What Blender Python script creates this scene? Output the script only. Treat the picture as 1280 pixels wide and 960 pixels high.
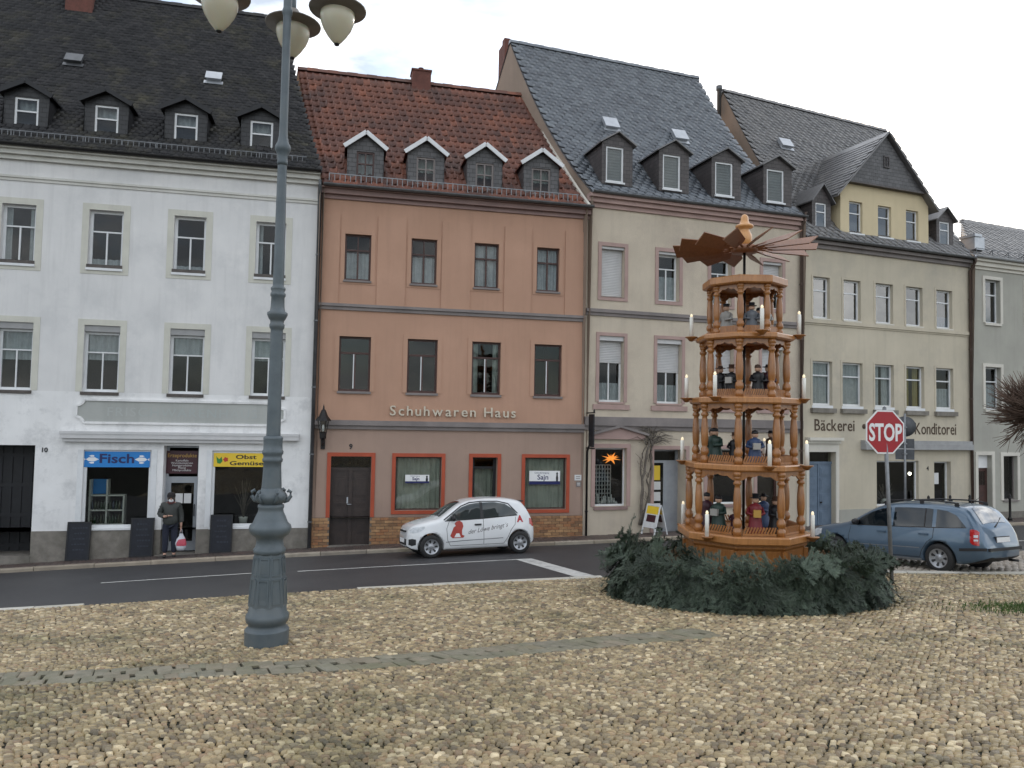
import bpy, bmesh, math, random
import numpy as np
from mathutils import Vector, Matrix
R = math.radians
random.seed(7); RNG = np.random.default_rng(7)
for o in list(bpy.data.objects): bpy.data.objects.remove(o)
sc = bpy.context.scene; COL = sc.collection

# ------------------------------------------------------------------ camera
F, PITCH, ROLL = 960.0, R(2.78), R(1.047)
cp, sp, cr, sr = math.cos(PITCH), math.sin(PITCH), math.cos(ROLL), math.sin(ROLL)
C_R, C_U, C_F = Vector((cr, -sr*sp, sr*cp)), Vector((-sr, -cr*sp, cr*cp)), Vector((0, cp, sp))
cam = bpy.data.cameras.new('camera'); camo = bpy.data.objects.new('camera', cam); COL.objects.link(camo)
camo.matrix_world = Matrix(((C_R.x, C_U.x, -C_F.x, 0), (C_R.y, C_U.y, -C_F.y, 0), (C_R.z, C_U.z, -C_F.z, 0), (0, 0, 0, 1)))
cam.sensor_width = 36; cam.lens = 36*F/1280; cam.clip_start = .1; cam.clip_end = 5000
sc.camera = camo
# ------------------------------------------------------------------ sky, sun, exposure
SUN_EL, SUN_AZ = R(19.5), R(23.6)          # azimuth measured from +Y towards +X
w = bpy.data.worlds.new('World'); sc.world = w; w.use_nodes = True
nt = w.node_tree; N = nt.nodes; L = nt.links; N.clear()
def nd(tree, t, **k):
    n = tree.nodes.new(t)
    for a, b in k.items():
        if a in ('inp',):
            for kk, v in b.items(): n.inputs[kk].default_value = v
        else: setattr(n, a, b)
    return n
sky = nd(nt, 'ShaderNodeTexSky', sky_type='NISHITA', sun_disc=False, sun_elevation=SUN_EL, sun_rotation=SUN_AZ,
         altitude=300, air_density=1.0, dust_density=1.2, ozone_density=1.0)
tc = nd(nt, 'ShaderNodeTexCoord'); mp = nd(nt, 'ShaderNodeMapping'); mp.inputs['Scale'].default_value = (1, 1, 2.6); mp.inputs['Location'].default_value = (8.5, 4.5, 11.5)
L.new(tc.outputs['Generated'], mp.inputs['Vector'])
nz = nd(nt, 'ShaderNodeTexNoise', inp={'Scale': 3.1, 'Detail': 7.0, 'Roughness': .55, 'Distortion': .4}); L.new(mp.outputs[0], nz.inputs['Vector'])
rp = nd(nt, 'ShaderNodeValToRGB'); rp.color_ramp.elements[0].position = .30; rp.color_ramp.elements[1].position = .52
L.new(nz.outputs[0], rp.inputs[0])
nz2 = nd(nt, 'ShaderNodeTexNoise', inp={'Scale': 3.4, 'Detail': 6.0, 'Roughness': .55}); L.new(mp.outputs[0], nz2.inputs['Vector'])
cr2 = nd(nt, 'ShaderNodeValToRGB'); e = cr2.color_ramp.elements
e[0].position = .41; e[0].color = (2.3, 2.55, 2.9, 1); e[1].position = .70; e[1].color = (9.6, 9.5, 9.3, 1)
L.new(nz2.outputs[0], cr2.inputs[0])
# thin cloud also glows with the sky behind it
addc = nd(nt, 'ShaderNodeMix', data_type='RGBA', blend_type='ADD'); addc.inputs[0].default_value = .12
L.new(cr2.outputs[0], addc.inputs[6]); L.new(sky.outputs[0], addc.inputs[7])
mx = nd(nt, 'ShaderNodeMix', data_type='RGBA'); L.new(rp.outputs[0], mx.inputs[0]); L.new(sky.outputs[0], mx.inputs[6]); L.new(addc.outputs[2], mx.inputs[7])
bg = nd(nt, 'ShaderNodeBackground', inp={'Strength': .1}); L.new(mx.outputs[2], bg.inputs[0])
ow = nd(nt, 'ShaderNodeOutputWorld'); L.new(bg.outputs[0], ow.inputs[0])
sl = bpy.data.lights.new('sun', 'SUN'); sl.energy = 2.2; sl.angle = R(2.0); sl.color = (1, .93, .82)
so = bpy.data.objects.new('sun', sl); COL.objects.link(so)
sd = Vector((math.sin(SUN_AZ)*math.cos(SUN_EL), math.cos(SUN_AZ)*math.cos(SUN_EL), math.sin(SUN_EL)))
so.rotation_euler = sd.to_track_quat('Z', 'Y').to_euler(); so.location = sd*60
sc.view_settings.view_transform = 'Standard'; sc.view_settings.look = 'None'
sc.view_settings.exposure = 1.45; sc.view_settings.gamma = 1
sc.render.resolution_x, sc.render.resolution_y = 1024, 768
sc.render.engine = 'CYCLES'

# ------------------------------------------------------------------ pixel helpers
def ray(px, py):
    return C_R*((px-640)/F) + C_U*((480-py)/F) + C_F
def proj(v):
    v = Vector(v); d = v.dot(C_F)
    return (640+F*v.dot(C_R)/d, 480-F*v.dot(C_U)/d) if d > .05 else (-9999, -9999)
# ------------------------------------------------------------------ terrain: height below the eye, fitted to where things stand
_ct = np.array([(-12.8,20.3,3.95),(-5.8,21.9,3.74),(2.2,23.75,3.50),(9.9,26.3,3.42),(17.4,29.2,3.5),(-12.4,18.9,3.98),(-5.4,20.4,3.78),(2.3,22.2,3.56),(-1.5,20.2,3.58),(-7.9,11.9,3.07),(-2.6,13.1,2.91),
  (1.56,13.65,2.78),(7.8,15.6,2.96),(9.9,15.2,2.92),(3.1,10.3,2.50),(0,0,1.6),(0,5,2.05),(-3,5,2.2),(3,5,2.0),(-5,8,2.57),(5,8,2.25),(9,20,3.12)])
def _bas(x, y): return np.stack([np.ones_like(x), x, y, x*x, x*y, y*y], -1)
_cf = np.linalg.lstsq(_bas(_ct[:, 0], _ct[:, 1]), _ct[:, 2], rcond=None)[0]
def gz(x, y):
    x = np.clip(np.asarray(x, float), -16, 20); y = np.clip(np.asarray(y, float), -2, 30)
    return -(_bas(x, y)@_cf)
def gzf(x, y): return float(gz(x, y))
def gp(px, py):
    d = ray(px, py); t0, t1 = .5, 80.0
    f = lambda t: d.z*t-gzf(d.x*t, d.y*t)
    t = 1.0
    while t < 80 and f(t) > 0: t += .5
    a, b = t-.5, t
    for _ in range(30):
        m = (a+b)/2
        if f(m) > 0: a = m
        else: b = m
    return Vector((d.x*b, d.y*b, d.z*b))
def at_depth(px, py, Y):
    d = ray(px, py); return d*(Y/d.y)

# ------------------------------------------------------------------ materials
MATS = {}
def new_mat(name):
    m = bpy.data.materials.new(name); m.use_nodes = True; MATS[name] = m
    t = m.node_tree; b = t.nodes['Principled BSDF']
    return m, t, b
def pmat(name, c, c2=None, scale=3.0, rough=.7, bump=0.0, bscale=40.0, metal=0.0, streak=0.0, rnd=None, spec=.5, coat=0.0, det=5, dirt=None, dirts=.7, emit=None, estr=0.0, bw=1.0):
    """procedural surface: two-tone noise, optional vertical streaks, per-piece variation, dirt patches, fine relief"""
    m, t, b = new_mat(name); n, l = t.nodes, t.links
    g = n.new('ShaderNodeNewGeometry'); pos = g.outputs['Position']
    b.inputs['Roughness'].default_value = rough; b.inputs['Metallic'].default_value = metal
    b.inputs['Specular IOR Level'].default_value = spec; b.inputs['Coat Weight'].default_value = coat
    c2 = c2 or tuple(x*.82 for x in c)
    no = nd(t, 'ShaderNodeTexNoise', inp={'Scale': scale, 'Detail': det, 'Roughness': .6}); l.new(pos, no.inputs['Vector'])
    ra = n.new('ShaderNodeValToRGB'); ra.color_ramp.elements[0].position = .32; ra.color_ramp.elements[1].position = .68
    ra.color_ramp.elements[0].color = (*c2, 1); ra.color_ramp.elements[1].color = (*c, 1); l.new(no.outputs[0], ra.inputs[0])
    col = ra.outputs[0]
    def mixc(fac, a, bcol, mode='MIX'):
        q = nd(t, 'ShaderNodeMix', data_type='RGBA', blend_type=mode)
        if isinstance(fac, float): q.inputs[0].default_value = fac
        else: l.new(fac, q.inputs[0])
        l.new(a, q.inputs[6])
        if isinstance(bcol, tuple): q.inputs[7].default_value = (*bcol, 1)
        else: l.new(bcol, q.inputs[7])
        return q.outputs[2]
    if streak:
        ma = nd(t, 'ShaderNodeMapping'); ma.inputs['Scale'].default_value = (5, 5, .35); l.new(pos, ma.inputs[0])
        sn = nd(t, 'ShaderNodeTexNoise', inp={'Scale': 1.0, 'Detail': 6.0, 'Roughness': .65}); l.new(ma.outputs[0], sn.inputs['Vector'])
        sr_ = n.new('ShaderNodeValToRGB'); sr_.color_ramp.elements[0].position = .5; sr_.color_ramp.elements[1].position = .78
        l.new(sn.outputs[0], sr_.inputs[0])
        mu = nd(t, 'ShaderNodeMath', operation='MULTIPLY'); l.new(sr_.outputs[0], mu.inputs[0]); mu.inputs[1].default_value = streak
        col = mixc(mu.outputs[0], col, tuple(x*.55 for x in c))
    if dirt:
        dn = nd(t, 'ShaderNodeTexNoise', inp={'Scale': dirts, 'Detail': 7.0, 'Roughness': .7}); l.new(pos, dn.inputs['Vector'])
        dr = n.new('ShaderNodeValToRGB'); dr.color_ramp.elements[0].position = .5; dr.color_ramp.elements[1].position = .72; l.new(dn.outputs[0], dr.inputs[0])
        col = mixc(dr.outputs[0], col, dirt)
    if rnd:
        oi = n.new('ShaderNodeObjectInfo'); ad = nd(t, 'ShaderNodeMath', operation='ADD'); l.new(oi.outputs['Random'], ad.inputs[0]); l.new(g.outputs['Random Per Island'], ad.inputs[1])
        fr = nd(t, 'ShaderNodeMath', operation='FRACT'); l.new(ad.outputs[0], fr.inputs[0])
        rr = n.new('ShaderNodeValToRGB'); els = rr.color_ramp.elements; rr.color_ramp.interpolation = 'LINEAR'
        while len(els) < len(rnd): els.new(.5)
        for i, cc in enumerate(rnd): els[i].position = i/(len(rnd)-1); els[i].color = (*cc, 1)
        l.new(fr.outputs[0], rr.inputs[0]); col = mixc(.999, col, rr.outputs[0], 'MULTIPLY')
    l.new(col, b.inputs['Base Color'])
    if bump:
        bn = nd(t, 'ShaderNodeTexNoise', inp={'Scale': bscale, 'Detail': 4.0, 'Roughness': .6}); l.new(pos, bn.inputs['Vector'])
        bu = nd(t, 'ShaderNodeBump', inp={'Strength': bump, 'Distance': .02*bw}); l.new(bn.outputs[0], bu.inputs['Height']); l.new(bu.outputs[0], b.inputs['Normal'])
    if emit: b.inputs['Emission Color'].default_value = (*emit, 1); b.inputs['Emission Strength'].default_value = estr
    return m
def glass(name, tint=(.76, .79, .79), ior=1.5, rough=.02, solid=True):
    m, t, b = new_mat(name); n, l = t.nodes, t.links; n.remove(b)
    tr = nd(t, 'ShaderNodeBsdfTransparent', inp={0: (*tint, 1)}); gl = nd(t, 'ShaderNodeBsdfGlossy', inp={'Roughness': rough}); fr = nd(t, 'ShaderNodeFresnel', inp={0: ior})
    g = n.new('ShaderNodeNewGeometry'); no = nd(t, 'ShaderNodeTexNoise', inp={'Scale': 1.3, 'Detail': 1.0}); l.new(g.outputs['Position'], no.inputs['Vector'])
    bu = nd(t, 'ShaderNodeBump', inp={'Strength': .06, 'Distance': .1}); l.new(no.outputs[0], bu.inputs['Height']); l.new(bu.outputs[0], gl.inputs['Normal'])
    fac = fr.outputs[0]
    if solid:      # a real slab: count the reflection once, at the outer face
        sb = nd(t, 'ShaderNodeMath', operation='SUBTRACT'); sb.inputs[0].default_value = 1; l.new(g.outputs['Backfacing'], sb.inputs[1]); mu = nd(t, 'ShaderNodeMath', operation='MULTIPLY'); l.new(sb.outputs[0], mu.inputs[0]); l.new(fac, mu.inputs[1]); fac = mu.outputs[0]
    ms = n.new('ShaderNodeMixShader'); l.new(fac, ms.inputs[0]); l.new(tr.outputs[0], ms.inputs[1]); l.new(gl.outputs[0], ms.inputs[2]); l.new(ms.outputs[0], n['Material Output'].inputs[0])
    return m
M = lambda k: MATS[k]

# ------------------------------------------------------------------ mesh helpers
class MB:
    def __init__(s): s.v = []; s.f = []; s.m = []; s.sm = []
    def add(s, vs, fs, mi=0, smooth=False):
        o = len(s.v); s.v += [tuple(v) for v in vs]
        for f in fs: s.f.append(tuple(i+o for i in f)); s.m.append(mi); s.sm.append(smooth)
        return s
    def box(s, x0, x1, y0, y1, z0, z1, mi=0, b=0.0):
        if x1 < x0: x0, x1 = x1, x0
        if y1 < y0: y0, y1 = y1, y0
        if z1 < z0: z0, z1 = z1, z0
        return s.add([(x0,y0,z0),(x1,y0,z0),(x1,y1,z0),(x0,y1,z0),(x0,y0,z1),(x1,y0,z1),(x1,y1,z1),(x0,y1,z1)],
                     [(0,3,2,1),(4,5,6,7),(0,1,5,4),(1,2,6,5),(2,3,7,6),(3,0,4,7)], mi)
    def obox(s, mat, sx, sy, sz, mi=0):
        vs = [mat @ Vector((x*sx/2, y*sy/2, z*sz/2)) for x in (-1, 1) for y in (-1, 1) for z in (-1, 1)]
        return s.add(vs, [(0,1,3,2),(4,6,7,5),(0,4,5,1),(2,3,7,6),(0,2,6,4),(1,5,7,3)], mi)
    def bar(s, a, b, wd, hg, mi=0, up=(0, 0, 1)):
        a, b = Vector(a), Vector(b); d = b-a; ln = d.length; d.normalize(); u = Vector(up)
        if abs(d.dot(u)) > .98: u = Vector((0, 1, 0))
        sd_ = d.cross(u).normalized(); u = sd_.cross(d)
        m = Matrix(((d.x, sd_.x, u.x, 0), (d.y, sd_.y, u.y, 0), (d.z, sd_.z, u.z, 0), (0, 0, 0, 1))); m.translation = (a+b)/2
        return s.obox(m, ln, wd, hg, mi)
    def prism(s, poly, y0, y1, mi=0, axis='y'):
        """polygon in (x,z) extruded along y (or (x,y) along z)"""
        n = len(poly); P = (lambda a, b, c: (a, c, b)) if axis == 'y' else (lambda a, b, c: (a, b, c))
        vs = [P(a, b, y0) for a, b in poly]+[P(a, b, y1) for a, b in poly]
        fs = [tuple(range(n)), tuple(range(2*n-1, n-1, -1))]+[(i, (i+n), (i+1) % n+n, (i+1) % n) for i in range(n)]
        return s.add(vs, fs, mi)
    def lathe(s, prof, n=24, c=(0, 0), mi=0, smooth=True, ph=0.0, cap=True, axis=None):
        vs = []; k = len(prof)
        for i in range(n):
            a = ph+2*math.pi*i/n; ca, sa = math.cos(a), math.sin(a)
            vs += [(c[0]+r*ca, c[1]+r*sa, z) for r, z in prof]
        if axis is not None: vs = [axis @ Vector(v) for v in vs]
        fs = [(i*k+j, ((i+1) % n)*k+j, ((i+1) % n)*k+j+1, i*k+j+1) for i in range(n) for j in range(k-1)]
        s.add(vs, fs, mi, smooth)
        if cap:
            o = len(s.v)-len(vs)
            for j, rev in ((0, True), (k-1, False)):
                if prof[j][0] > 1e-4:
                    q = [o+i*k+j for i in range(n)]; s.f.append(tuple(q[::-1] if rev else q)); s.m.append(mi); s.sm.append(False)
        return s
    def tube(s, pts, rad, n=8, mi=0, smooth=True):
        pts = [Vector(p) for p in pts]; k = len(pts); rad = rad if hasattr(rad, '__len__') else [rad]*k
        vs = []; ref = Vector((0, 0, 1))
        for i, p in enumerate(pts):
            d = (pts[min(i+1, k-1)]-pts[max(i-1, 0)]).normalized()
            r_ = ref if abs(d.dot(ref)) < .95 else Vector((1, 0, 0))
            a = d.cross(r_).normalized(); b_ = d.cross(a)
            vs += [p+(a*math.cos(2*math.pi*j/n)+b_*math.sin(2*math.pi*j/n))*rad[i] for j in range(n)]
        fs = [(i*n+j, i*n+(j+1) % n, (i+1)*n+(j+1) % n, (i+1)*n+j) for i in range(k-1) for j in range(n)]
        fs += [tuple(range(n-1, -1, -1)), tuple((k-1)*n+j for j in range(n))]
        return s.add(vs, fs, mi, smooth)
    def mesh(s, name, mats):
        me = bpy.data.meshes.new(name); me.from_pydata(s.v, [], s.f)
        for m in (mats if isinstance(mats, (list, tuple)) else [mats]): me.materials.append(M(m) if isinstance(m, str) else m)
        me.polygons.foreach_set('material_index', s.m); me.polygons.foreach_set('use_smooth', s.sm); me.update()
        return me
    def build(s, name, mats, parent=None, **k):
        return link(name, s.mesh(name, mats), parent, **k)
def link(name, me, parent=None, loc=None, rot=None, mw=None, label=None, cat=None, group=None, kind=None):
    o = bpy.data.objects.new(name, me); COL.objects.link(o)
    if parent is not None: o.parent = parent
    if loc is not None: o.location = loc
    if rot is not None: o.rotation_euler = rot
    if mw is not None: o.matrix_local = mw
    if label: o['label'] = label
    if cat: o['category'] = cat
    if group: o['group'] = group
    if kind: o['kind'] = kind
    return o
def thing(name, label, cat, loc=(0, 0, 0), rz=0.0, group=None):
    o = link(name, None, None, loc, (0, 0, rz), label=label, cat=cat, group=group); o.empty_display_size = .2
    return o
def npmesh(name, v, f, mats, smooth=False, mi=None):
    """fast mesh from numpy verts (n,3) and equal-size faces (m,k)"""
    me = bpy.data.meshes.new(name); nf, k = f.shape
    me.vertices.add(len(v)); me.vertices.foreach_set('co', np.ascontiguousarray(v, np.float32).ravel())
    me.loops.add(nf*k); me.loops.foreach_set('vertex_index', np.ascontiguousarray(f, np.int32).ravel())
    me.polygons.add(nf); me.polygons.foreach_set('loop_start', np.arange(0, nf*k, k, dtype=np.int32)); me.polygons.foreach_set('loop_total', np.full(nf, k, np.int32))
    for m in (mats if isinstance(mats, (list, tuple)) else [mats]): me.materials.append(M(m))
    if smooth: me.polygons.foreach_set('use_smooth', np.ones(nf, bool))
    me.update(calc_edges=True); me.validate()
    return me
TMP = bpy.data.scenes.new('build_scratch')
def evaluated(o):
    """mesh of an object after its modifiers / of a text"""
    TMP.collection.objects.link(o); vl = TMP.view_layers[0]
    with bpy.context.temp_override(scene=TMP, view_layer=vl): dg = bpy.context.evaluated_depsgraph_get()
    dg.update()
    me = bpy.data.meshes.new_from_object(o.evaluated_get(dg)); TMP.collection.objects.unlink(o)
    return me
def text_mesh(s, size, ext=.01, off=0.0, shear=0.0, sx=1.0, align='CENTER', mat=None, space=1.0):
    cu = bpy.data.curves.new('lettering', 'FONT'); cu.body = s; cu.size = size; cu.extrude = ext; cu.offset = off; cu.shear = shear; cu.align_x = align; cu.space_character = space; cu.resolution_u = 3
    o = bpy.data.objects.new('lettering', cu); me = evaluated(o); bpy.data.objects.remove(o)
    for v in me.vertices: v.co.x *= sx
    me.materials.clear()
    if mat: me.materials.append(M(mat))
    return me
ROT_TXT = Matrix.Rotation(R(90), 4, 'X')      # text lying in xy -> standing in xz, reading from -y
# ------------------------------------------------------------------ surface palette
pmat('earth', (.055, .05, .035), (.03, .028, .02), 4, .95, .4, 60)
pmat('joint_soil', (.034, .03, .02), (.018, .019, .011), 1.3, .95, .5, 70, dirt=(.035, .045, .016), dirts=.55)
PEB = [(.3,.27,.24), (.6,.54,.44), (.95,.86,.68), (.5,.44,.36), (1.15,1.05,.88), (.42,.39,.35), (.9,.8,.62), (.72,.56,.46), (.34,.32,.3), (1.6,1.55,1.45), (.66,.6,.48)]
pmat('pebble', (.55, .465, .32), (.37, .31, .205), 2.2, .30, .25, 90, rnd=PEB, dirt=(.17, .165, .08), dirts=.6, spec=.6)
pmat('sett', (.27, .245, .19), (.17, .16, .115), 6, .55, .35, 60, rnd=[(.88,.88,.86), (1,1,.95), (.92,.92,.86), (1.12,1.02,.97), (.95,.97,.95)], dirt=(.17, .17, .10), dirts=1.3)
pmat('parking_stone', (.46, .42, .37), (.32, .29, .25), 3, .5, .3, 70, rnd=[(.6,.6,.6), (1,.97,.93), (.8,.76,.72), (1.15,1.1,1.05)])
pmat('asphalt', (.052, .051, .053), (.038, .037, .039), 1.1, .55, .35, 220, dirt=(.058, .056, .056), dirts=.35, spec=.4)
pmat('kerb_granite', (.40, .36, .30), (.27, .24, .20), 3, .7, .25, 90, rnd=[(.75,.72,.7), (1,.97,.92), (.85,.8,.74), (1.1,1.02,.95)], dirt=(.2, .18, .13), dirts=1.5)
pmat('kerb_light', (.62, .59, .53), (.48, .46, .4), 3, .65, .2, 90, rnd=[(.85,.85,.85), (1,1,1), (.9,.88,.84)])
pmat('pavement_stone', (.105, .078, .07), (.065, .052, .048), 7, .5, .3, 60, rnd=[(.7,.7,.7), (1,1,1), (1.25,1.1,1.05), (.85,.9,.9)], dirt=(.07, .06, .05), dirts=1.0)
pmat('road_paint', (.62, .61, .58), (.45, .45, .43), 9, .6, .2, 120, dirt=(.2, .2, .2), dirts=2.5)
pmat('grass', (.06, .11, .025), (.035, .07, .015), 4, .8, rnd=[(.7,.8,.6), (1.1,1.1,.8), (1.4,1.2,.7)])

# ------------------------------------------------------------------ street lines
T_AB, T_C, T_D = R(13.0), R(18.225), R(21.35)
class Frame:
    """vertical facade plane: x along it to the right, y into the house, z up"""
    def __init__(s, X, Y, ang, z0):
        s.ang = ang; s.d = Vector((math.cos(ang), math.sin(ang), 0)); s.m = Vector((-math.sin(ang), math.cos(ang), 0)); s.o = Vector((X, Y, z0))
    def at(s, px, py, y=0.0):
        d = ray(px, py); t = (s.o+s.m*y).dot(s.m)/d.dot(s.m); p = d*t-s.o
        return p.dot(s.d), p.z
    def x(s, px, py, y=0.0): return s.at(px, py, y)[0]
    def z(s, px, py, y=0.0): return s.at(px, py, y)[1]
    def w(s, x, y, z): return s.o+s.d*x+s.m*y+Vector((0, 0, z))
def on_line(px, py, c, t):                 # pixel column -> point on the facade line Y = c + t X
    d = ray(px, py); k = c/(d.y-t*d.x); return d.x*k, d.y*k
_c = 23.24
XA, YA = on_line(391.5, 520, _c, math.tan(T_AB)); FA = Frame(XA, YA, T_AB, gzf(XA, YA)); FB = Frame(XA, YA, T_AB, gzf(XA, YA))
XC, YC = on_line(729.7, 520, _c, math.tan(T_AB)); FC = Frame(XC, YC, T_C, gzf(XC, YC))
XD, YD = on_line(1001.5, 520, YC-math.tan(T_C)*XC, math.tan(T_C)); FD = Frame(XD, YD, T_D, gzf(XD, YD))
XE, YE = on_line(1212.5, 520, YD-math.tan(T_D)*XD, math.tan(T_D)); FE = Frame(XE, YE, T_D, gzf(XE, YE))
WB = math.hypot(XC-XA, YC-YA); WC = math.hypot(XD-XC, YD-YC); WD = math.hypot(XE-XD, YE-YD)
_fx = np.array([XA-40*math.cos(T_AB), XA, XC, XD, XE, XE+26*math.cos(T_D)]); _fy = np.array([YA-40*math.sin(T_AB), YA, YC, YD, YE, YE+26*math.sin(T_D)])
Yf = lambda x: np.interp(x, _fx, _fy)
Yk = lambda x: np.interp(x, _fx, _fy)-1.45                       # far kerb
_np = [gp(*p) for p in ((0, 763), (105, 757), (280, 746), (450, 736), (600, 729), (750, 722))]
_nx = np.array([-40]+[p.x for p in _np]+[4.2, 8, 12, 20, 45]); _ny = np.array([_np[0].y-(_np[0].x+40)*.2]+[p.y for p in _np]+[15.0, 18.4, 19.6, 21.6, 28])
Yn = lambda x: np.interp(x, _nx, _ny)                            # near edge of the asphalt
Ys = lambda x: np.minimum(Yn(x), np.interp(x, [-40, 3, 6, 10, 14, 45], [99, 14.6, 15.45, 15.3, 15.0, 14.8]))   # edge of the cobbled square
def sheet(name, xs, ya, yb, ny, dz, mat, kind='structure', parent=None):
    xs = np.asarray(xs); t = np.linspace(0, 1, ny); A = ya(xs)[:, None]; B = yb(xs)[:, None]; YY = A+(B-A)*t; XX = np.repeat(xs[:, None], ny, 1)
    v = np.stack([XX, YY, gz(XX, YY)+dz], -1).reshape(-1, 3); i = np.arange((len(xs)-1)*ny).reshape(-1, ny)[:, :-1].ravel()
    return link(name, npmesh(name, v, np.stack([i, i+ny, i+ny+1, i+1], -1), mat, True), parent, kind=kind)
_xs = np.linspace(-32, 34, 110)
g_out = np.concatenate([-np.geomspace(2500, 45, 10), np.linspace(-40, 40, 41), np.geomspace(45, 2500, 10)])
_gx, _gy = np.meshgrid(g_out, g_out, indexing='ij'); _n = len(g_out)
_v = np.stack([_gx, _gy, gz(_gx, _gy)-.14], -1).reshape(-1, 3); _i = np.arange((_n-1)*_n).reshape(-1, _n)[:, :-1].ravel()
link('ground', npmesh('ground', _v, np.stack([_i, _i+_n, _i+_n+1, _i+1], -1), 'earth', True), kind='structure')
square = sheet('market_square', _xs, lambda x: np.full_like(x, -6.0), Ys, 40, -.012, 'joint_soil')
_xr = np.linspace(3.05, 34, 50); parking = sheet('parking_bay', _xr, lambda x: Ys(x)+.02, lambda x: np.maximum(Yn(x)-.02, Ys(x)+.05), 10, -.022, 'joint_soil')
road = sheet('road', _xs, Yn, lambda x: Yk(x)-.08, 16, 0.0, 'asphalt')
pave = sheet('pavement', _xs, lambda x: Yk(x)+.08, lambda x: Yf(x)+.35, 6, .085, 'pavement_stone')
# pavement slabs: a real grid of small stones, the nearest as pieces
def stones_on_ground(XY, ang, sx, sy, hgt, template, faces, jit=.0):
    """template (nv,3) unit stone -> all stones at once, lying on the terrain"""
    n = len(XY); x, y = XY[:, 0], XY[:, 1]; e = .05
    z = gz(x, y); gx = (gz(x+e, y)-gz(x-e, y))/(2*e); gy = (gz(x, y+e)-gz(x, y-e))/(2*e)
    ca, sa = np.cos(ang)[:, None], np.sin(ang)[:, None]
    tx = template[None, :, 0]*sx[:, None]; ty = template[None, :, 1]*sy[:, None]; tz = template[None, :, 2]*hgt[:, None]
    X = x[:, None]+tx*ca-ty*sa; Y = y[:, None]+tx*sa+ty*ca
    Z = z[:, None]+gx[:, None]*(X-x[:, None])+gy[:, None]*(Y-y[:, None])+tz
    v = np.stack([X, Y, Z], -1); nv = template.shape[0]
    f = faces[None]+(np.arange(n)*nv)[:, None, None]
    return v, f.reshape(-1, faces.shape[1])
def dome(k=7, seed=0):
    g = np.random.default_rng(seed); a = (np.arange(k)+g.uniform(-.25, .25, k))*2*np.pi/k
    r0 = .54*(1+g.uniform(-.16, .12, k)); r1 = .37*(1+g.uniform(-.16, .1, k)); tl = g.uniform(-.5, .5, 2)
    tilt = lambda x, y: tl[0]*x+tl[1]*y
    v = [(0, 0, 1.0)]+[(r1[i]*math.cos(a[i]), r1[i]*math.sin(a[i]), .86+g.uniform(-.1, .1)+tilt(r1[i]*math.cos(a[i]), r1[i]*math.sin(a[i]))) for i in range(k)]+[(r0[i]*math.cos(a[i]), r0[i]*math.sin(a[i]), -.45) for i in range(k)]
    f = []
    for i in range(k):
        j = (i+1) % k; f += [(0, 1+i, 1+j), (1+i, 1+k+i, 1+k+j), (1+i, 1+k+j, 1+j)]
    return np.array(v), np.array(f)
def screen(v):                              # vectorised projection of world points
    v = np.asarray(v); d = v@np.array(C_F); d = np.where(d > .05, d, .05)
    return 640+F*(v@np.array(C_R))/d, 480-F*(v@np.array(C_U))/d, d
def field(parent, XY, size, name, mat, hgt, n_ind=300, ratio=.66, k=7, tang=None, angj=.45, sizej=.36):
    n = len(XY); variants = [dome(k, s) for s in range(6)]; var = RNG.integers(0, 6, n)
    ang = (0 if tang is None else tang)+RNG.uniform(-angj, angj, n)
    sx = (size+np.zeros(n))*(1+RNG.uniform(-sizej, sizej, n)); sy = sx*(ratio+RNG.uniform(-.14, .28, n)); h = hgt*(1+RNG.uniform(-.3, .3, n))
    P = np.stack([XY[:, 0], XY[:, 1], gz(XY[:, 0], XY[:, 1])], -1); px, py, d = screen(P)
    inside = (px > 4) & (px < 1276) & (py < 953) & (P[:, 1] > .5)
    order = np.argsort(np.where(inside, d, 1e9))[:n_ind]; ind = np.zeros(n, bool); ind[order] = True; ind &= inside
    V, Fs, off = [], [], 0
    for s in range(6):
        q = (var == s) & ~ind
        if not q.any(): continue
        v, f = stones_on_ground(XY[q], ang[q], sx[q], sy[q], h[q], *variants[s]); V.append(v.reshape(-1, 3)); Fs.append(f+off); off += V[-1].shape[0]
    if V: link(name+'s', npmesh(name+'s', np.concatenate(V), np.concatenate(Fs), mat, True), parent, kind='stuff')
    mes = [npmesh(name, v, f, mat, True) for v, f in variants]
    for i in np.nonzero(ind)[0]:
        x, y = XY[i]; e = .05; gx = (gzf(x+e, y)-gzf(x-e, y))/(2*e); gy = (gzf(x, y+e)-gzf(x, y-e))/(2*e)
        nrm = Vector((-gx, -gy, 1)).normalized(); m = Matrix.Translation((x, y, P[i, 2])) @ nrm.to_track_quat('Z', 'Y').to_matrix().to_4x4()
        q = m @ Matrix.Rotation(ang[i], 4, 'Z') @ Matrix.Diagonal((sx[i], sy[i], h[i], 1))
        link(name, mes[var[i]], parent, mw=q)
def jitgrid(x0, x1, y0, y1, dx, dy, j=.28):
    xs = np.arange(x0, x1, dx); ys = np.arange(y0, y1, dy); X, Y = np.meshgrid(xs, ys); X = X+(np.arange(len(ys)) % 2)[:, None]*dx*.5
    X = X+RNG.uniform(-j, j, X.shape)*dx; Y = Y+RNG.uniform(-j, j, Y.shape)*dy
    return np.stack([X.ravel(), Y.ravel()], -1)
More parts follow.
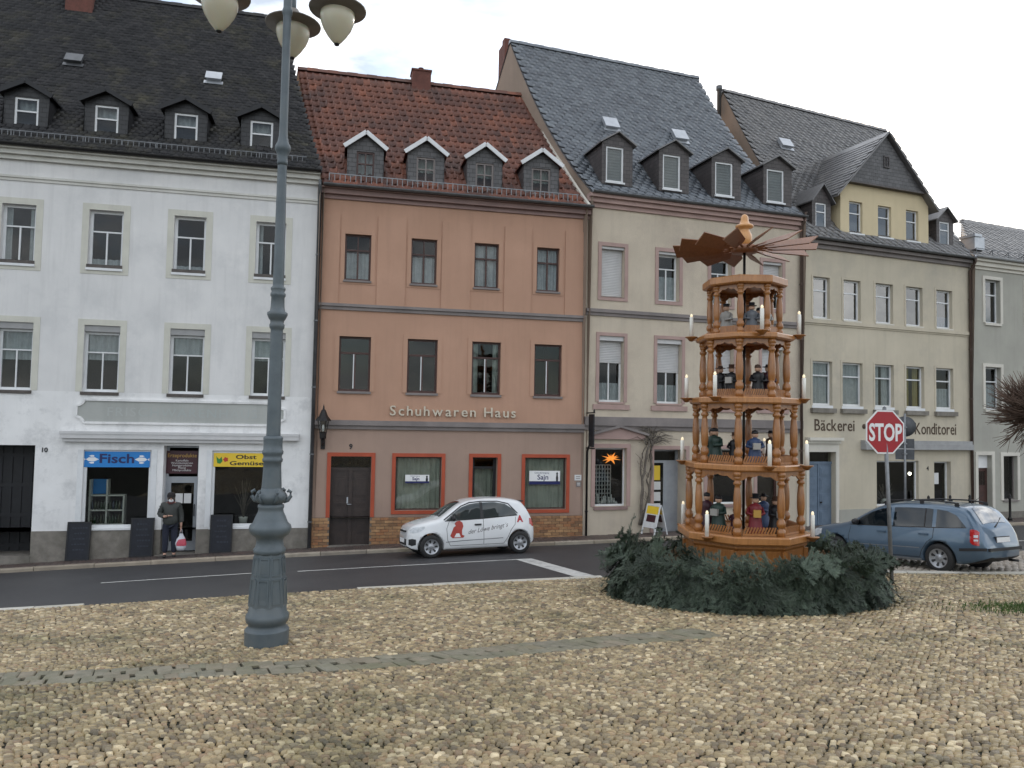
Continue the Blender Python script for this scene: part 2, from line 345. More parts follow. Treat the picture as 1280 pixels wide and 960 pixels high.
# gutter band of long flat setts crossing the square
_bp = np.array([(p.x, p.y) for p in (gp(-140, 858), gp(0, 850), (gp(130, 845)), gp(250, 839), gp(400, 833), gp(520, 825), gp(640, 813), gp(760, 802), gp(900, 790))])
_bl = np.concatenate([[0], np.cumsum(np.hypot(*np.diff(_bp, axis=0).T))])
def band_at(s): return np.array([np.interp(s, _bl, _bp[:, 0]), np.interp(s, _bl, _bp[:, 1])])
_bs = np.linspace(0, _bl[-1], 60); _bc = np.array([band_at(s) for s in _bs])
def band_dist(XY):
    d = np.full(len(XY), 9.0)
    for c in _bc[:-3]: d = np.minimum(d, np.hypot(XY[:, 0]-c[0], XY[:, 1]-c[1]))
    return d
BANDW = .30
g = np.concatenate([jitgrid(-16, 18, 3.4, 8.6, .058, .048), jitgrid(-16, 18, 8.6, 16, .078, .066)])
keep = (np.abs(g[:, 0]-.2) < .72*g[:, 1]+2.0) & (g[:, 1] < Ys(g[:, 0])-.03)
g = g[keep]; bd = band_dist(g); g = g[bd > BANDW]
field(square, g, np.where(g[:, 1] < 8.6, .061, .081), 'cobble', 'pebble', .0165, k=6)
gpk = jitgrid(3.2, 24, 14, 24, .15, .12, .15); gpk = gpk[(gpk[:, 1] > Ys(gpk[:, 0])+.12) & (gpk[:, 1] < Yn(gpk[:, 0])-.05)]
field(parking, gpk, .145, 'paving_stone', 'parking_stone', .04, 120, ratio=.82, k=6)
# setts of the band
sm = []
for q in range(5):
    b = MB(); a = .5; r_ = .07+.02*q
    b.add([(-a, -a, -1), (a, -a, -1), (a, a, -1), (-a, a, -1), (-a, -a, .6), (a, -a, .5), (a, a, .6), (-a, a, .5), (-a+r_, -a+r_*1.6, 1), (a-r_, -a+r_*1.6, 1), (a-r_, a-r_*1.6, .95), (-a+r_, a-r_*1.6, 1)],
          [(0, 1, 5, 4), (1, 2, 6, 5), (2, 3, 7, 6), (3, 0, 4, 7), (4, 5, 9, 8), (5, 6, 10, 9), (6, 7, 11, 10), (7, 4, 8, 11), (8, 9, 10, 11)])
    sm.append(b.mesh('sett', 'sett'))
s = 0.0; cnt = 0
while s < _bl[-1]-.2:
    step = random.uniform(.12, .17); c = band_at(s+step/2); t = band_at(s+step/2+.1)-c; ang = math.atan2(t[1], t[0])
    nseg = random.choice([2, 2, 3]); cuts = sorted([random.uniform(.3, .7)] if nseg == 2 else [random.uniform(.25, .42), random.uniform(.58, .75)]); ed = [0]+cuts+[1]
    for a, b_ in zip(ed[:-1], ed[1:]):
        off = ((a+b_)/2-.5)*2*BANDW; x = c[0]-math.sin(ang)*off; y = c[1]+math.cos(ang)*off
        if cnt < 300:
            e = .05; nrm = Vector((-(gzf(x+e, y)-gzf(x-e, y))/(2*e), -(gzf(x, y+e)-gzf(x, y-e))/(2*e), 1)).normalized()
            m = Matrix.Translation((x, y, gzf(x, y)-.004)) @ nrm.to_track_quat('Z', 'Y').to_matrix().to_4x4() @ Matrix.Rotation(ang+random.uniform(-.025, .025), 4, 'Z') @ Matrix.Diagonal((step*.96, (b_-a)*2*BANDW*.985, .02+random.uniform(-.006, .006), 1))
            link('sett', random.choice(sm), square, mw=m); cnt += 1
    s += step
# kerbs
def kerb(parent, pts, ln, wd, z0, z1, mat, name='kerb_stone'):
    """row of kerb stones along a ground polyline (list of xy)"""
    pts = np.array(pts); d = np.concatenate([[0], np.cumsum(np.hypot(*np.diff(pts, axis=0).T))]); s = 0.0
    while s < d[-1]-.3:
        l_ = min(ln*random.uniform(.85, 1.15), d[-1]-s); a = [np.interp(s+.006, d, pts[:, k]) for k in (0, 1)]; b_ = [np.interp(s+l_-.008, d, pts[:, k]) for k in (0, 1)]
        A = Vector((*a, gzf(*a))); B = Vector((*b_, gzf(*b_))); X = (B-A).normalized(); S = Vector((0, 0, 1)).cross(X).normalized(); U = X.cross(S); jz = random.uniform(-.006, .006); ch = .018
        mb = MB(); ra = [(-wd/2, z0), (wd/2, z0), (wd/2, z1-ch+jz), (wd/2-ch, z1+jz), (-wd/2+ch, z1+jz), (-wd/2, z1-ch+jz)]
        vs = [A+S*p+U*q for p, q in ra]+[B+S*p+U*q for p, q in ra]; n = 6
        mb.add(vs, [tuple(range(n-1, -1, -1)), tuple(range(n, 2*n))]+[(i, (i+1) % n, (i+1) % n+n, i+n) for i in range(n)])
        mb.build(name, mat, parent); s += l_
kx = np.linspace(-18, 26, 90); kerb(pave, np.stack([kx, Yk(kx)], -1), 1.35, .16, -.3, .10, 'kerb_granite')
kerb(square, [(p.x, p.y) for p in (gp(-60, 767), gp(0, 763.5), gp(105, 757))], 1.2, .13, -.15, .03, 'kerb_light')
kerb(square, [(p.x, p.y) for p in (gp(446, 736.5), gp(600, 729), gp(752, 722))], 1.3, .13, -.15, .03, 'kerb_light')
kx = np.linspace(5.6, 16, 20); kerb(square, np.stack([kx, Ys(kx)], -1), 1.2, .15, -.15, .05, 'kerb_light')
kx = np.linspace(-18, 26, 300)
# small setts of the pavement
pb = MB(); a = .5; pb.add([(-a, -a, -1), (a, -a, -1), (a, a, -1), (-a, a, -1), (-a, -a, .5), (a, -a, .5), (a, a, .5), (-a, a, .5), (-a+.1, -a+.1, 1), (a-.1, -a+.1, 1), (a-.1, a-.1, 1), (-a+.1, a-.1, 1)],
    [(0, 1, 5, 4), (1, 2, 6, 5), (2, 3, 7, 6), (3, 0, 4, 7), (4, 5, 9, 8), (5, 6, 10, 9), (6, 7, 11, 10), (7, 4, 8, 11), (8, 9, 10, 11)])
gg = jitgrid(-17, 24, 15, 33, .17, .17, .04); gg = gg[(gg[:, 1] > Yk(gg[:, 0])+.15) & (gg[:, 1] < Yf(gg[:, 0])-.02)]
_tv = np.array(pb.v); _v, _f = stones_on_ground(gg, np.full(len(gg), T_AB), np.full(len(gg), .16), np.full(len(gg), .16), np.full(len(gg), .022), _tv, np.array(pb.f)); _v[:, :, 2] += .085
link('paving_setts', npmesh('paving_setts', _v.reshape(-1, 3), _f, 'pavement_stone'), pave, kind='stuff')
# painted lines on the road
def marking(pts, wd, name='road_marking'):
    pts = [np.array(p) for p in pts]; mb = MB(); L_ = []
    for a, b_ in zip(pts[:-1], pts[1:]):
        k = max(2, int(np.hypot(*(b_-a))/.4)); L_ += [a+(b_-a)*i/k for i in range(k)]
    L_.append(pts[-1]); vs = []
    for i, p in enumerate(L_):
        d = L_[min(i+1, len(L_)-1)]-L_[max(i-1, 0)]; d = d/np.hypot(*d); s_ = np.array([-d[1], d[0]])*wd/2
        for q in (p-s_, p+s_): vs.append((q[0], q[1], gzf(*q)+.006))
    mb.add(vs, [(2*i, 2*i+2, 2*i+3, 2*i+1) for i in range(len(L_)-1)]); mb.build(name, 'road_paint', road)
xy = lambda px, py: (lambda p: (p.x, p.y))(gp(px, py))
marking([xy(126, 729), xy(320, 716.5)], .12); marking([xy(372, 714.5), xy(648, 699.5)], .12); marking([xy(654, 698.8), xy(731, 720.5)], .42)
marking([xy(1236, 677.5), xy(1330, 674.5)], .12)
# ------------------------------------------------------------------ house materials
pmat('plaster_white', (.715, .705, .695), (.635, .63, .625), .9, .85, .12, 120, streak=.3, dirt=(.545, .545, .545), dirts=.5)
pmat('plaster_white_low', (.80, .795, .79), (.72, .715, .71), 1.3, .85, .12, 120, streak=.2, dirt=(.52, .52, .52), dirts=1.5)
pmat('cornice_white', (.62, .61, .57), (.52, .51, .47), 1.5, .8, .1, 90, streak=.25)
pmat('surround_cream', (.60, .59, .52), (.52, .51, .45), 2, .8, .1, 90, streak=.2)
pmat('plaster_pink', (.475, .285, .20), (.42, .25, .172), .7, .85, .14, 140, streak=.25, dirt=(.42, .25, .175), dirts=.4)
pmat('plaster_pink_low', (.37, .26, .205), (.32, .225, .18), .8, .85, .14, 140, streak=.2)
pmat('trim_mauve', (.30, .20, .18), (.23, .155, .145), 1.5, .75, .1, 90, streak=.2)
pmat('trim_grey', (.24, .21, .20), (.17, .15, .145), 1.5, .7, .1, 90, streak=.2)
pmat('paint_orange', (.42, .075, .03), (.34, .06, .025), 2, .6, .06, 80, streak=.2)
pmat('plaster_beige', (.595, .515, .41), (.51, .44, .35), .8, .9, .5, 60, streak=.25, dirt=(.45, .38, .31), dirts=.6, bw=2.0)
pmat('trim_rose', (.42, .29, .26), (.34, .235, .21), 1.5, .8, .1, 90, streak=.2)
pmat('plaster_cream', (.55, .49, .385), (.48, .43, .335), .8, .88, .16, 120, streak=.25, dirt=(.42, .38, .31), dirts=.5)
pmat('plaster_yellow', (.62, .52, .34), (.55, .46, .30), .8, .88, .16, 120, streak=.15)
pmat('plaster_grey', (.40, .39, .34), (.34, .33, .29), .8, .88, .14, 120, streak=.2)
pmat('trim_light', (.64, .61, .54), (.56, .53, .47), 1.5, .8, .1, 90, streak=.15)
pmat('stone_plinth', (.24, .22, .19), (.16, .145, .125), 5, .85, .4, 50, dirt=(.12, .11, .09), dirts=1.2)
pmat('clinker', (.40, .245, .13), (.29, .17, .09), 8, .6, .2, 90, rnd=[(.55,.5,.5), (1,.95,.85), (1.2,1.15,1.05), (.8,.65,.6), (1.05,.8,.65)])
pmat('mortar', (.2, .17, .14), None, 8, .95, .3, 90)
pmat('slate_dark', (.024, .0235, .0255), (.014, .014, .0155), 3, .55, .3, 60, rnd=[(.6,.6,.62), (1,1,1), (1.5,1.45,1.4), (.8,.82,.85), (1.9,1.85,1.75)], dirt=(.045, .042, .028), dirts=.8, spec=.3)
pmat('slate_blue', (.135, .15, .172), (.095, .107, .125), 3, .28, .25, 60, rnd=[(.7,.7,.72), (1,1,1), (1.25,1.25,1.22), (.85,.87,.9)], spec=.7)
pmat('slate_grey', (.135, .13, .128), (.095, .092, .092), 3, .28, .25, 60, rnd=[(.7,.7,.72), (1,1,1), (1.25,1.22,1.2), (.85,.85,.88)], spec=.7)
pmat('pantile', (.195, .064, .033), (.10, .038, .026), 1.1, .55, .25, 80, rnd=[(.5,.5,.55), (.85,.8,.8), (1.1,1.05,1), (.65,.6,.6), (1.35,1.25,1.1)], dirt=(.06, .035, .028), dirts=.45)
pmat('lichen', (.42, .36, .2), (.3, .24, .1), 14, .9, .4, 90)
pmat('zinc', (.16, .165, .175), (.11, .115, .12), 4, .45, .1, 40, metal=.6)
pmat('galvanised', (.26, .27, .285), (.2, .21, .22), 12, .5, .05, 60, metal=.5)
pmat('zinc_light', (.5, .52, .55), (.4, .42, .45), 4, .4, .1, 40, metal=.5)
pmat('pipe_brown', (.11, .075, .06), (.08, .055, .045), 4, .5, .1, 40, metal=.3)
pmat('iron_black', (.018, .018, .02), (.03, .027, .025), 12, .45, .1, 90, metal=.6)
pmat('frame_white', (.72, .73, .74), (.62, .63, .64), 3, .45, .03, 60)
pmat('frame_brown', (.07, .030, .024), (.045, .02, .016), 4, .5, .08, 80)
pmat('frame_grey', (.36, .38, .41), (.3, .32, .35), 4, .4, .05, 60, metal=.3)
pmat('sill_dark', (.10, .085, .075), (.06, .05, .045), 6, .6, .1, 90)
pmat('shutter_grey', (.34, .34, .34), (.27, .27, .27), 3, .6, .05, 60)
pmat('shutter_white', (.58, .57, .57), (.5, .5, .5), 3, .6, .05, 60)
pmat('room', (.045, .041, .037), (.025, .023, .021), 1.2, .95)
pmat('net_curtain', (.62, .62, .62), (.48, .48, .49), 6, .95)
pmat('drape_grey', (.46, .48, .43), (.36, .38, .34), 2, .95)
pmat('drape_ochre', (.38, .29, .10), None, 4, .95)
pmat('door_dark', (.046, .031, .026), (.03, .021, .019), 6, .5, .1, 60)
pmat('door_blue', (.13, .18, .245), (.10, .14, .195), 4, .55, .08, 60)
pmat('gate_black', (.010, .011, .014), (.006, .006, .008), 4, .6)
pmat('chimney_brick', (.16, .06, .045), (.1, .04, .03), 6, .85, .4, 40)
pmat('gable_plaster', (.30, .23, .18), (.24, .185, .145), .8, .9, .3, 60, streak=.3)
pmat('letter_brown', (.07, .042, .025), None, 6, .7)
pmat('letter_cream', (.62, .55, .44), (.5, .44, .35), 6, .5)
pmat('black', (.012, .012, .014), None, 6, .5)
pmat('white_print', (.80, .80, .80), (.74, .74, .74), 5, .55)
pmat('ghost_paint', (.36, .40, .39), (.42, .43, .41), 1.2, .8)
pmat('sign_panel', (.42, .43, .41), (.36, .37, .35), 1.1, .8, .1, 60, streak=.3)
pmat('blue_print', (.012, .20, .56), (.01, .18, .50), 2, .4)
pmat('navy_print', (.01, .015, .10), None, 2, .4)
pmat('yellow_print', (.80, .56, .035), (.74, .5, .03), 2, .4)
pmat('red_print', (.55, .05, .025), None, 2, .4)
pmat('orange_print', (.75, .2, .03), None, 2, .4)
pmat('green_print', (.03, .24, .04), None, 2, .4)
pmat('maroon_print', (.055, .012, .02), None, 2, .4)
pmat('gold_print', (.45, .26, .05), None, 2, .4)
pmat('paper', (.68, .68, .67), (.6, .6, .6), 8, .8)
glass('pane_glass'); glass('shop_glass', (.8, .82, .8), 1.7); glass('pane_blue', (.5, .57, .63), 2.5)
def slate_clad(name, c):
    m, t, b = new_mat(name); n, l = t.nodes, t.links; g = n.new('ShaderNodeTexCoord'); s_ = n.new('ShaderNodeSeparateXYZ'); l.new(g.outputs['Object'], s_.inputs[0])
    ad = nd(t, 'ShaderNodeMath', operation='ADD'); l.new(s_.outputs[0], ad.inputs[0]); l.new(s_.outputs[1], ad.inputs[1]); cb = n.new('ShaderNodeCombineXYZ'); l.new(ad.outputs[0], cb.inputs[0]); l.new(s_.outputs[2], cb.inputs[1])
    br = nd(t, 'ShaderNodeTexBrick', inp={'Scale': 1.0, 'Mortar Size': .006, 'Mortar Smooth': .2, 'Brick Width': .2, 'Row Height': .13}); l.new(cb.outputs[0], br.inputs['Vector'])
    br.inputs['Color1'].default_value = (*c, 1); br.inputs['Color2'].default_value = (*[x*1.5 for x in c], 1); br.inputs['Mortar'].default_value = (*[x*.35 for x in c], 1)
    l.new(br.outputs[0], b.inputs['Base Color']); b.inputs['Roughness'].default_value = .5
    bu = nd(t, 'ShaderNodeBump', inp={'Strength': .7, 'Distance': .01}, invert=True); l.new(br.outputs['Fac'], bu.inputs['Height']); l.new(bu.outputs[0], b.inputs['Normal'])
slate_clad('clad_dark', (.016, .016, .018)); slate_clad('clad_grey', (.07, .068, .07)); slate_clad('clad_brown', (.055, .047, .046))

# ------------------------------------------------------------------ house helpers
def rect(F_, x0, x1, y0, y1, y=0.0):
    xm, ym = (x0+x1)/2, (y0+y1)/2; return [F_.x(x0, ym, y), F_.x(x1, ym, y), F_.z(xm, y1, y), F_.z(xm, y0, y)]
def row(F_, lst, y=0.0):
    r = [rect(F_, *p, y) for p in lst]; a = sum(q[2] for q in r)/len(r); b = sum(q[3] for q in r)/len(r)
    return [[q[0], q[1], a, b] for q in r]
def wall(mb, x0, x1, z0, z1, holes, y=0.0, rev=.2, mi=0, mr=None):
    holes = [h for h in holes if h[1] > x0 and h[0] < x1 and h[3] > z0 and h[2] < z1]
    xs = sorted({x0, x1, *[min(max(h[0], x0), x1) for h in holes], *[min(max(h[1], x0), x1) for h in holes]}); zs = sorted({z0, z1, *[min(max(h[2], z0), z1) for h in holes], *[min(max(h[3], z0), z1) for h in holes]})
    ix = {(a, b): i for i, (a, b) in enumerate((a, b) for a in xs for b in zs)}
    vs = [(a, y, b) for a in xs for b in zs]; fs = []
    for a, b in zip(xs[:-1], xs[1:]):
        for c, d in zip(zs[:-1], zs[1:]):
            m = ((a+b)/2, (c+d)/2)
            if any(h[0] < m[0] < h[1] and h[2] < m[1] < h[3] for h in holes): continue
            fs.append((ix[a, c], ix[b, c], ix[b, d], ix[a, d]))
    mb.add(vs, fs, mi)
    for h in holes:
        a, b, c, d = max(h[0], x0), min(h[1], x1), max(h[2], z0), min(h[3], z1); r = h[4] if len(h) > 4 else rev; q = mi if mr is None else mr
        mb.add([(a, y, c), (b, y, c), (b, y, d), (a, y, d), (a, y+r, c), (b, y+r, c), (b, y+r, d), (a, y+r, d)], [(0, 4, 5, 1), (1, 5, 6, 2), (2, 6, 7, 3), (3, 7, 4, 0)], q)
def fold_sheet(mb, x0, x1, z0, z1, y, amp=.025, wave=.09, mi=0):
    n = max(6, int((x1-x0)/wave*4)); ph = random.uniform(0, 6); vs = []
    for i in range(n+1):
        x = x0+(x1-x0)*i/n; yy = y+amp*math.sin(x/wave*6.28/1.7+ph)+amp*.5*math.sin(x/wave*2.1+ph*2); vs += [(x, yy, z0), (x, yy, z1)]
    mb.add(vs, [(2*i, 2*i+2, 2*i+3, 2*i+1) for i in range(n)], mi, True)
def slats(mb, x0, x1, z0, z1, y, h=.05, mi=0):
    n = max(2, int((z1-z0)/h)); h = (z1-z0)/n
    for i in range(n):
        z = z0+i*h; mb.add([(x0, y+.004, z), (x1, y+.004, z), (x1, y-.010, z+h*.35), (x0, y-.010, z+h*.35), (x1, y-.006, z+h*.95), (x0, y-.006, z+h*.95), (x1, y+.004, z+h), (x0, y+.004, z+h)], [(0, 1, 2, 3), (3, 2, 4, 5), (5, 4, 6, 7)], mi)
def window(H, r, rev=.16, fw=.06, fmat='frame_white', transom=.34, mull='low', gmat='pane_glass', curtain=None, blind=0.0, bmat='shutter_grey', box=0.0, sill=None, sur=None, tw=.045, cy=.09, name='window'):
    """frame mesh with its panes, curtain, blind, sill and stone surround as sub-parts"""
    x0, x1, z0, z1 = r[:4]; y = rev; f = MB(); ztop = z1-box
    f.box(x0, x0+fw, y, y+.06, z0, ztop); f.box(x1-fw, x1, y, y+.06, z0, ztop); f.box(x0+fw, x1-fw, y, y+.06, z0, z0+fw*1.15); f.box(x0+fw, x1-fw, y, y+.06, ztop-fw, ztop)
    cells = []; zt = ztop-(ztop-z0)*transom if transom else None; xm = (x0+x1)/2; a, b, c, d = x0+fw, x1-fw, z0+fw*1.15, ztop-fw; t = tw/2
    if zt:
        f.box(a, b, y-.006, y+.055, zt-t, zt+t)
        up = [(a, b, zt+t, d)] if mull != 'full' else [(a, xm-t, zt+t, d), (xm+t, b, zt+t, d)]
        lo = [(a, xm-t, c, zt-t), (xm+t, b, c, zt-t)] if mull else [(a, b, c, zt-t)]
        cells = up+lo
        if mull: f.box(xm-t, xm+t, y-.003, y+.05, c, zt-t)
        if mull == 'full': f.box(xm-t*.7, xm+t*.7, y-.003, y+.05, zt+t, d)
    else:
        cells = [(a, b, c, d)] if not mull else [(a, xm-t, c, d), (xm+t, b, c, d)]
        if mull: f.box(xm-t, xm+t, y-.003, y+.05, c, d)
    wo = f.build(name, fmat, H)
    for q in cells:
        p = MB(); p.box(q[0]-.004, q[1]+.004, y+.026, y+.034, q[2]-.004, q[3]+.004); p.build('pane', gmat, wo)
    if box: MB().box(x0+.002, x1-.002, .03, y+.07, ztop+.002, z1-.002).build('shutter_box', bmat, wo)
    if blind:
        m = MB(); slats(m, x0+.01, x1-.01, z1-box-(z1-box-z0)*blind, z1-box-.005, y-.02); m.build('roller_blind', bmat, wo)
    if curtain:
        m = MB(); k, *arg = curtain; yy = y+cy
        if k == 'full': fold_sheet(m, a-.02, b+.02, c-.1, d+.05, yy)
        elif k == 'half': fold_sheet(m, a-.02, b+.02, c-.1, c+(d-c)*arg[0], yy)
        elif k == 'top': fold_sheet(m, a-.02, b+.02, d-(d-c)*arg[0], d+.05, yy)
        elif k == 'sides':
            ww = (b-a)*arg[0]; fold_sheet(m, a-.02, a+ww, c-.1, d+.05, yy); fold_sheet(m, b-ww, b+.02, c-.1, d+.05, yy)
        m.build('curtain', arg[-1] if arg and isinstance(arg[-1], str) else 'net_curtain', wo)
    if sill:
        s = MB(); h, out, sm_ = sill; s.box(x0-.03, x1+.03, -out, y-.004, z0-h, z0-.004); s.build('sill', sm_, wo)
    if sur:
        s = MB(); wd, out, sm_ = sur[:3]; bot = wd if len(sur) > 3 else 0; e = .003
        s.box(x0-wd, x0-e, -out, .02, z0-bot, z1+wd); s.box(x1+e, x1+wd, -out, .02, z0-bot, z1+wd); s.box(x0-e, x1+e, -out, .02, z1+e, z1+wd)
        if bot: s.box(x0-e, x1+e, -out, .02, z0-bot, z0-e)
        s.build('surround', sm_, wo)
    return wo
class Roof:
    def __init__(s, F_, xe0, xe1, ze, ye, rl, rr, c=.15):
        """eave from xe0 to xe1 at (ye,ze); ridge ends rl, rr as local (x,y,z)"""
        s.e0, s.e1, s.r0, s.r1, s.c, s.F = Vector((xe0, ye, ze)), Vector((xe1, ye, ze)), Vector(rl), Vector(rr), c, F_
    def pt(s, u, t):
        e = s.e0.lerp(s.e1, u); r = s.r0.lerp(s.r1, u); p = e.lerp(r, t); p.z = e.z+(r.z-e.z)*(t-s.c*t*(1-t)); return p
    def ty(s, u, z):
        a, b = 0.0, 1.0
        for _ in range(30):
            m = (a+b)/2
            if s.pt(u, m).z < z: a = m
            else: b = m
        return a
    def y_at(s, x, z):
        u = min(max((x-s.e0.x)/(s.e1.x-s.e0.x), 0), 1); return s.pt(u, s.ty(u, z)).y
def roof_build(H, rf, mat, under, kind, tw, ex, back=5.0, holes=(), thick=.012, verge=None, ridge='ridge_cap', ridge_mat=None, zback=None, gable='gable_plaster', zw=0):
    F_ = rf.F; n = 14; mb = MB(); vs = []
    for i in range(n+1):
        for u in (0, .25, .5, .75, 1): vs.append(rf.pt(u, i/n)-Vector((0, 0, .05)))
    mb.add(vs, [(i*5+j, i*5+j+1, i*5+5+j+1, i*5+5+j) for i in range(n) for j in range(4)])
    b0 = Vector((rf.r0.x-(rf.e0.x-rf.r0.x)*-1*0+ (rf.r0.x-rf.e0.x), rf.r0.y+back, rf.e0.z)); b1 = Vector((rf.r1.x+(rf.r1.x-rf.e1.x), rf.r1.y+back, rf.e0.z))
    r0, r1 = rf.r0-Vector((0, 0, .05)), rf.r1-Vector((0, 0, .05)); mb.add([r0, r1, b1, b0], [(0, 1, 2, 3)])
    ro = mb.build('roof', under, H)
    # gable walls closing the ends
    gm = MB()
    for u, bb in ((0, b0), (1, b1)):
        pl = [rf.pt(u, i/n)-Vector((0, 0, .09)) for i in range(n+1)]+[bb-Vector((0, 0, .09))]
        e_ = .03 if u == 0 else -.03
        pl = [p+Vector((e_, 0, 0)) for p in pl]; lo = [Vector((pl[-1].x, pl[-1].y, zw)), Vector((pl[0].x, pl[0].y+.3, zw))]
        gm.add(pl+lo, [tuple(range(len(pl)+2))])
    gm.build('gable_wall', gable, H)
    # tiles
    S = 400; um = .5; P = [rf.pt(um, i/S) for i in range(S+1)]; d = np.concatenate([[0], np.cumsum([(P[i+1]-P[i]).length for i in range(S)])]); nrow = int(d[-1]/ex)
    if kind == 'slate':
        w2, ln, ct = tw*.5*.985, ex*1.75, tw*.28
        tv = np.array([(-w2+ct, 0, 0), (w2-ct*.4, 0, 0), (w2, ct*.7, 0), (w2, ln, 0), (-w2, ln, 0), (-w2, ct, 0)]); tv = np.concatenate([tv+np.array([0, 0, thick]), tv])
        tf = [(0, 1, 2, 3), (0, 3, 4, 5)]+[(i, i+6, (i+1) % 6+6, (i+1) % 6) for i in (0, 1, 2, 5)]
        lift = thick*1.9
    else:
        w2, ln = tw*.54, ex*1.3; cx = np.linspace(-w2, w2, 7); hh = np.array([.0, .012, .0, -.006, .012, .04, .014])
        tv = np.array([(x, 0, h) for x, h in zip(cx, hh)]+[(x, ln, h) for x, h in zip(cx, hh)]+[(x, 0, h-.018) for x, h in zip(cx, hh)])
        tf = [(i, i+1, i+8, i+7) for i in range(6)]+[(i+14, i+15, i+1, i) for i in range(6)]
        lift = .028
    tf = np.array(tf); recs = []
    for j in range(nrow):
        t = float(np.interp((j+.02)*ex, d, np.arange(S+1)/S)); t2 = min(1, t+.02); a, b = rf.pt(0, t), rf.pt(1, t); V = (rf.pt(.5, t2)-rf.pt(.5, t-.001 if t2 >= 1 else t)); V.x = 0; V.normalize()
        wdt = b.x-a.x; k = int(wdt/tw); tw_ = wdt/k; off = .5*(j % 2) if kind == 'slate' else 0
        for i in range(k+(1 if off == 0 else 0) if False else k):
            x = a.x+(i+.5+off)*tw_
            if x > b.x-tw_*.3: continue
            u = (x-a.x)/wdt; p = rf.pt(u, t); p.x = x
            if any(h[0] < x < h[1] and h[2] < p.y < h[3] for h in holes): continue
            recs.append((p.x, p.y, p.z, V.y, V.z))
    Rr = np.array(recs); n_ = len(Rr); dz = RNG.uniform(0, thick*.7, n_); sk = RNG.normal(0, .018, n_)
    Vv = np.stack([np.zeros(n_), Rr[:, 3], Rr[:, 4]], -1); Nn = np.stack([np.zeros(n_), -Rr[:, 4], Rr[:, 3]], -1)
    tl = lift/ln; Vt = Vv*math.cos(tl)-Nn*math.sin(tl); Nt = Nn*math.cos(tl)+Vv*math.sin(tl); Ut = np.tile([1., 0, 0], (n_, 1)); U2 = Ut*np.cos(sk)[:, None]+Vt*np.sin(sk)[:, None]; V2 = Vt*np.cos(sk)[:, None]-Ut*np.sin(sk)[:, None]
    P0 = Rr[:, :3]+Nn*(lift+dz)[:, None]-np.array([0, 0, .02])
    Wp = np.array(F_.o)+P0[:, :1]*np.array(F_.d)+P0[:, 1:2]*np.array(F_.m)+P0[:, 2:]*np.array([0, 0, 1.]); px, py, dd = screen(Wp)
    ins = (px > 5) & (px < 1275) & (py > 5); order = np.argsort(np.where(ins, dd, 1e9))[:300]; ind = np.zeros(n_, bool); ind[order] = True; ind &= ins
    q = ~ind; v = P0[q][:, None, :]+tv[None, :, 0:1]*U2[q][:, None, :]+tv[None, :, 1:2]*V2[q][:, None, :]+tv[None, :, 2:3]*Nt[q][:, None, :]
    f = tf[None]+(np.arange(q.sum())*len(tv))[:, None, None]; pn = 'slate' if kind == 'slate' else 'roof_tile'
    link(pn+'s', npmesh(pn+'s', v.reshape(-1, 3), f.reshape(-1, 4), mat, kind != 'slate'), ro, kind='stuff')
    me = npmesh(pn, tv, tf, mat, kind != 'slate')
    for i in np.nonzero(ind)[0]:
        m = Matrix([[*z] for z in np.stack([np.append(U2[i], 0), np.append(V2[i], 0), np.append(Nt[i], 0), np.append(P0[i], 1)], 1)]); link(pn, me, ro, mw=m)
    # ridge
    rb = MB(); k = max(3, int((rf.r1-rf.r0).length/.33))
    for i in range(k):
        a, b = rf.r0.lerp(rf.r1, i/k), rf.r0.lerp(rf.r1, (i+1.06)/k); up = Vector((0, 0, .03+.012*(i % 2)))
        rb.add([a+Vector((0, -.14, -.10)), a+Vector((0, -.07, .0))+up, a+Vector((0, .07, .0))+up, a+Vector((0, .14, -.1)), b+Vector((0, -.14, -.10)), b+Vector((0, -.07, .0))+up, b+Vector((0, .07, .0))+up, b+Vector((0, .14, -.1))],
               [(0, 4, 5, 1), (1, 5, 6, 2), (2, 6, 7, 3), (0, 1, 2, 3), (7, 6, 5, 4)])
    rb.build(ridge, ridge_mat or mat, ro)
    if verge:
        for u in verge[0]:
            vb = MB(); pts = [rf.pt(u, i/n) for i in range(n+1)]
            for a, b in zip(pts[:-1], pts[1:]): vb.bar(a+Vector((0, 0, .02)), b+Vector((0, 0, .02)), verge[1], .12)
            vb.build('verge_trim', verge[2], ro)
    return ro
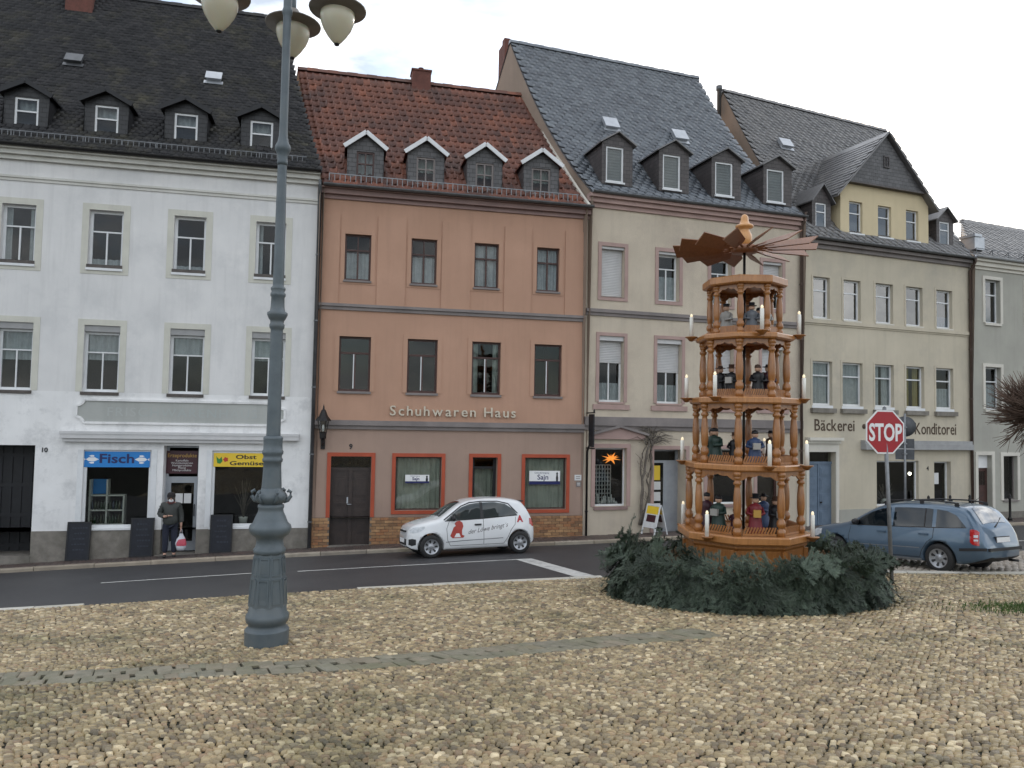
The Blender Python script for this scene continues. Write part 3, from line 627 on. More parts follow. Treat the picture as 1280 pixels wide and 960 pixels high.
def dormer(H, rf, xa, xb, zb, ze, za, yf, win, body='clad_dark', roofm='slate_dark', over=.18, side=.1, barge=None, fmat='frame_white', curtain=None, blind=None, transom=.4, mull=None, gmat='pane_glass', cr_=0):
    mb = MB(); xm = (xa+xb)/2; wall(mb, xa, xb, zb, ze, [[*win, .1]], yf, .1); mb.add([(xa, yf, ze), (xb, yf, ze), (xm, yf, za)], [(0, 1, 2)])
    for x in (xa, xb): mb.add([(x, yf, zb), (x, yf, ze), (x, rf.y_at(x, ze)+.25, ze), (x, rf.y_at(x, zb)+.2, zb)], [(0, 1, 2, 3)])
    mb.add([(xa, yf+.9, zb), (xb, yf+.9, zb), (xb, yf+.9, ze), (xa, yf+.9, ze)], [(0, 1, 2, 3)])
    d = mb.build('dormer', body, H); rm = MB(); th = .05; sl = (za-ze)/((xb-xa)/2)
    for s in (-1, 1):
        xo = xm+s*((xb-xa)/2+side); zo = ze-sl*side; yA = rf.y_at(xm, za)+.3; yB = rf.y_at(xo, zo)+.3; y0 = yf-over
        vs = [(xm, y0, za+.02), (xo, y0, zo+.02), (xo, yB, zo+.02), (xm, yA, za+.02)]; vs += [(a, b, c+th) for a, b, c in vs]
        rm.add(vs, [(3, 2, 1, 0), (4, 5, 6, 7), (0, 1, 5, 4), (1, 2, 6, 5), (2, 3, 7, 6)])
    rm.build('dormer_roof', roofm, d)
    if barge:
        bm_ = MB()
        for s in (-1, 1): bm_.bar((xm, yf-over-.02, za+.03), (xm+s*((xb-xa)/2+side+.02), yf-over-.02, ze-sl*side+.03), .04, .12)
        bm_.build('bargeboard', barge, d)
    x0, x1, z0, z1 = win; f = MB(); fw = .055; y = yf+.03
    f.box(x0, x0+fw, y, y+.06, z0, z1); f.box(x1-fw, x1, y, y+.06, z0, z1); f.box(x0+fw, x1-fw, y, y+.06, z0, z0+fw); f.box(x0+fw, x1-fw, y, y+.06, z1-fw, z1)
    xm2 = (x0+x1)/2
    if transom: zt = z1-(z1-z0)*transom; f.box(x0+fw, x1-fw, y-.004, y+.05, zt-.02, zt+.02)
    if mull: f.box(xm2-.02, xm2+.02, y-.006, y+.05, z0+fw, z1-fw)
    f.box(x0-.03, x1+.03, yf-.06, yf+.02, z0-.06, z0-.005)
    f.build('window_frame', fmat, d); MB().box(x0+fw-.004, x1-fw+.004, y+.026, y+.034, z0+fw-.004, z1-fw+.004).build('pane', gmat, d)
    if curtain:
        m = MB(); k = curtain[0]
        if k == 'full': fold_sheet(m, x0, x1, z0, z1, y+.2)
        elif k == 'top': fold_sheet(m, x0, x1, z1-(z1-z0)*curtain[1], z1, y+.2)
        elif k == 'half': fold_sheet(m, x0, x1, z0, z0+(z1-z0)*curtain[1], y+.2)
        m.build('curtain', curtain[-1] if isinstance(curtain[-1], str) and len(curtain) > 1 else 'net_curtain', d)
    if blind: m = MB(); slats(m, x0+fw, x1-fw, z0+fw, z1-fw, y+.06, .09); m.build('blind', blind, d)
    return d
def strip(H, name, mat, x0, x1, levels):
    """layered moulding: levels = [(z0,z1,out),...]"""
    mb = MB()
    for z0, z1, out in levels: mb.box(x0, x1, -out, .03, z0, z1)
    return mb.build(name, mat, H)
def gutter(H, x0, x1, y, z, r=.07, mat='zinc', name='gutter'):
    mb = MB(); n = 8; pr = [(y+r*math.cos(math.pi+math.pi*i/n), z+r*math.sin(math.pi+math.pi*i/n)) for i in range(n+1)]; k = len(pr)
    inn = [(y+(r-.012)*math.cos(math.pi+math.pi*i/n), z+(r-.012)*math.sin(math.pi+math.pi*i/n)) for i in range(n+1)][::-1]; ring = pr+inn; m = len(ring)
    mb.add([(x0, a, b) for a, b in ring]+[(x1, a, b) for a, b in ring], [(i, (i+1) % m, (i+1) % m+m, i+m) for i in range(m)]+[tuple(range(m)), tuple(range(2*m-1, m-1, -1))])
    return mb.build(name, mat, H)
def downpipe(H, x, z0, z1, r=.05, mat='zinc', y=-.1):
    mb = MB(); mb.tube([(x, -.35, z1+.35), (x, -.3, z1+.18), (x, y, z1-.1), (x, y, z0)], r, 10)
    for z in np.arange(z0+.8, z1-.4, 1.9): mb.lathe([(r+.012, z-.02), (r+.012, z+.02)], 10, (x, y), smooth=False); mb.box(x-.012, x+.012, y, .02, z-.012, z+.012)
    return mb.build('downpipe', mat, H)
def snow_guard(H, x0, x1, y, z, h=.2, step=.11, bars=True, gm='zinc'):
    mb = MB(); mb.box(x0, x1, y-.01, y+.01, z+h-.012, z+h+.012); mb.box(x0, x1, y-.008, y+.008, z+.03, z+.05)
    for x in np.arange(x0, x1, step if bars else .8): mb.box(x-.009, x+.009, y-.006, y+.006, z+.04, z+h)
    for x in np.arange(x0, x1, .9): mb.bar((x, y, z+h), (x, y+.22, z+.05), .02, .02); mb.box(x-.012, x+.012, y-.012, y+.012, z-.06, z+h)
    return mb.build('snow_guard', gm, H)
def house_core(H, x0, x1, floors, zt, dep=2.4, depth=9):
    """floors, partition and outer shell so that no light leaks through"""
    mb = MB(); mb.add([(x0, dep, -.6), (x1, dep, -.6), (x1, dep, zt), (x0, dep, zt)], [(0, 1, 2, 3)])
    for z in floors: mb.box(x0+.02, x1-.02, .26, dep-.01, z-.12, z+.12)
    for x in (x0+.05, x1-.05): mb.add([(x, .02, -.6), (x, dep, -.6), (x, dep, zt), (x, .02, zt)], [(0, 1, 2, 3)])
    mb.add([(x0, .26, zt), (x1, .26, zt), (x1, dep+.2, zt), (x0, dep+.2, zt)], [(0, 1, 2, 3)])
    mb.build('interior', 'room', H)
def letters(name, txt, F_, px0, px1, py_base, hgt_px, mat, label, ext=.012, off=.002, sx=None, yoff=-.02, cat='lettering', shear=0.0):
    """a row of separate standing letters fixed to a facade"""
    x0, z0 = F_.at(px0, py_base); x1, z1 = F_.at(px1, py_base); hgt = F_.z((px0+px1)/2, py_base-hgt_px)-F_.z((px0+px1)/2, py_base)
    T = thing(name, label, cat, F_.w((x0+x1)/2, yoff, (z0+z1)/2), F_.ang); adv = []; mes = []
    for c in txt:
        if c == ' ': adv.append(.32*hgt); mes.append(None); continue
        me = text_mesh(c, hgt*1.37, ext, off, shear, 1, 'LEFT', mat); xs = [v.co.x for v in me.vertices]
        for v in me.vertices: v.co.x -= min(xs)
        adv.append(max(xs)-min(xs)); mes.append(me)
    k = min(1.05, (x1-x0)/(sum(adv)+.1*hgt*(len(txt)-1))); gap = ((x1-x0)/k-sum(adv))/(len(txt)-1); x = -(x1-x0)/2
    for a, me in zip(adv, mes):
        if me:
            for v in me.vertices: v.co = Vector((v.co.x*k, -v.co.z, v.co.y))
            link('letter', me, T, (x, 0, 0))
        x += (a+gap)*k
    return T
# ================================================================== white house (shop with fish and vegetables)
FX = FA; XL = -20.0
HA = thing('white_house', 'long white plastered house with dark slate roof and a small grocery shop', 'house', FX.o, FX.ang)
ze = (FX.z(0, 179, -.35)+FX.z(392, 211, -.35))/2
top = row(FX, [(1, 44, 256, 329), (110.5, 153.5, 263, 335), (217, 257, 270, 341), (319.5, 357, 278, 348)])
fst = row(FX, [(-4, 40, 404, 487), (104, 149, 405.5, 489), (211.6, 254.7, 411, 493), (314, 356, 416, 495.5)])
dx = top[1][0]-top[0][0]
for rw in (top, fst):
    for k in (1, 2): rw.insert(0, [rw[0][0]-dx, rw[0][1]-dx, rw[0][2], rw[0][3]])
zs = FX.z(200, 492); gate = rect(FX, -60, 41, 556, 700); gate[2] = -.7+.5
shop1 = rect(FX, 103, 188, 563, 659); shop2 = rect(FX, 264, 338, 563, 659); door = rect(FX, 202.5, 246.5, 557, 693); zpl = FX.z(200, 662)
for s_ in (shop1, shop2): s_[2] = (shop1[2]+shop2[2])/2; s_[3] = (shop1[3]+shop2[3])/2
mb = MB(); wall(mb, XL, 0, zs, ze-.1, top+fst, rev=.22); mb.build('wall', 'plaster_white', HA)
gfh = [[*gate, 1.0], [*shop1, .12], [*shop2, .12], [*door, .45]]
mb = MB(); wall(mb, XL, 0, zpl, zs, gfh, y=-.012, rev=.2); mb.build('ground_floor_wall', 'plaster_white_low', HA)
mb = MB(); wall(mb, XL, -.02, -.7, zpl, [[*gate, 1.0], [*door, .45]], y=-.035, rev=.2); mb.add([(XL, -.035, zpl), (0, -.035, zpl), (0, .0, zpl), (XL, .0, zpl)], [(0, 1, 2, 3)]); mb.build('stone_plinth', 'stone_plinth', HA)
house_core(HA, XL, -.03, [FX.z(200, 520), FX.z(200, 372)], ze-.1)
for i, r in enumerate(top): window(HA, r, .14, .07, transom=.36, mull='low', sill=(.07, .05, 'frame_white'), sur=(.17, .012, 'surround_cream', 1), curtain=[None, ('half', .16), ('sides', .2), ('half', .14), ('half', .1), ('sides', .16)][i], tw=.04)
for i, r in enumerate(fst): window(HA, r, .15, .065, transom=.34, mull='low', box=.17, sill=(.09, .05, 'sill_dark'), sur=(.16, .012, 'surround_cream'), curtain=[None, ('top', .5), ('top', .5), ('top', .46), ('top', .34), ('top', .38)][i], tw=.035)
for r in top: MB().box(r[0]-.02, r[1]+.02, -.03, .1, r[2], r[2]+.09).build('window_box', 'sill_dark', HA)
# cornice, frieze line, sign panel
zc = [(FX.z(0, y)+FX.z(392, y+dy))/2 for y, dy in ((184, 31), (197.5, 32), (218.5, 32.5), (222.5, 32.5))]
strip(HA, 'cornice', 'cornice_white', XL, 0.0, [(zc[1]-.03, zc[1]+.09, .10), (zc[1]+.09, zc[0]-.1, .2), (zc[0]-.1, ze-.03, .3)])
strip(HA, 'frieze_moulding', 'cornice_white', XL, 0.0, [(zc[3]-.02, zc[2]-.03, .03), (zc[2]-.03, zc[2]+.03, .06)])
pl = rect(FX, 96, 356, 502, 530); a, b, c, d = pl; n_ = .2; ch = [(a, c+.17), (a+.13, c+.12), (a+n_, c), (b-n_, c), (b-.13, c+.12), (b, c+.17), (b, d-.17), (b-.13, d-.12), (b-n_, d), (a+n_, d), (a+.13, d-.12), (a, d-.17)]
mb = MB(); mb.prism(ch, -.03, .01); pn = mb.build('name_panel', 'sign_panel', HA)
mb = MB(); q = ch+[ch[0]]
for p0, p1 in zip(q[:-1], q[1:]): mb.bar((p0[0], -.035, p0[1]), (p1[0], -.035, p1[1]), .06, .06)
mb.build('panel_frame', 'plaster_white_low', pn)
me = text_mesh('FRISCHWARENHAUS', .34, .001, 0, 0, (b-a)*.8/3.9, 'CENTER', 'ghost_paint', 1.15)
for v in me.vertices: v.co = Vector((v.co.x, -v.co.z, v.co.y))
link('faded_lettering', me, pn, ((a+b)/2, -.0325, (c+d)/2-.12))
# awning box over the shop
aw = rect(FX, 78, 374, 541, 549); mb = MB(); mb.box(aw[0], aw[1], -.22, .0, aw[2], aw[3]); mb.box(aw[0]-.01, aw[1]+.01, -.235, .0, aw[3]-.06, aw[3]+.01); mb.box(aw[0]+.05, aw[1]-.8, -.16, 0, aw[2]-.09, aw[2]-.005); mb.build('awning_box', 'shutter_white', HA)
# gate, shop windows, shop door
mb = MB(); mb.box(gate[0], gate[1], .8, .84, gate[2], gate[3])
for z in np.linspace(gate[2]+.4, gate[3]-.3, 4): mb.box(gate[0]+.1, gate[1]-.1, .77, .8, z-.05, z+.05)
for x in np.linspace(gate[0]+.3, gate[1]-.1, 7): mb.box(x-.04, x+.04, .775, .8, gate[2], gate[3])
mb.build('gate', 'gate_black', HA); MB().box(gate[0], gate[1], -.05, .8, gate[2]-.6, .04).build('gate_step', 'stone_plinth', HA)
for r in (shop1, shop2):
    so_ = window(HA, r, .06, .07, transom=None, mull=None, gmat='shop_glass', name='shop_window'); m = MB(); m.box(r[0]-.03, r[1]+.03, -.06, .055, r[2]-.05, r[2]-.004); m.box(r[0]-.14, r[0]-.003, -.03, .0, r[2], r[3]); m.box(r[1]+.003, r[1]+.14, -.03, 0, r[2], r[3]); m.build('sill', 'frame_white', so_)
sx0, sx1, sz0, sz1 = door; sp_ = rect(FX, 208, 247, 566, 594, .35)
m = MB(); y = .36; fw = .07; zt = sp_[2]-.04; m.box(sx0, sx0+fw, y, y+.07, sz0, sz1); m.box(sx1-fw, sx1, y, y+.07, sz0, sz1); m.box(sx0+fw, sx1-fw, y, y+.07, zt-fw, zt); m.box(sx0+fw, sx1-fw, y, y+.07, sz1-fw, sz1); m.box(sx0+fw, sx1-fw, y, y+.07, sz0+.05, sz0+.3); m.box(sx0+fw, sx0+fw+.08, y-.01, y+.05, sz0+.3, zt-fw); m.box(sx1-fw-.08, sx1-fw, y-.01, y+.05, sz0+.3, zt-fw); m.box(sx0+fw, sx1-fw, y-.008, y+.05, zt-fw-.1, zt-fw-.002)
sdo = m.build('shop_door', 'frame_grey', HA); MB().box(sx0+fw+.075, sx1-fw-.075, y+.02, y+.03, sz0+.29, zt-fw-.09).build('pane', 'shop_glass', sdo)
m = MB(); m.tube([(sx1-fw-.05, y-.03, sz0+1.0), (sx1-fw-.05, y-.06, sz0+1.02), (sx1-fw-.05, y-.06, sz0+1.3), (sx1-fw-.05, y-.03, sz0+1.32)], .015, 6); m.build('door_handle', 'iron_black', sdo)
for xx in (.2, .42): MB().box(sx0+fw+xx, sx0+fw+xx+.19, y+.008, y+.016, sz0+1.35, sz0+1.62).build('notice_sheet', 'paper', sdo)
MB().box(sx0-.1, sx1+.1, -.2, .44, -.3, sz0+.02).build('door_step', 'stone_plinth', HA)
hn = text_mesh('10', .17, .004, .004, 0, 1, 'CENTER', 'black')
for v in hn.vertices: v.co = Vector((v.co.x, -v.co.z, v.co.y))
q = FX.at(55.5, 565); link('house_number', hn, HA, (q[0], -.022, q[1]))
# roof
rl = FX.at(354, 20, 5.0); sl_ = FX.at(170, 2, 5.0); zr = (rl[1]+sl_[1])/2
RA = Roof(FX, XL, 0.05, ze, -.3, (XL-2.2, 5.0, zr), (rl[0], 5.0, zr), .12)
dw = row(FX, [(17.5, 48, 121.5, 165), (118, 148, 131.5, 173), (217.5, 247, 142, 183), (312.5, 341, 152, 192)], .3); d0 = dw[1][0]-dw[0][0]; dw.insert(0, [dw[0][0]-d0, dw[0][1]-d0, *dw[0][2:]])
zap = FX.z(133, 112, .1)
roA = roof_build(HA, RA, 'slate_dark', 'clad_dark', 'slate', .2, .16, 5, [(r[0]-.2, r[1]+.2, .3, .8) for r in dw], ridge_mat='slate_dark')
for r in dw: dormer(HA, RA, r[0]-.26, r[1]+.26, r[2]-.2, r[3]+.06, zap, .3, r, 'clad_dark', 'clad_dark', .16, .1, 'gate_black', curtain=('top', .3))
gutter(HA, XL, .02, -.36, ze+.02, .075, 'iron_black'); snow_guard(HA, XL+.3, -.4, -.05, ze+.25, .2, .14)
def roof_hatch(ro, rf, px, py, mat='zinc_light', sx=.42, sz=.32):
    t_best = None
    for t in np.linspace(.05, .98, 120):
        p = rf.pt(.5, t); x, z = rf.F.at(px, py, p.y); u = (x-rf.pt(0, t).x)/(rf.pt(1, t).x-rf.pt(0, t).x); p = rf.pt(min(max(u, 0), 1), t)
        if t_best is None or abs(p.z-z) < t_best[0]: t_best = (abs(p.z-z), p, t, u)
    _, p, t, u = t_best; V = (rf.pt(u, min(1, t+.02))-rf.pt(u, t-.02)).normalized(); V.x = 0; V.normalize(); Nn = Vector((0, -V.z, V.y)); m = Matrix(((1, 0, 0, p.x), (0, V.y, Nn.y, p.y), (0, V.z, Nn.z, p.z), (0, 0, 0, 1)))
    b = MB(); b.obox(m @ Matrix.Translation((0, 0, .07)), sx, sz, .14); b.obox(m @ Matrix.Translation((0, -.02, .16)), sx+.06, sz+.06, .03); b.obox(m @ Matrix.Translation((0, -sz*.5-.08, .045)), sx+.14, .16, .02); b.build('roof_hatch', mat, ro)
roof_hatch(roA, RA, 94, 77, 'zinc'); roof_hatch(roA, RA, 268, 99)
q = FX.at(105, 12, 4.8); m = MB(); m.box(q[0]-.35, q[0]+.35, 4.4, 5.0, q[1]-.4, q[1]+1.3); m.box(q[0]-.42, q[0]+.42, 4.33, 5.07, q[1]+1.3, q[1]+1.4); m.box(q[0]-.4, q[0]+.4, 4.28, 4.45, q[1]-.5, q[1]+.12); m.build('chimney', 'chimney_brick', roA)

# ================================================================== terracotta pink house
FX = FB
HB = thing('pink_house', 'terracotta pink plastered house with red tiled roof and orange framed shop windows', 'house', FX.o, FX.ang)
x0, x1 = .004, WB
ze = (FX.z(400, 229, -.35)+FX.z(736, 257, -.35))/2
top = row(FX, [(431, 463.7, 293.5, 350), (514, 546, 299, 355.5), (593, 623.4, 304.5, 360.5), (671, 699, 309.5, 364)])
fst = row(FX, [(423.4, 463, 421.5, 489.5), (509, 546.6, 424, 491.5), (589.7, 625.6, 427.5, 493.5), (667.8, 702, 430.5, 494.5)])
z1_ = [(FX.z(400, a)+FX.z(729, b))/2 for a, b in ((525.5, 529.5), (534.5, 537), (379, 394.5), (385.5, 400.5), (243, 270), (264, 288))]
drr = rect(FX, 412.5, 463, 571, 674.5); sw1 = rect(FX, 494, 551.5, 571.5, 638); sw2 = rect(FX, 656, 707.5, 572, 636.5); nd_ = rect(FX, 590, 621, 571.5, 668)
zb_ = (FX.z(500, 646)+FX.z(720, 644))/2; drr[2] = -.25; nd_[2] = zb_-.62
for s_ in (sw1, sw2): s_[2] = (sw1[2]+sw2[2])/2; s_[3] = (sw1[3]+sw2[3])/2
nd_[3] = drr[3] = sw1[3]
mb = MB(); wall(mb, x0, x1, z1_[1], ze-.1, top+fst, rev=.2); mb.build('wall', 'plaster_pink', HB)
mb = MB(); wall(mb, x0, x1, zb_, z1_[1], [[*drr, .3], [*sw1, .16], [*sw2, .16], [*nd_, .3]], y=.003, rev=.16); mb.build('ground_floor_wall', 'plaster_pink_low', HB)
mb = MB(); wall(mb, x0, x1, -.7, zb_, [[*drr, .3], [*nd_, .3]], y=-.02); wb = mb.build('plinth', 'mortar', HB)
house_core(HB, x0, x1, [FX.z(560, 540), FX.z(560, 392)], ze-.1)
bm_ = MB(); bm_.box(0, 1, -.025, .0, 0, 1); bme = bm_.mesh('brick', 'clinker'); bw_, bh_ = .245, .085; z = zb_-bh_; j = 0; cnt = 0
zg = lambda x: gzf(*FX.w(x, 0, 0).xy)-FX.o.z+.06
while z > -.45:
    x = x0+.005-(bw_*.5 if j % 2 else 0)
    while x < x1:
        a, b = max(x, x0+.004), min(x+bw_-.012, x1-.004); xm = (a+b)/2; vis = z+bh_ > zg(xm)
        for hh in (drr, nd_):
            if a < hh[1] and b > hh[0]:
                if a < hh[0]-.05: b = hh[0]-.002
                elif b > hh[1]+.05: a = hh[1]+.002
                else: a = b
        if b-a > .03 and vis and cnt < 420:
            link('brick', bme, wb, mw=Matrix.Translation((a, -.021, z)) @ Matrix.Diagonal((b-a, 1+random.uniform(-.25, .2), bh_-.01, 1))); cnt += 1
        x += bw_
    z -= bh_; j += 1
MB().box(x0, x1, -.05, .0, zb_, zb_+.03).build('plinth_cap', 'clinker', HB) if False else None
CB = [('half', .62), ('half', .62), ('full',), ('full',)]
for i, r in enumerate(top): window(HB, r, .1, .05, 'frame_brown', .34, 'full', sill=(.06, .06, 'trim_grey'), sur=(.12, .015, 'plaster_pink', 1), curtain=CB[i], tw=.05)
for i, r in enumerate(fst): window(HB, r, .1, .055, 'frame_brown', .3, 'low', sill=(.07, .06, 'trim_grey'), sur=(.13, .02, 'plaster_pink'), curtain=[None, None, ('sides', .2, 'drape_grey'), None][i], tw=.06)
for i, r in enumerate(fst):
    xm = (r[0]+r[1])/2-.03; MB().box(xm-.014, xm+.014, .085, .095, r[2]+.08, r[3]-(r[3]-r[2])*.32).build('weather_strip', 'frame_white', HB)
lz0, lz1 = z1_[3]+.13, z1_[5]-.05
for a, b in ((399, 424), (471.5, 507), (552, 588), (630.5, 664), (706.5, 730)): MB().box(max(FX.x(a, 330), x0), min(FX.x(b, 330), x1), -.035, .004, lz0, lz1).build('pilaster_strip', 'plaster_pink', HB)
strip(HB, 'cornice', 'trim_mauve', x0-.02, x1+.1, [(z1_[4]-.10, z1_[4]+.02, .06), (z1_[4]+.02, z1_[4]+.16, .18), (z1_[4]+.16, ze-.04, .28)])
strip(HB, 'string_course', 'trim_grey', x0, x1, [(z1_[3]-.03, z1_[3]+.07, .05), (z1_[3]+.07, z1_[2], .10)])
strip(HB, 'shopfront_moulding', 'trim_grey', x0, x1, [(z1_[1]-.06, z1_[1]+.05, .07), (z1_[1]+.05, z1_[0]+.0, .14)])
for r in (sw1, sw2): window(HB, r, .1, .035, 'frame_brown', None, None, 'shop_glass', ('full', 'drape_grey'), sur=(.105, .03, 'paint_orange', 1), cy=.09, name='shop_window')
m = MB(); sxx = [drr, nd_]
for r in sxx:
    s = MB(); s.box(r[0]-.11, r[0]-.003, -.03, .02, zb_+.004, r[3]+.11); s.box(r[1]+.003, r[1]+.11, -.03, .02, zb_+.004, r[3]+.11); s.box(r[0]-.003, r[1]+.003, -.03, .02, r[3]+.003, r[3]+.11); s.build('door_surround', 'paint_orange', HB)
a, b, c, d = drr; m = MB(); y = .2; xm = (a+b)/2; zt = d-.42; m.box(a, b, y, y+.05, c, zt); m.box(a, b, y-.03, y+.06, zt, zt+.09)
for s0, s1 in ((a+.08, xm-.1), (xm+.1, b-.08)):
    for f0, f1 in ((.12, .3), (.36, .56), (.6, .66), (.7, .93)):
        h_ = zt-c; p0, p1 = c+h_*f0, c+h_*f1; m.box(s0, s1, y-.012, y, p0, p1); m.box(s0+.05, s1-.05, y-.026, y-.012, p0+.05, max(p1-.05, p0+.06))
m.box(xm-.05, xm+.05, y-.03, y, c, zt); do = m.build('front_door', 'door_dark', HB)
MB().box(a, b, y+.02, y+.03, zt+.09, d).build('transom_pane', 'shop_glass', do); m = MB(); m.box(xm-.1, xm-.06, y-.04, y-.03, FX.z(437, 630), FX.z(437, 622)); m.tube([(xm-.08, y-.04, FX.z(437, 631)), (xm-.08, y-.08, FX.z(437, 631)), (xm+.04, y-.08, FX.z(437, 631))], .012, 6); m.build('door_handle', 'zinc_light', do)
a, b, c, d = nd_; m = MB(); zt = d-.35; m.box(a, a+.09, y, y+.06, c, d); m.box(b-.09, b, y, y+.06, c, d); m.box(a+.09, b-.09, y, y+.06, zt, zt+.07); m.box(a+.09, b-.09, y, y+.06, c, c+.4); m.box(a+.09, b-.09, y, y+.06, d-.05, d); do = m.build('side_door', 'gate_black', HB)
p = MB(); p.box(a+.085, b-.085, y+.02, y+.03, c+.4, zt); p.box(a+.085, b-.085, y+.02, y+.03, zt+.07, d-.05); p.build('pane', 'shop_glass', do); m = MB(); fold_sheet(m, a+.05, b-.05, c+.4, zt, y+.2); m.build('curtain', 'drape_grey', do)
MB().box(drr[0]-.05, drr[1]+.05, -.22, .18, -.4, zg((drr[0]+drr[1])/2)+.05).build('door_step', 'stone_plinth', HB)
hn = text_mesh('9', .2, .004, .006, 0, 1, 'CENTER', 'black')
for v in hn.vertices: v.co = Vector((v.co.x, -v.co.z, v.co.y))
q = FX.at(438.5, 561); link('house_number', hn, HB, (q[0], -.006, q[1]))
rl, rr = FX.at(372, 85, 4.3), FX.at(655, 118.5, 4.3); RB = Roof(FX, .1, x1-.02, ze, -.28, (rl[0], 4.3, rl[1]), (rr[0], 4.3, rr[1]), .16)
dw = row(FX, [(445.5, 468, 189.5, 222), (520.5, 544, 197, 231), (594.5, 617, 204, 236.5), (664.5, 688, 210.5, 243)], .12)
zap = (FX.z(457, 165.5, .0)+FX.z(606, 182, .0))/2
roB = roof_build(HB, RB, 'pantile', 'chimney_brick', 'pantile', .235, .34, 4.3, [(r[0]-.1, r[1]+.1, .1, .7) for r in dw], verge=((1,), .09, 'trim_light'))
for i, r in enumerate(dw): dormer(HB, RB, r[0]-.27, r[1]+.27, r[2]-.25, r[3]+.1, zap, .12, r, 'clad_grey', 'pantile', .14, .08, 'frame_white', ['frame_brown', 'trim_grey', 'trim_grey', 'trim_grey'][i], ('full',) if i == 0 else ('top', .5, 'drape_grey'), transom=.45, mull=True)
gutter(HB, .1, x1+.12, -.36, ze+.02, .075, 'zinc'); snow_guard(HB, .25, x1-.3, -.1, ze+.12, .27, .15, True, 'galvanised'); downpipe(HB, .0, .05, ze-.25, .055, 'zinc', -.12)
q = FX.at(526, 100, 4.3); m = MB(); m.box(q[0]-.33, q[0]+.33, 4.0, 4.6, q[1]-.6, q[1]+.2); m.box(q[0]-.36, q[0]+.36, 3.97, 4.63, q[1]+.2, q[1]+.26); m.lathe([(.08, q[1]+.26), (.08, q[1]+.4), (.1, q[1]+.42)], 10, (q[0], 4.3)); m.build('chimney', 'chimney_brick', roB)

# ================================================================== beige house
FX = FC
HC = thing('beige_house', 'beige rough plastered house with steep blue slate roof and rose window surrounds', 'house', FX.o, FX.ang)
x0, x1 = .012, WC
ze = (FX.z(740, 240, -.3)+FX.z(1005, 269, -.3))/2
top = row(FX, [(751.8, 780.5, 306.5, 369.5), (823, 849, 314, 376), (888.5, 914, 322, 382), (953.5, 977.5, 330, 388)])
fst = row(FX, [(748.8, 779.7, 418.5, 500), (821, 852, 423, 503), (888, 917, 429, 507), (952, 979, 434, 511)])
zz = [(FX.z(732, a)+FX.z(880, b))/2 for a, b in ((384.5, 397.5), (390.5, 403), (519.5, 524.5), (530, 534))]
sh1 = rect(FX, 743.5, 783, 560, 633); dr1 = rect(FX, 817, 857, 562, 657); sh2 = rect(FX, 884, 928, 562, 633); dr2 = rect(FX, 946, 975, 564, 655)
dr1[2] = dr2[2] = -.25; sh2[2] = sh1[2]; sh2[3] = sh1[3]
mb = MB(); wall(mb, x0, x1, zz[3], ze-.1, top+fst, rev=.22); mb.build('wall', 'plaster_beige', HC)
mb = MB(); wall(mb, x0, x1, -.7, zz[3], [[*sh1, .2], [*dr1, .7], [*sh2, .2], [*dr2, .3]], y=.004, rev=.2); mb.build('ground_floor_wall', 'plaster_beige', HC)
house_core(HC, x0, x1, [FX.z(820, 540), FX.z(820, 398)], ze-.1)
for i, r in enumerate(top):
    window(HC, r, .2, .06, transom=.3, mull='low', blind=[.97, 0, 0, .25][i], bmat='shutter_white', box=.08, sill=(.03, .03, 'trim_rose'), sur=(.12, .03, 'trim_rose', 1), curtain=[None, ('half', .55), ('half', .5), None][i], tw=.04)
for i, r in enumerate(fst):
    window(HC, r, .22, .06, transom=None, mull=True, blind=[.36, .48, .45, .4][i], bmat='shutter_white', box=.14, sill=(.06, .04, 'trim_rose'), sur=(.11, .03, 'trim_rose'), curtain=('half', .3), tw=.045)
    MB().box(r[0]-.2, r[1]+.2, -.05, .01, r[2]-.24, r[2]-.08).build('sill_apron', 'trim_rose', HC)
strip(HC, 'cornice', 'trim_rose', x0, x1, [(ze-.42, ze-.28, .06), (ze-.28, ze-.14, .16), (ze-.14, ze-.03, .26)])
strip(HC, 'string_course', 'trim_grey', x0, x1, [(zz[1]-.04, zz[1]+.06, .05), (zz[1]+.06, zz[0]+.02, .10)])
strip(HC, 'shopfront_moulding', 'trim_grey', x0, x1, [(zz[3]-.16, zz[3]-.02, .05), (zz[3]-.02, zz[2], .12)])
so_ = window(HC, sh1, .16, .045, transom=None, mull=None, gmat='shop_glass', sill=(.1, .06, 'trim_mauve'), sur=(.13, .03, 'trim_rose'), name='shop_window')
m = MB(); a, b = FX.x(739, 545), FX.x(805, 545); zp = FX.z(770, 549); zq = FX.z(768, 534); m.prism([(a, zp), (b, zp), (b, zp+.14), ((a+b)/2, zq), (a, zp+.14)], -.10, .01); m.build('pediment', 'trim_rose', HC); m = MB(); xm = (a+b)/2
m.bar((a-.08, -.12, zp+.15), (xm, -.12, zq+.03), .16, .07); m.bar((xm, -.12, zq+.03), (b+.08, -.12, zp+.15), .16, .07); m.build('pediment_coping', 'trim_grey', HC)
window(HC, sh2, .16, .045, transom=None, mull=None, gmat='shop_glass', sill=(.1, .06, 'trim_mauve'), sur=(.13, .03, 'trim_rose'), name='shop_window')
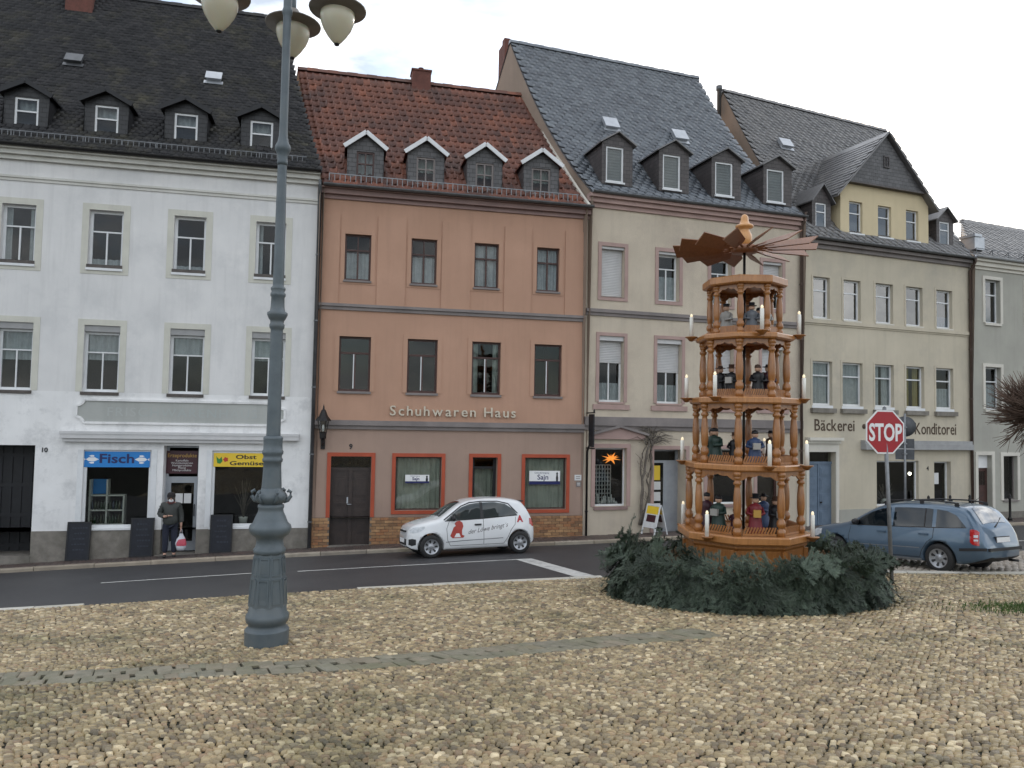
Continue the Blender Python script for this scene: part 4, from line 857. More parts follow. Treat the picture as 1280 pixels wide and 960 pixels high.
for r, mt in ((dr1, 'frame_grey'), (dr2, 'frame_brown')):
    a, b, c, d = r; y = .5 if r is dr1 else .2; m = MB(); zt = d-.45; m.box(a, a+.09, y, y+.06, c, d); m.box(b-.09, b, y, y+.06, c, d); m.box(a+.09, b-.09, y, y+.06, zt, zt+.08); m.box(a+.09, b-.09, y, y+.06, d-.07, d); m.box(a+.09, b-.09, y, y+.06, c, c+.35)
    if r is dr1: m.box((a+b)/2+.05, b-.09, y+.005, y+.05, c+.35, zt)
    do = m.build('shop_door', mt, HC); p = MB(); p.box(a+.085, b-.085, y+.02, y+.03, c+.35, zt); p.box(a+.085, b-.085, y+.02, y+.03, zt+.08, d-.07); p.build('pane', 'shop_glass', do)
    s = MB(); s.box(a-.12, a-.003, -.03, .02, -.4, d+.12); s.box(b+.003, b+.12, -.03, .02, -.4, d+.12); s.box(a-.003, b+.003, -.03, .02, d+.003, d+.12); s.build('door_surround', 'trim_rose', HC)
    if r is dr1:
        m = MB(); m.box(a+.11, a+.5, y-.01, y-.002, FX.z(825, 600, y), FX.z(825, 582, y)); m.build('door_poster', 'yellow_print', do)
        for k, (p0, p1) in enumerate(((612, 602), (626, 615), (640, 629))): MB().box(a+.2, a+.52, y-.008, y-.001, FX.z(826, p0, y), FX.z(826, p1, y)).build('notice_sheet', 'paper', do)
rl, rr = FX.at(637, 51, 5.2), FX.at(872, 97, 5.2); RC = Roof(FX, x0+.06, x1+.02, ze, -.26, (rl[0], 5.2, rl[1]), (rr[0], 5.2, rr[1]), .32)
dw = row(FX, [(757.5, 779.5, 182, 226), (828.5, 850.5, 193, 236.5), (894, 916, 203.5, 245.5), (958.5, 980, 213.5, 254)], .15)
zap = (FX.z(771, 164, .05)+FX.z(906, 187, .05))/2
roC = roof_build(HC, RC, 'slate_blue', 'clad_grey', 'slate', .3, .2, 5.2, [(r[0]-.1, r[1]+.1, .12, .7) for r in dw], gable='gable_plaster')
for i, r in enumerate(dw): dormer(HC, RC, r[0]-.14, r[1]+.32, r[2]-.1, r[3]+.1, zap, .15, r, 'clad_brown', 'slate_grey', .12, .1, None, 'frame_white', None, 'shutter_grey', transom=None)
gutter(HC, x0+.06, x1, -.32, ze+.03, .07, 'zinc'); downpipe(HC, x1-.08, .05, ze-.2, .05, 'pipe_brown', -.12); downpipe(HC, .1, .05, FX.z(735, 560), .035, 'iron_black', -.07)
roof_hatch(roC, RC, 762, 157, 'zinc_light', .5, .5); roof_hatch(roC, RC, 848, 172, 'zinc_light', .5, .5)
q = FX.at(632, 66, 6.2); m = MB(); m.box(q[0]-.1, q[0]+.5, 6.0, 6.8, q[1]-1.5, q[1]+.35); m.box(q[0]-.05, q[0]+.2, 6.2, 6.5, q[1]+.35, q[1]+.6); m.build('chimney', 'chimney_brick', roC)

# ================================================================== cream house (bakery)
FX = FD
HD = thing('cream_house', 'cream plastered bakery house with large gabled roof dormer and grey slate roof', 'house', FX.o, FX.ang)
x0, x1 = .012, WD
ze = (FX.z(1025, 297, -.3)+FX.z(1212, 322, -.3))/2
top = row(FX, [(1016.3, 1037, 345.5, 397), (1054.3, 1075.5, 350.5, 401), (1094.4, 1116, 355.5, 404.5), (1132.3, 1153, 359, 408), (1170.3, 1190, 363.5, 411)])
fst = row(FX, [(1015.6, 1040, 450.5, 505), (1053, 1078, 453.5, 507), (1093.7, 1117, 456, 508.5), (1132.8, 1155, 458.5, 511), (1170, 1191.5, 461.5, 513)])
zz = [(FX.z(1003, a)+FX.z(1208, b))/2 for a, b in ((398, 415), (402.5, 419), (545, 549))]
bd = rect(FX, 1011, 1044.5, 565, 654); sw = rect(FX, 1096, 1148.5, 576, 632); dd_ = rect(FX, 1168, 1189, 577, 652); bd[2] = dd_[2] = -.25
mb = MB(); wall(mb, x0, x1, zz[2], ze-.1, top+fst, rev=.25); mb.build('wall', 'plaster_cream', HD)
mb = MB(); wall(mb, x0, x1, -.7, zz[2], [[*bd, .35], [*sw, .2], [*dd_, .25]], y=.003, rev=.2); mb.build('ground_floor_wall', 'plaster_cream', HD)
house_core(HD, x0, x1, [FX.z(1100, 550), FX.z(1100, 430)], ze-.1)
for i, r in enumerate(top): window(HD, r, .12, .06, transom=.32, mull=None, gmat='pane_blue', sill=(.05, .04, 'trim_light'), sur=(.08, .015, 'plaster_cream'), curtain=('half', .3) if i == 4 else None, tw=.045)
for i, r in enumerate(fst):
    window(HD, r, .12, .06, transom=.32, mull=None, sill=(.1, .02, 'frame_white'), sur=(.08, .015, 'plaster_cream'), curtain=[('full',), ('full',), ('sides', .4), ('sides', .35, 'drape_ochre'), ('half', .5)][i], tw=.045)
    MB().box(r[0]-.1, r[1]+.1, -.13, .01, r[2]-.26, r[2]-.102).build('window_ledge', 'stone_plinth', HD)
strip(HD, 'cornice', 'trim_grey', x0, x1, [(ze-.30, ze-.16, .08), (ze-.16, ze-.02, .2)]); strip(HD, 'string_course', 'plaster_cream', x0, x1, [(zz[1]-.06, zz[1], .03), (zz[1], zz[0], .07)])
aw = rect(FX, 1076, 1210, 555, 562); m = MB(); m.box(aw[0], aw[1], -.25, .0, aw[2], aw[3]); m.box(aw[0], aw[1], -.2, .0, aw[3], aw[3]+.12); m.build('awning_box', 'shutter_grey', HD)
m = MB(); a, b, c, d = bd; m.box(a-.14, b+.18, -.22, .0, d+.4, d+.5); m.box(a-.1, b+.14, -.12, 0, d+.3, d+.4); m.build('door_canopy', 'trim_light', HD); s = MB(); s.box(a-.12, a-.003, -.03, .02, -.4, d+.3); s.box(b+.003, b+.14, -.03, .02, -.4, d+.3); s.box(a-.003, b+.003, -.03, .02, d+.003, d+.3); s.build('door_surround', 'trim_light', HD)
m = MB(); y = .2; xm = (a+b)/2; zt = d-.42; m.box(a, b, y, y+.05, c, zt); m.box(a, b, y-.03, y+.06, zt, zt+.08); m.box(xm-.03, xm+.03, y-.025, y, c, zt)
for s0, s1 in ((a+.06, xm-.07), (xm+.07, b-.06)):
    for f0, f1 in ((.14, .34), (.4, .58), (.62, .8), (.83, .95)): h_ = zt-c; m.box(s0, s1, y-.014, y, c+h_*f0, c+h_*f1); m.box(s0+.05, s1-.05, y-.024, y-.014, c+h_*f0+.05, c+h_*f1-.05)
do = m.build('front_door', 'door_blue', HD); MB().box(a, b, y+.02, y+.03, zt+.08, d).build('transom_pane', 'shop_glass', do); MB().box(xm+.06, xm+.12, y-.07, y-.02, .85, .9).build('door_handle', 'iron_black', do)
window(HD, sw, .12, .05, 'frame_white', None, None, 'shop_glass', sill=(.06, .04, 'trim_light'), name='shop_window')
a, b, c, d = dd_; m = MB(); y = .18; m.box(a, a+.06, y, y+.06, c, d); m.box(b-.06, b, y, y+.06, c, d); m.box(a+.06, b-.06, y, y+.06, d-.06, d); m.box(a+.06, b-.06, y, y+.06, c, c+.3); do = m.build('shop_door', 'frame_white', HD); MB().box(a+.055, b-.055, y+.02, y+.03, c+.29, d-.055).build('pane', 'shop_glass', do); MB().box(a+.18, a+.45, y+.012, y+.019, FX.z(1177, 605, y), FX.z(1177, 591, y)).build('notice_sheet', 'paper', do)
hn = text_mesh('4', .22, .004, .004, 0, 1, 'CENTER', 'black')
for v in hn.vertices: v.co = Vector((v.co.x, -v.co.z, v.co.y))
q = FX.at(1159.5, 588); link('house_number', hn, HD, (q[0], -.006, q[1])); strip(HD, 'plinth', 'plaster_grey', bd[1]+.16, dd_[0]-.02, [(-.7, FX.z(1080, 636), .03)])
rl, rr = FX.at(903, 120.5, 5.0), FX.at(1106, 155.5, 5.0); zr = (rl[1]+rr[1])/2; RD = Roof(FX, x0-.05, x1+.05, ze, -.26, (rl[0], 5.0, zr+.15), (rr[0], 5.0, zr-.15), .14)
yz = .12; gw = row(FX, [(1061.5, 1078, 252.5, 291.5), (1097.5, 1114, 257.5, 296.5), (1132.5, 1148, 263, 302)], yz)
zL, zR_, zA, zM = FX.z(1041, 247, yz), FX.z(1165, 264, yz), FX.z(1104.5, 167.5, yz-.1), (FX.z(1069, 224, yz)+FX.z(1142, 236, yz))/2
gx0, gx1, gxm = FX.x(1050.5, 280, yz), FX.x(1160.5, 290, yz), FX.x(1104.5, 200, yz); zLo = (zL+zR_)/2; zb2 = ze-.02
dw = row(FX, [(1019.5, 1033, 253.5, 287), (1174.5, 1187, 277.5, 308.5)], .2)
roD = roof_build(HD, RD, 'slate_grey', 'clad_grey', 'slate', .3, .2, 5.0, [(r[0]-.1, r[1]+.1, .12, .6) for r in dw]+[(gx0, gx1, .1, 1.2)])
mb = MB(); hs = (gx1-gx0)/2; slp = (zA-zLo)/(hs+.25); zsh = zA-slp*hs; hw = (zA-zM)/slp
wall(mb, gx0, gx1, zb2, zsh-.04, [[*g_, .18] for g_ in gw], yz, .18); zt_ = zsh-.04
mb.add([(gx0, yz, zt_), (gx1, yz, zt_), (gxm+hw, yz, zM), (gxm-hw, yz, zM)], [(0, 1, 2, 3)])
for x in (gx0, gx1): mb.add([(x, yz, zb2), (x, yz, zt_), (x, RD.y_at(x, zt_)+.3, zt_), (x, yz+.6, zb2)], [(0, 1, 2, 3)])
mb.add([(gx0, 1.4, zb2), (gx1, 1.4, zb2), (gx1, 1.4, zt_), (gx0, 1.4, zt_)], [(0, 1, 2, 3)])
gz_ = mb.build('roof_gable', 'plaster_yellow', HD); m = MB(); m.prism([(gxm-hw-.12, zM-.12), (gxm+hw+.12, zM-.12), (gxm, zA-.1)], yz-.12, yz-.004); m.build('gable_cladding', 'clad_grey', gz_)
m = MB(); m.box(gxm-hw-.2, gxm+hw+.2, yz-.2, yz-.002, zM-.2, zM-.122); m.box(gxm-.13, gxm+.13, yz-.16, yz-.12, zM+.55, zM+.6); m.box(gxm-.13, gxm-.09, yz-.15, yz-.12, zM+.6, zM+.95); m.box(gxm+.09, gxm+.13, yz-.15, yz-.12, zM+.6, zM+.95); m.box(gxm-.13, gxm+.13, yz-.15, yz-.12, zM+.95, zM+1.0); m.box(gxm-.015, gxm+.015, yz-.15, yz-.12, zM+.6, zM+.95)
m.build('gable_trim', 'clad_brown', gz_); m = MB()
for s in (-1, 1):
    xo, zo = gxm+s*(hs+.3), zA-slp*(hs+.3); y0 = yz-.28; yA = RD.y_at(gxm, zA)+.3; yB = RD.y_at(xo, zo)+.3; vs = [(gxm, y0, zA), (xo, y0, zo), (xo, yB, zo), (gxm, yA, zA)]; vs += [(a, b, c+.08) for a, b, c in vs]; m.add(vs, [(3, 2, 1, 0), (4, 5, 6, 7), (0, 1, 5, 4), (1, 2, 6, 5), (2, 3, 7, 6)])
m.build('gable_roof', 'slate_grey', gz_)
# slates on the gable roof slopes
gs = MB()
for s in (-1, 1):
    W_ = math.hypot(hs+.3, slp*(hs+.3)); ux, uz = s*(hs+.3)/W_, -slp*(hs+.3)/W_; nx, nz_ = s*abs(uz), abs(ux)
    for k in range(int(W_/.2)):
        dd2 = W_-(k+1)*.2; xs_, zs_ = gxm+ux*dd2, zA+.08+uz*dd2; yend = RD.y_at(xs_, zs_)+.1; y = yz-.29+(.15 if k % 2 else 0)
        while y < yend:
            j1 = random.uniform(.012, .022); A_ = Vector((xs_, 0, zs_)); U_ = Vector((ux, 0, uz)); Nn = Vector((nx, 0, nz_)); lo, hi = A_+U_*.22+Nn*(j1+.012), A_-U_*.08+Nn*.006
            gs.add([(lo.x, y, lo.z), (lo.x, y+.29, lo.z), (hi.x, y+.29, hi.z), (hi.x, y, hi.z), (lo.x-nx*.014, y, lo.z-nz_*.014), (lo.x-nx*.014, y+.29, lo.z-nz_*.014)], [(0, 1, 2, 3), (4, 5, 1, 0)]); y += .3
gs.build('slates', 'slate_grey', gz_, kind='stuff')
for r in gw:
    f = MB(); a, b, c, d = r; y = yz+.1; fw = .05; f.box(a, a+fw, y, y+.06, c, d); f.box(b-fw, b, y, y+.06, c, d); f.box(a+fw, b-fw, y, y+.06, c, c+fw*1.6); f.box(a+fw, b-fw, y, y+.06, d-fw, d); zt = d-(d-c)*.36; f.box(a+fw, b-fw, y-.004, y+.05, zt-.02, zt+.02); f.box(a-.04, b+.04, yz-.08, yz+.02, c-.06, c-.004)
    f.build('window_frame', 'frame_white', gz_); MB().box(a+fw-.004, b-fw+.004, y+.026, y+.034, c+fw, d-fw+.004).build('pane', 'pane_blue', gz_)
zap = FX.z(1028, 231, .1)
for r in dw: dormer(HD, RD, r[0]-.16, r[1]+.2, r[2]-.12, r[3]+.08, (zap if r is dw[0] else r[3]+.5), .2, r, 'clad_brown', 'slate_grey', .14, .1, None, 'frame_white', transom=.34, gmat='pane_blue')
gutter(HD, x0, x1, -.32, ze+.03, .07, 'zinc'); downpipe(HD, x1-.03, .05, ze-.35, .05, 'pipe_brown', -.1); roof_hatch(roD, RD, 980, 182, 'zinc_light', .5, .4)
q = FX.at(899, 121, 5.0); m = MB(); m.lathe([(.09, q[1]-.8), (.09, q[1]+.25), (.13, q[1]+.27), (.13, q[1]+.45)], 12, (q[0], 5.0)); m.build('flue_pipe', 'zinc', roD)

# ================================================================== grey-green house at the end of the row
FX = FE
HE = thing('grey_house', 'grey green plastered house with pale window surrounds beyond the bakery', 'house', FX.o, FX.ang)
x0, x1 = .012, 14.0
ze = FX.z(1245, 323, -.3)
top = [rect(FX, 1231, 1250, 350, 404)]; fst = [rect(FX, 1231.5, 1251, 459, 512)]
d1 = rect(FX, 1222.5, 1240, 569, 650); d1[2] = -.25; w2_ = rect(FX, 1254, 1271.5, 570, 625); zz = FX.z(1240, 640)
for rw in (top, fst):
    for k in range(4): rw.append([rw[-1][0]+2.3, rw[-1][1]+2.3, *rw[-1][2:]])
gh = [[*d1, .3], [*w2_, .2]]+[[w2_[0]+k*2.2, w2_[1]+k*2.2, *w2_[2:], .2] for k in (1, 2, 3)]
mb = MB(); wall(mb, x0, x1, -.7, ze-.1, top+fst+gh, rev=.2); mb.build('wall', 'plaster_grey', HE); house_core(HE, x0, x1, [FX.z(1240, 545), FX.z(1240, 430)], ze-.1)
for r in top: window(HE, r, .16, .055, transom=.34, mull=None, gmat='pane_blue', sill=(.1, .06, 'trim_light'), sur=(.13, .03, 'trim_light'))
for r in fst: window(HE, r, .16, .055, transom=.34, mull=None, sill=(.1, .06, 'trim_light'), sur=(.13, .03, 'trim_light'), curtain=('half', .6))
for k, r in enumerate(gh[1:]): window(HE, r, .14, .03, 'trim_grey', transom=None, mull=None, gmat='shop_glass', sill=(.06, .06, 'trim_grey'), sur=(.14, .03, 'trim_light'), name='shop_window')
a, b, c, d = d1; s = MB(); s.box(a-.14, a-.003, -.03, .02, zz-.5, d+.14); s.box(b+.003, b+.14, -.03, .02, zz-.5, d+.14); s.box(a-.003, b+.003, -.03, .02, d+.003, d+.14); s.build('door_surround', 'trim_light', HE)
m = MB(); y = .2; zt = d-.5; m.box(a, b, y, y+.05, c, zt); m.box(a+.08, b-.08, y-.02, y, c+.2, zt-.7); do = m.build('front_door', 'frame_brown', HE); MB().box(a+.1, b-.12, y-.01, y-.002, zt-.65, zt-.12).build('pane', 'pane_glass', do)
m = MB(); m.box(a, b, y-.02, y+.05, zt+.004, d); db = m.build('door_sign', 'white_print', HE)
strip(HE, 'cornice', 'trim_light', x0, x1, [(ze-.42, ze-.3, .05), (ze-.3, ze-.14, .14), (ze-.14, ze-.02, .24)]); strip(HE, 'plinth', 'stone_plinth', b+.16, x1, [(-.7, zz, .03)])
rl = FX.at(1196, 274, 4.2); RE = Roof(FX, x0, x1+.05, ze, -.26, (rl[0]+.3, 4.2, rl[1]), (x1-1, 4.2, rl[1]-.1), .05)
roE = roof_build(HE, RE, 'slate_grey', 'clad_grey', 'slate', .3, .24, 4.2); gutter(HE, x0, x1, -.32, ze+.03, .07, 'zinc_light'); snow_guard(HE, .5, x1-.5, .05, ze+.2, .22, .6)
q = FX.at(1221, 300, .3); m = MB(); m.box(q[0]-.25, q[0]+.3, .2, .8, q[1]-.4, q[1]+.1); m.box(q[0]-.3, q[0]+.1, .15, .85, q[1]+.1, q[1]+.2); m.build('party_wall_coping', 'zinc_light', roE)

# ------------------------------------------------------------------ lettering and small fittings on the facades
letters('raised_lettering', 'Schuhwaren Haus', FB, 487, 644, 520.5, 12.5, 'letter_cream', 'raised cream letters reading Schuhwaren Haus on the pink wall', .03, .004, yoff=-.045)
letters('painted_lettering', 'Bäckerei', FD, 1018, 1068, 538.5, 15, 'letter_brown', 'dark brown wall lettering reading Bäckerei', .004, .004, yoff=-.008)
letters('painted_lettering', 'Konditorei', FD, 1143.5, 1195, 543, 15, 'letter_brown', 'dark brown wall lettering reading Konditorei', .004, .003, yoff=-.008)
q = FD.at(1080, 533); m = MB(); m.lathe([(.0, 0), (.09, 0), (.09, .008), (0, .008)], 12, axis=Matrix.Rotation(R(90), 4, 'X')); m.build('painted_dot', 'letter_brown', None, loc=FD.w(q[0], -.006, q[1]), rot=(0, 0, FD.ang), label='brown painted dot between the two words on the bakery wall', cat='painted dot')
# ================================================================== street furniture and signs
pmat('lamp_paint', (.105, .13, .146), (.072, .092, .104), 5, .42, .12, 60, dirt=(.095, .11, .115), dirts=2.5, spec=.5)
pmat('lamp_shade', (.20, .175, .15), (.15, .13, .11), 5, .5, .05, 60)
m_, t_, b_ = new_mat('opal_glass'); b_.inputs['Base Color'].default_value = (.82, .76, .58, 1); b_.inputs['Roughness'].default_value = .25; b_.inputs['Transmission Weight'].default_value = .35; b_.inputs['Subsurface Weight'].default_value = .2
pmat('sign_red', (.36, .012, .02), (.32, .01, .018), 3, .4, coat=.1);  pmat('sign_back', (.10, .105, .115), (.07, .075, .08), 5, .5, metal=.3)
pmat('chalkboard', (.009, .011, .019), (.006, .008, .013), 5, .7, dirt=(.015, .018, .027), dirts=4); pmat('chalk', (.035, .04, .055), None, 6, .9)
# ---- the tall lamp post
LP = gp(333, 806); PPM = F/LP.y*1.0; yb = 806.0
lamp = thing('lamp_post', 'tall grey blue cast iron lamp post with ornate base and hanging opal globes', 'street lamp', LP)
zz_ = lambda py: (at_depth(333+(806-py)*.0226, py, LP.y).z-LP.z)
def prof(lst):
    out = []
    for i, (y, r) in enumerate(lst):                 # support loops keep the long shafts evenly shaded
        out.append((y, r))
        if i+1 < len(lst) and y-lst[i+1][0] > 12:
            y2, r2 = lst[i+1]
            for t in (.02, .06, .94, .98): out.append((y+(y2-y)*t, r+(r2-r)*t))
    return [(r/F*LP.y, zz_(y)) for y, r in out]
m = MB(); m.lathe(prof([(815, 26), (786, 26.5), (784, 25), (783, 22.5), (778, 22.5), (776, 25), (771, 26), (767, 25.5), (764, 23), (757, 22.5), (755, 21.5)]), 32); m.build('foot', 'lamp_paint', lamp)
m = MB(); m.lathe(prof([(756, 23.5), (700, 18.5), (691, 18)]), 8, smooth=False, ph=R(22.5)); pan = m.build('tapered_base', 'lamp_paint', lamp)
for k in range(8):
    for y0, y1 in ((752, 722), (717, 696)):
        a = -R(90)+k*R(45); rr = (21.2 if y0 > 730 else 18.6)/F*LP.y; z0, z1 = zz_(y0), zz_(y1); n_ = Vector((math.cos(a), math.sin(a), 0)); t2 = Vector((-math.sin(a), math.cos(a), 0)); up = (Vector((0, 0, z1-z0))-n_*(3.0/F*LP.y*(z1-z0)/(zz_(696)-zz_(752)))).normalized()
        q = MB(); c = n_*(rr*.955)+Vector((0, 0, (z0+z1)/2)); hw = rr*.27; hh = (z1-z0)/2
        for s in (-1, 1): q.bar(c+t2*hw*s-up*hh, c+t2*hw*s+up*hh, .018, .018); q.bar(c-t2*hw+up*hh*s, c+t2*hw+up*hh*s, .018, .018)
        q.bar(c-t2*hw*.8, c+t2*hw*.8, hh*1.6, .012, up=n_) if k % 2 == 0 else None
        q.build('base_panel', 'lamp_paint', pan)
m = MB(); m.lathe(prof([(692, 17), (690, 19), (686, 19.5), (683, 17), (676, 16), (671, 17.5), (668, 22), (664, 24.5), (660, 25.5), (656, 24.5), (653, 21), (649, 19.5), (645, 18), (640, 15.5), (636, 14.8), (634, 15.8), (631, 15.8), (629, 12.5)]), 28); m.build('bell_collar', 'lamp_paint', lamp)
m = MB(); m.lathe(prof([(631, 12), (628, 15), (625, 18.5), (620, 19.5), (616, 17.5), (613, 13), (610, 12.5)]), 24)
for k in range(6):
    a = k*R(60)+R(5); e_ = lambda r, py: Vector((math.cos(a)*r/F*LP.y, math.sin(a)*r/F*LP.y, zz_(py))); m.tube([e_(15, 627), e_(20, 625), e_(23.5, 620), e_(23.5, 614.5), e_(21, 612.5), e_(19.5, 615)], [.022, .024, .022, .02, .018, .012], 7)
m.build('scroll_ring', 'lamp_paint', lamp)
m = MB(); m.lathe(prof([(613, 12.2), (585, 10.8), (578, 10.8), (577, 12), (574, 12.5), (572, 11.2), (569, 11.2), (567, 12.6), (564, 13), (562, 11.6), (556, 11.4), (549, 11.6), (547, 12), (545, 10)]), 24); m.build('lower_shaft', 'lamp_paint', lamp)
m = MB(); m.lathe(prof([(547, 8.6), (412, 7.5), (410, 9), (406, 9.4), (404, 8.2), (401, 8.4), (399, 10), (394, 12.4), (391, 12.4), (389, 9.2), (384, 8.4), (372, 8), (370, 9.3), (367, 9.3), (365, 7.6), (362, 9), (360, 9), (358, 6.8), (205, 5.7)]), 24); m.build('middle_shaft', 'lamp_paint', lamp)
m = MB(); m.lathe(prof([(207, 6), (203, 6.8), (200, 6.2), (194, 6.4), (190, 8.4), (187, 10), (183, 9.6), (178, 7), (170, 5.6), (160, 5.2), (20, 5.0), (17, 6.4), (13, 6.4), (10, 5.2), (-60, 5.2), (-64, 8), (-72, 8), (-76, 5), (-100, 4.2), (-115, 6), (-125, 1)]), 24); m.build('upper_shaft', 'lamp_paint', lamp)
HL = zz_(40)
for az, rr in ((R(-80-17.7), .76), (R(84-17.7), .58), (R(7-17.7), .66)):
    n_ = Vector((math.sin(az), math.cos(az), 0)); c = n_*rr; zb = HL-(.02 if az > 0 else (.06 if az < -1 else 0))
    arm = MB(); pts = [Vector((0, 0, zb+.62))+n_*.03, Vector((0, 0, zb+.95))+n_*.2, Vector((0, 0, zb+1.02))+n_*(rr*.6), Vector((0, 0, zb+.95))+c*.97, Vector((0, 0, zb+.72))+c, Vector((0, 0, zb+.5))+c]
    arm.tube(pts, [.03, .028, .026, .026, .03, .035], 10); ao = arm.build('arm', 'lamp_paint', lamp)
    g_ = MB(); g_.lathe([(.001, zb), (.03, zb+.005), (.055, zb+.03), (.11, zb+.10), (.165, zb+.19), (.195, zb+.27), (.205, zb+.33), (.2, zb+.38), (.185, zb+.40)], 28, c[:2]); g_.build('globe', 'opal_glass', lamp)
    s = MB(); s.lathe([(.19, zb+.385), (.215, zb+.385), (.225, zb+.41), (.335, zb+.415), (.34, zb+.43), (.27, zb+.47), (.16, zb+.52), (.09, zb+.56), (.06, zb+.62), (.0, zb+.63)], 28, c[:2]); s.lathe([(.0, zb+.27), (.1, zb+.28), (.15, zb+.34), (.16, zb+.4)], 20, c[:2]); s.build('shade', 'lamp_shade', lamp)
    q = MB(); q.lathe([(0, zb-.018), (.028, zb-.012), (.034, zb+.012), (.03, zb+.02)], 12, c[:2]); q.build('globe_cap', 'iron_black', lamp)
# ---- stop sign
SD = 13.9; p0 = at_depth(1106.5, 540, SD); gb = Vector((at_depth(1115, 690, SD).x, SD, 0)); gb.z = gzf(gb.x, gb.y)
st = thing('stop_sign', 'red octagonal stop sign on a slightly leaning grey post behind the fir hedge', 'road sign', gb)
c = p0-gb; m = MB(); m.tube([(0, 0, -.1), c+Vector((.01, .045, .44))], .034, 10); m.lathe([(.036, c.z+.44), (.0, c.z+.47)], 10, (c.x+.01, c.y+.045)); m.build('post', 'galvanised', st)
nrm = Vector((-p0.x, -p0.y, 0)).normalized(); ang = math.atan2(nrm.x, -nrm.y)*0+R(12); ro = Matrix.Translation(c) @ Matrix.Rotation(ang, 4, 'Z')
def octo(r): return [(r*math.cos(R(22.5+45*k)), r*math.sin(R(22.5+45*k))) for k in range(8)]
RS = .425
for nm, r, y0, y1, mt in (('plate', RS, .0, .01, 'white_print'), ('red_face', RS*.93, -.004, .0, 'sign_red')):
    m = MB(); m.prism(octo(r), y0, y1); o = m.build(nm, mt, st); o.matrix_local = ro
me = text_mesh('STOP', .43, .001, .012, 0, .66, 'CENTER', 'white_print')
for v in me.vertices: v.co = Vector((v.co.x, -v.co.z, v.co.y))
o = link('lettering', me, st); o.matrix_local = ro @ Matrix.Translation((0, -.0065, -.152))
m = MB(); m.box(-.1, .1, .012, .03, .1, .13); m.box(-.1, .1, .012, .03, -.13, -.1); o = m.build('clamp', 'galvanised', st); o.matrix_local = ro
# ---- second sign seen from behind
p0 = at_depth(1131, 534, 22.6); gb = Vector((p0.x, p0.y, gzf(p0.x, p0.y)+.08)); sg = thing('traffic_sign', 'round traffic sign with two plates seen from behind outside the bakery', 'road sign', gb)
c = p0-gb; m = MB(); m.tube([(0, 0, -.1), (0, 0, c.z+.4)], .032, 10); m.build('post', 'galvanised', sg)
m = MB(); m.lathe([(0, -.01), (.3, -.01), (.3, .01), (0, .01)], 28, axis=Matrix.Translation((.02, .045, c.z+.02)) @ Matrix.Rotation(R(-30), 4, 'Z') @ Matrix.Rotation(R(90), 4, 'X')); m.build('disc', 'sign_back', sg)
for z0, z1 in ((-.62, -.34), (-.95, -.65)): m = MB(); m.obox(Matrix.Translation((.02, .045, c.z+(z0+z1)/2)) @ Matrix.Rotation(R(-30), 4, 'Z'), .5, .012, z1-z0); m.build('plate', 'sign_back', sg)
m = MB(); m.box(-.05, .05, -.04, .05, c.z-.02, c.z+.02); m.box(-.05, .05, -.04, .05, c.z-.5, c.z-.46); m.box(-.05, .05, -.04, .05, c.z-.8, c.z-.76); m.build('clamp', 'galvanised', sg)
# ---- chalkboards leaning at the grocery
for k, (a, b, y0, y1, lb) in enumerate(((82, 112, 652, 695, 'dark chalkboard leaning by the gate end of the fish window'), (162, 191.5, 647, 690, 'dark chalkboard leaning between the fish window and the shop door'), (262, 290, 643, 685, 'dark chalkboard leaning under the fruit and vegetable sign'))):
    r = rect(FA, a, b, y0, y1, -.2); x = (r[0]+r[1])/2; w_ = FA.w(x, -.2, 0); zg_ = gzf(w_.x, w_.y)+.107; wd, hg = r[1]-r[0], FA.z((a+b)/2, y0, -.1)+FA.o.z-zg_
    T = thing('chalkboard', lb, 'chalkboard', (w_.x, w_.y, zg_), FA.ang); rx = Matrix.Rotation(R(-7), 4, 'X'); m = MB(); m.box(-wd/2+.03, wd/2-.03, -.012, .012, .03, hg-.03); o = m.build('board', 'chalkboard', T); o.matrix_local = rx
    m = MB(); m.box(-wd/2, -wd/2+.04, -.02, .02, 0, hg); m.box(wd/2-.04, wd/2, -.02, .02, 0, hg); m.box(-wd/2+.04, wd/2-.04, -.02, .02, hg-.04, hg); m.box(-wd/2+.04, wd/2-.04, -.02, .02, 0, .04); o = m.build('frame', 'gate_black', T); o.matrix_local = rx
    m = MB()
    for j in range(5):
        z = hg*(.82-.14*j); xx = -wd*random.uniform(.15, .3)
        while xx < wd*random.uniform(.15, .3): l_ = random.uniform(.03, .07); m.box(xx, xx+l_, -.0135, -.0122, z, z+random.uniform(.03, .05)); xx += l_+.02
    o = m.build('chalk_writing', 'chalk', T, kind='stuff'); o.matrix_local = rx
# ---- shop signs on the glass
def flat_sign(name, label, F_, r, y, mat, cat='sign'):
    T = thing(name, label, cat, F_.w((r[0]+r[1])/2, y, (r[2]+r[3])/2), F_.ang); w_, h_ = r[1]-r[0], r[3]-r[2]; MB().box(-w_/2, w_/2, -.004, .004, -h_/2, h_/2).build('panel', mat, T); return T, w_, h_
def put_text(T, s, x, z, size, mat, sx=1.0, off=.0, y=-.0055, shear=0.0):
    me = text_mesh(s, size, .0006, off, shear, sx, 'CENTER', mat)
    for v in me.vertices: v.co = Vector((v.co.x, -v.co.z, v.co.y))
    return link('lettering', me, T, (x, y, z))
r = rect(FA, 104, 187.5, 564.5, 584, .04); T, w_, h_ = flat_sign('shop_sign', 'blue sign reading Fisch with two white fish across the shop window', FA, r, .045, 'blue_print')
put_text(T, 'Fisch', 0, -h_*.22, h_*.82, 'navy_print', 1.3, .008)
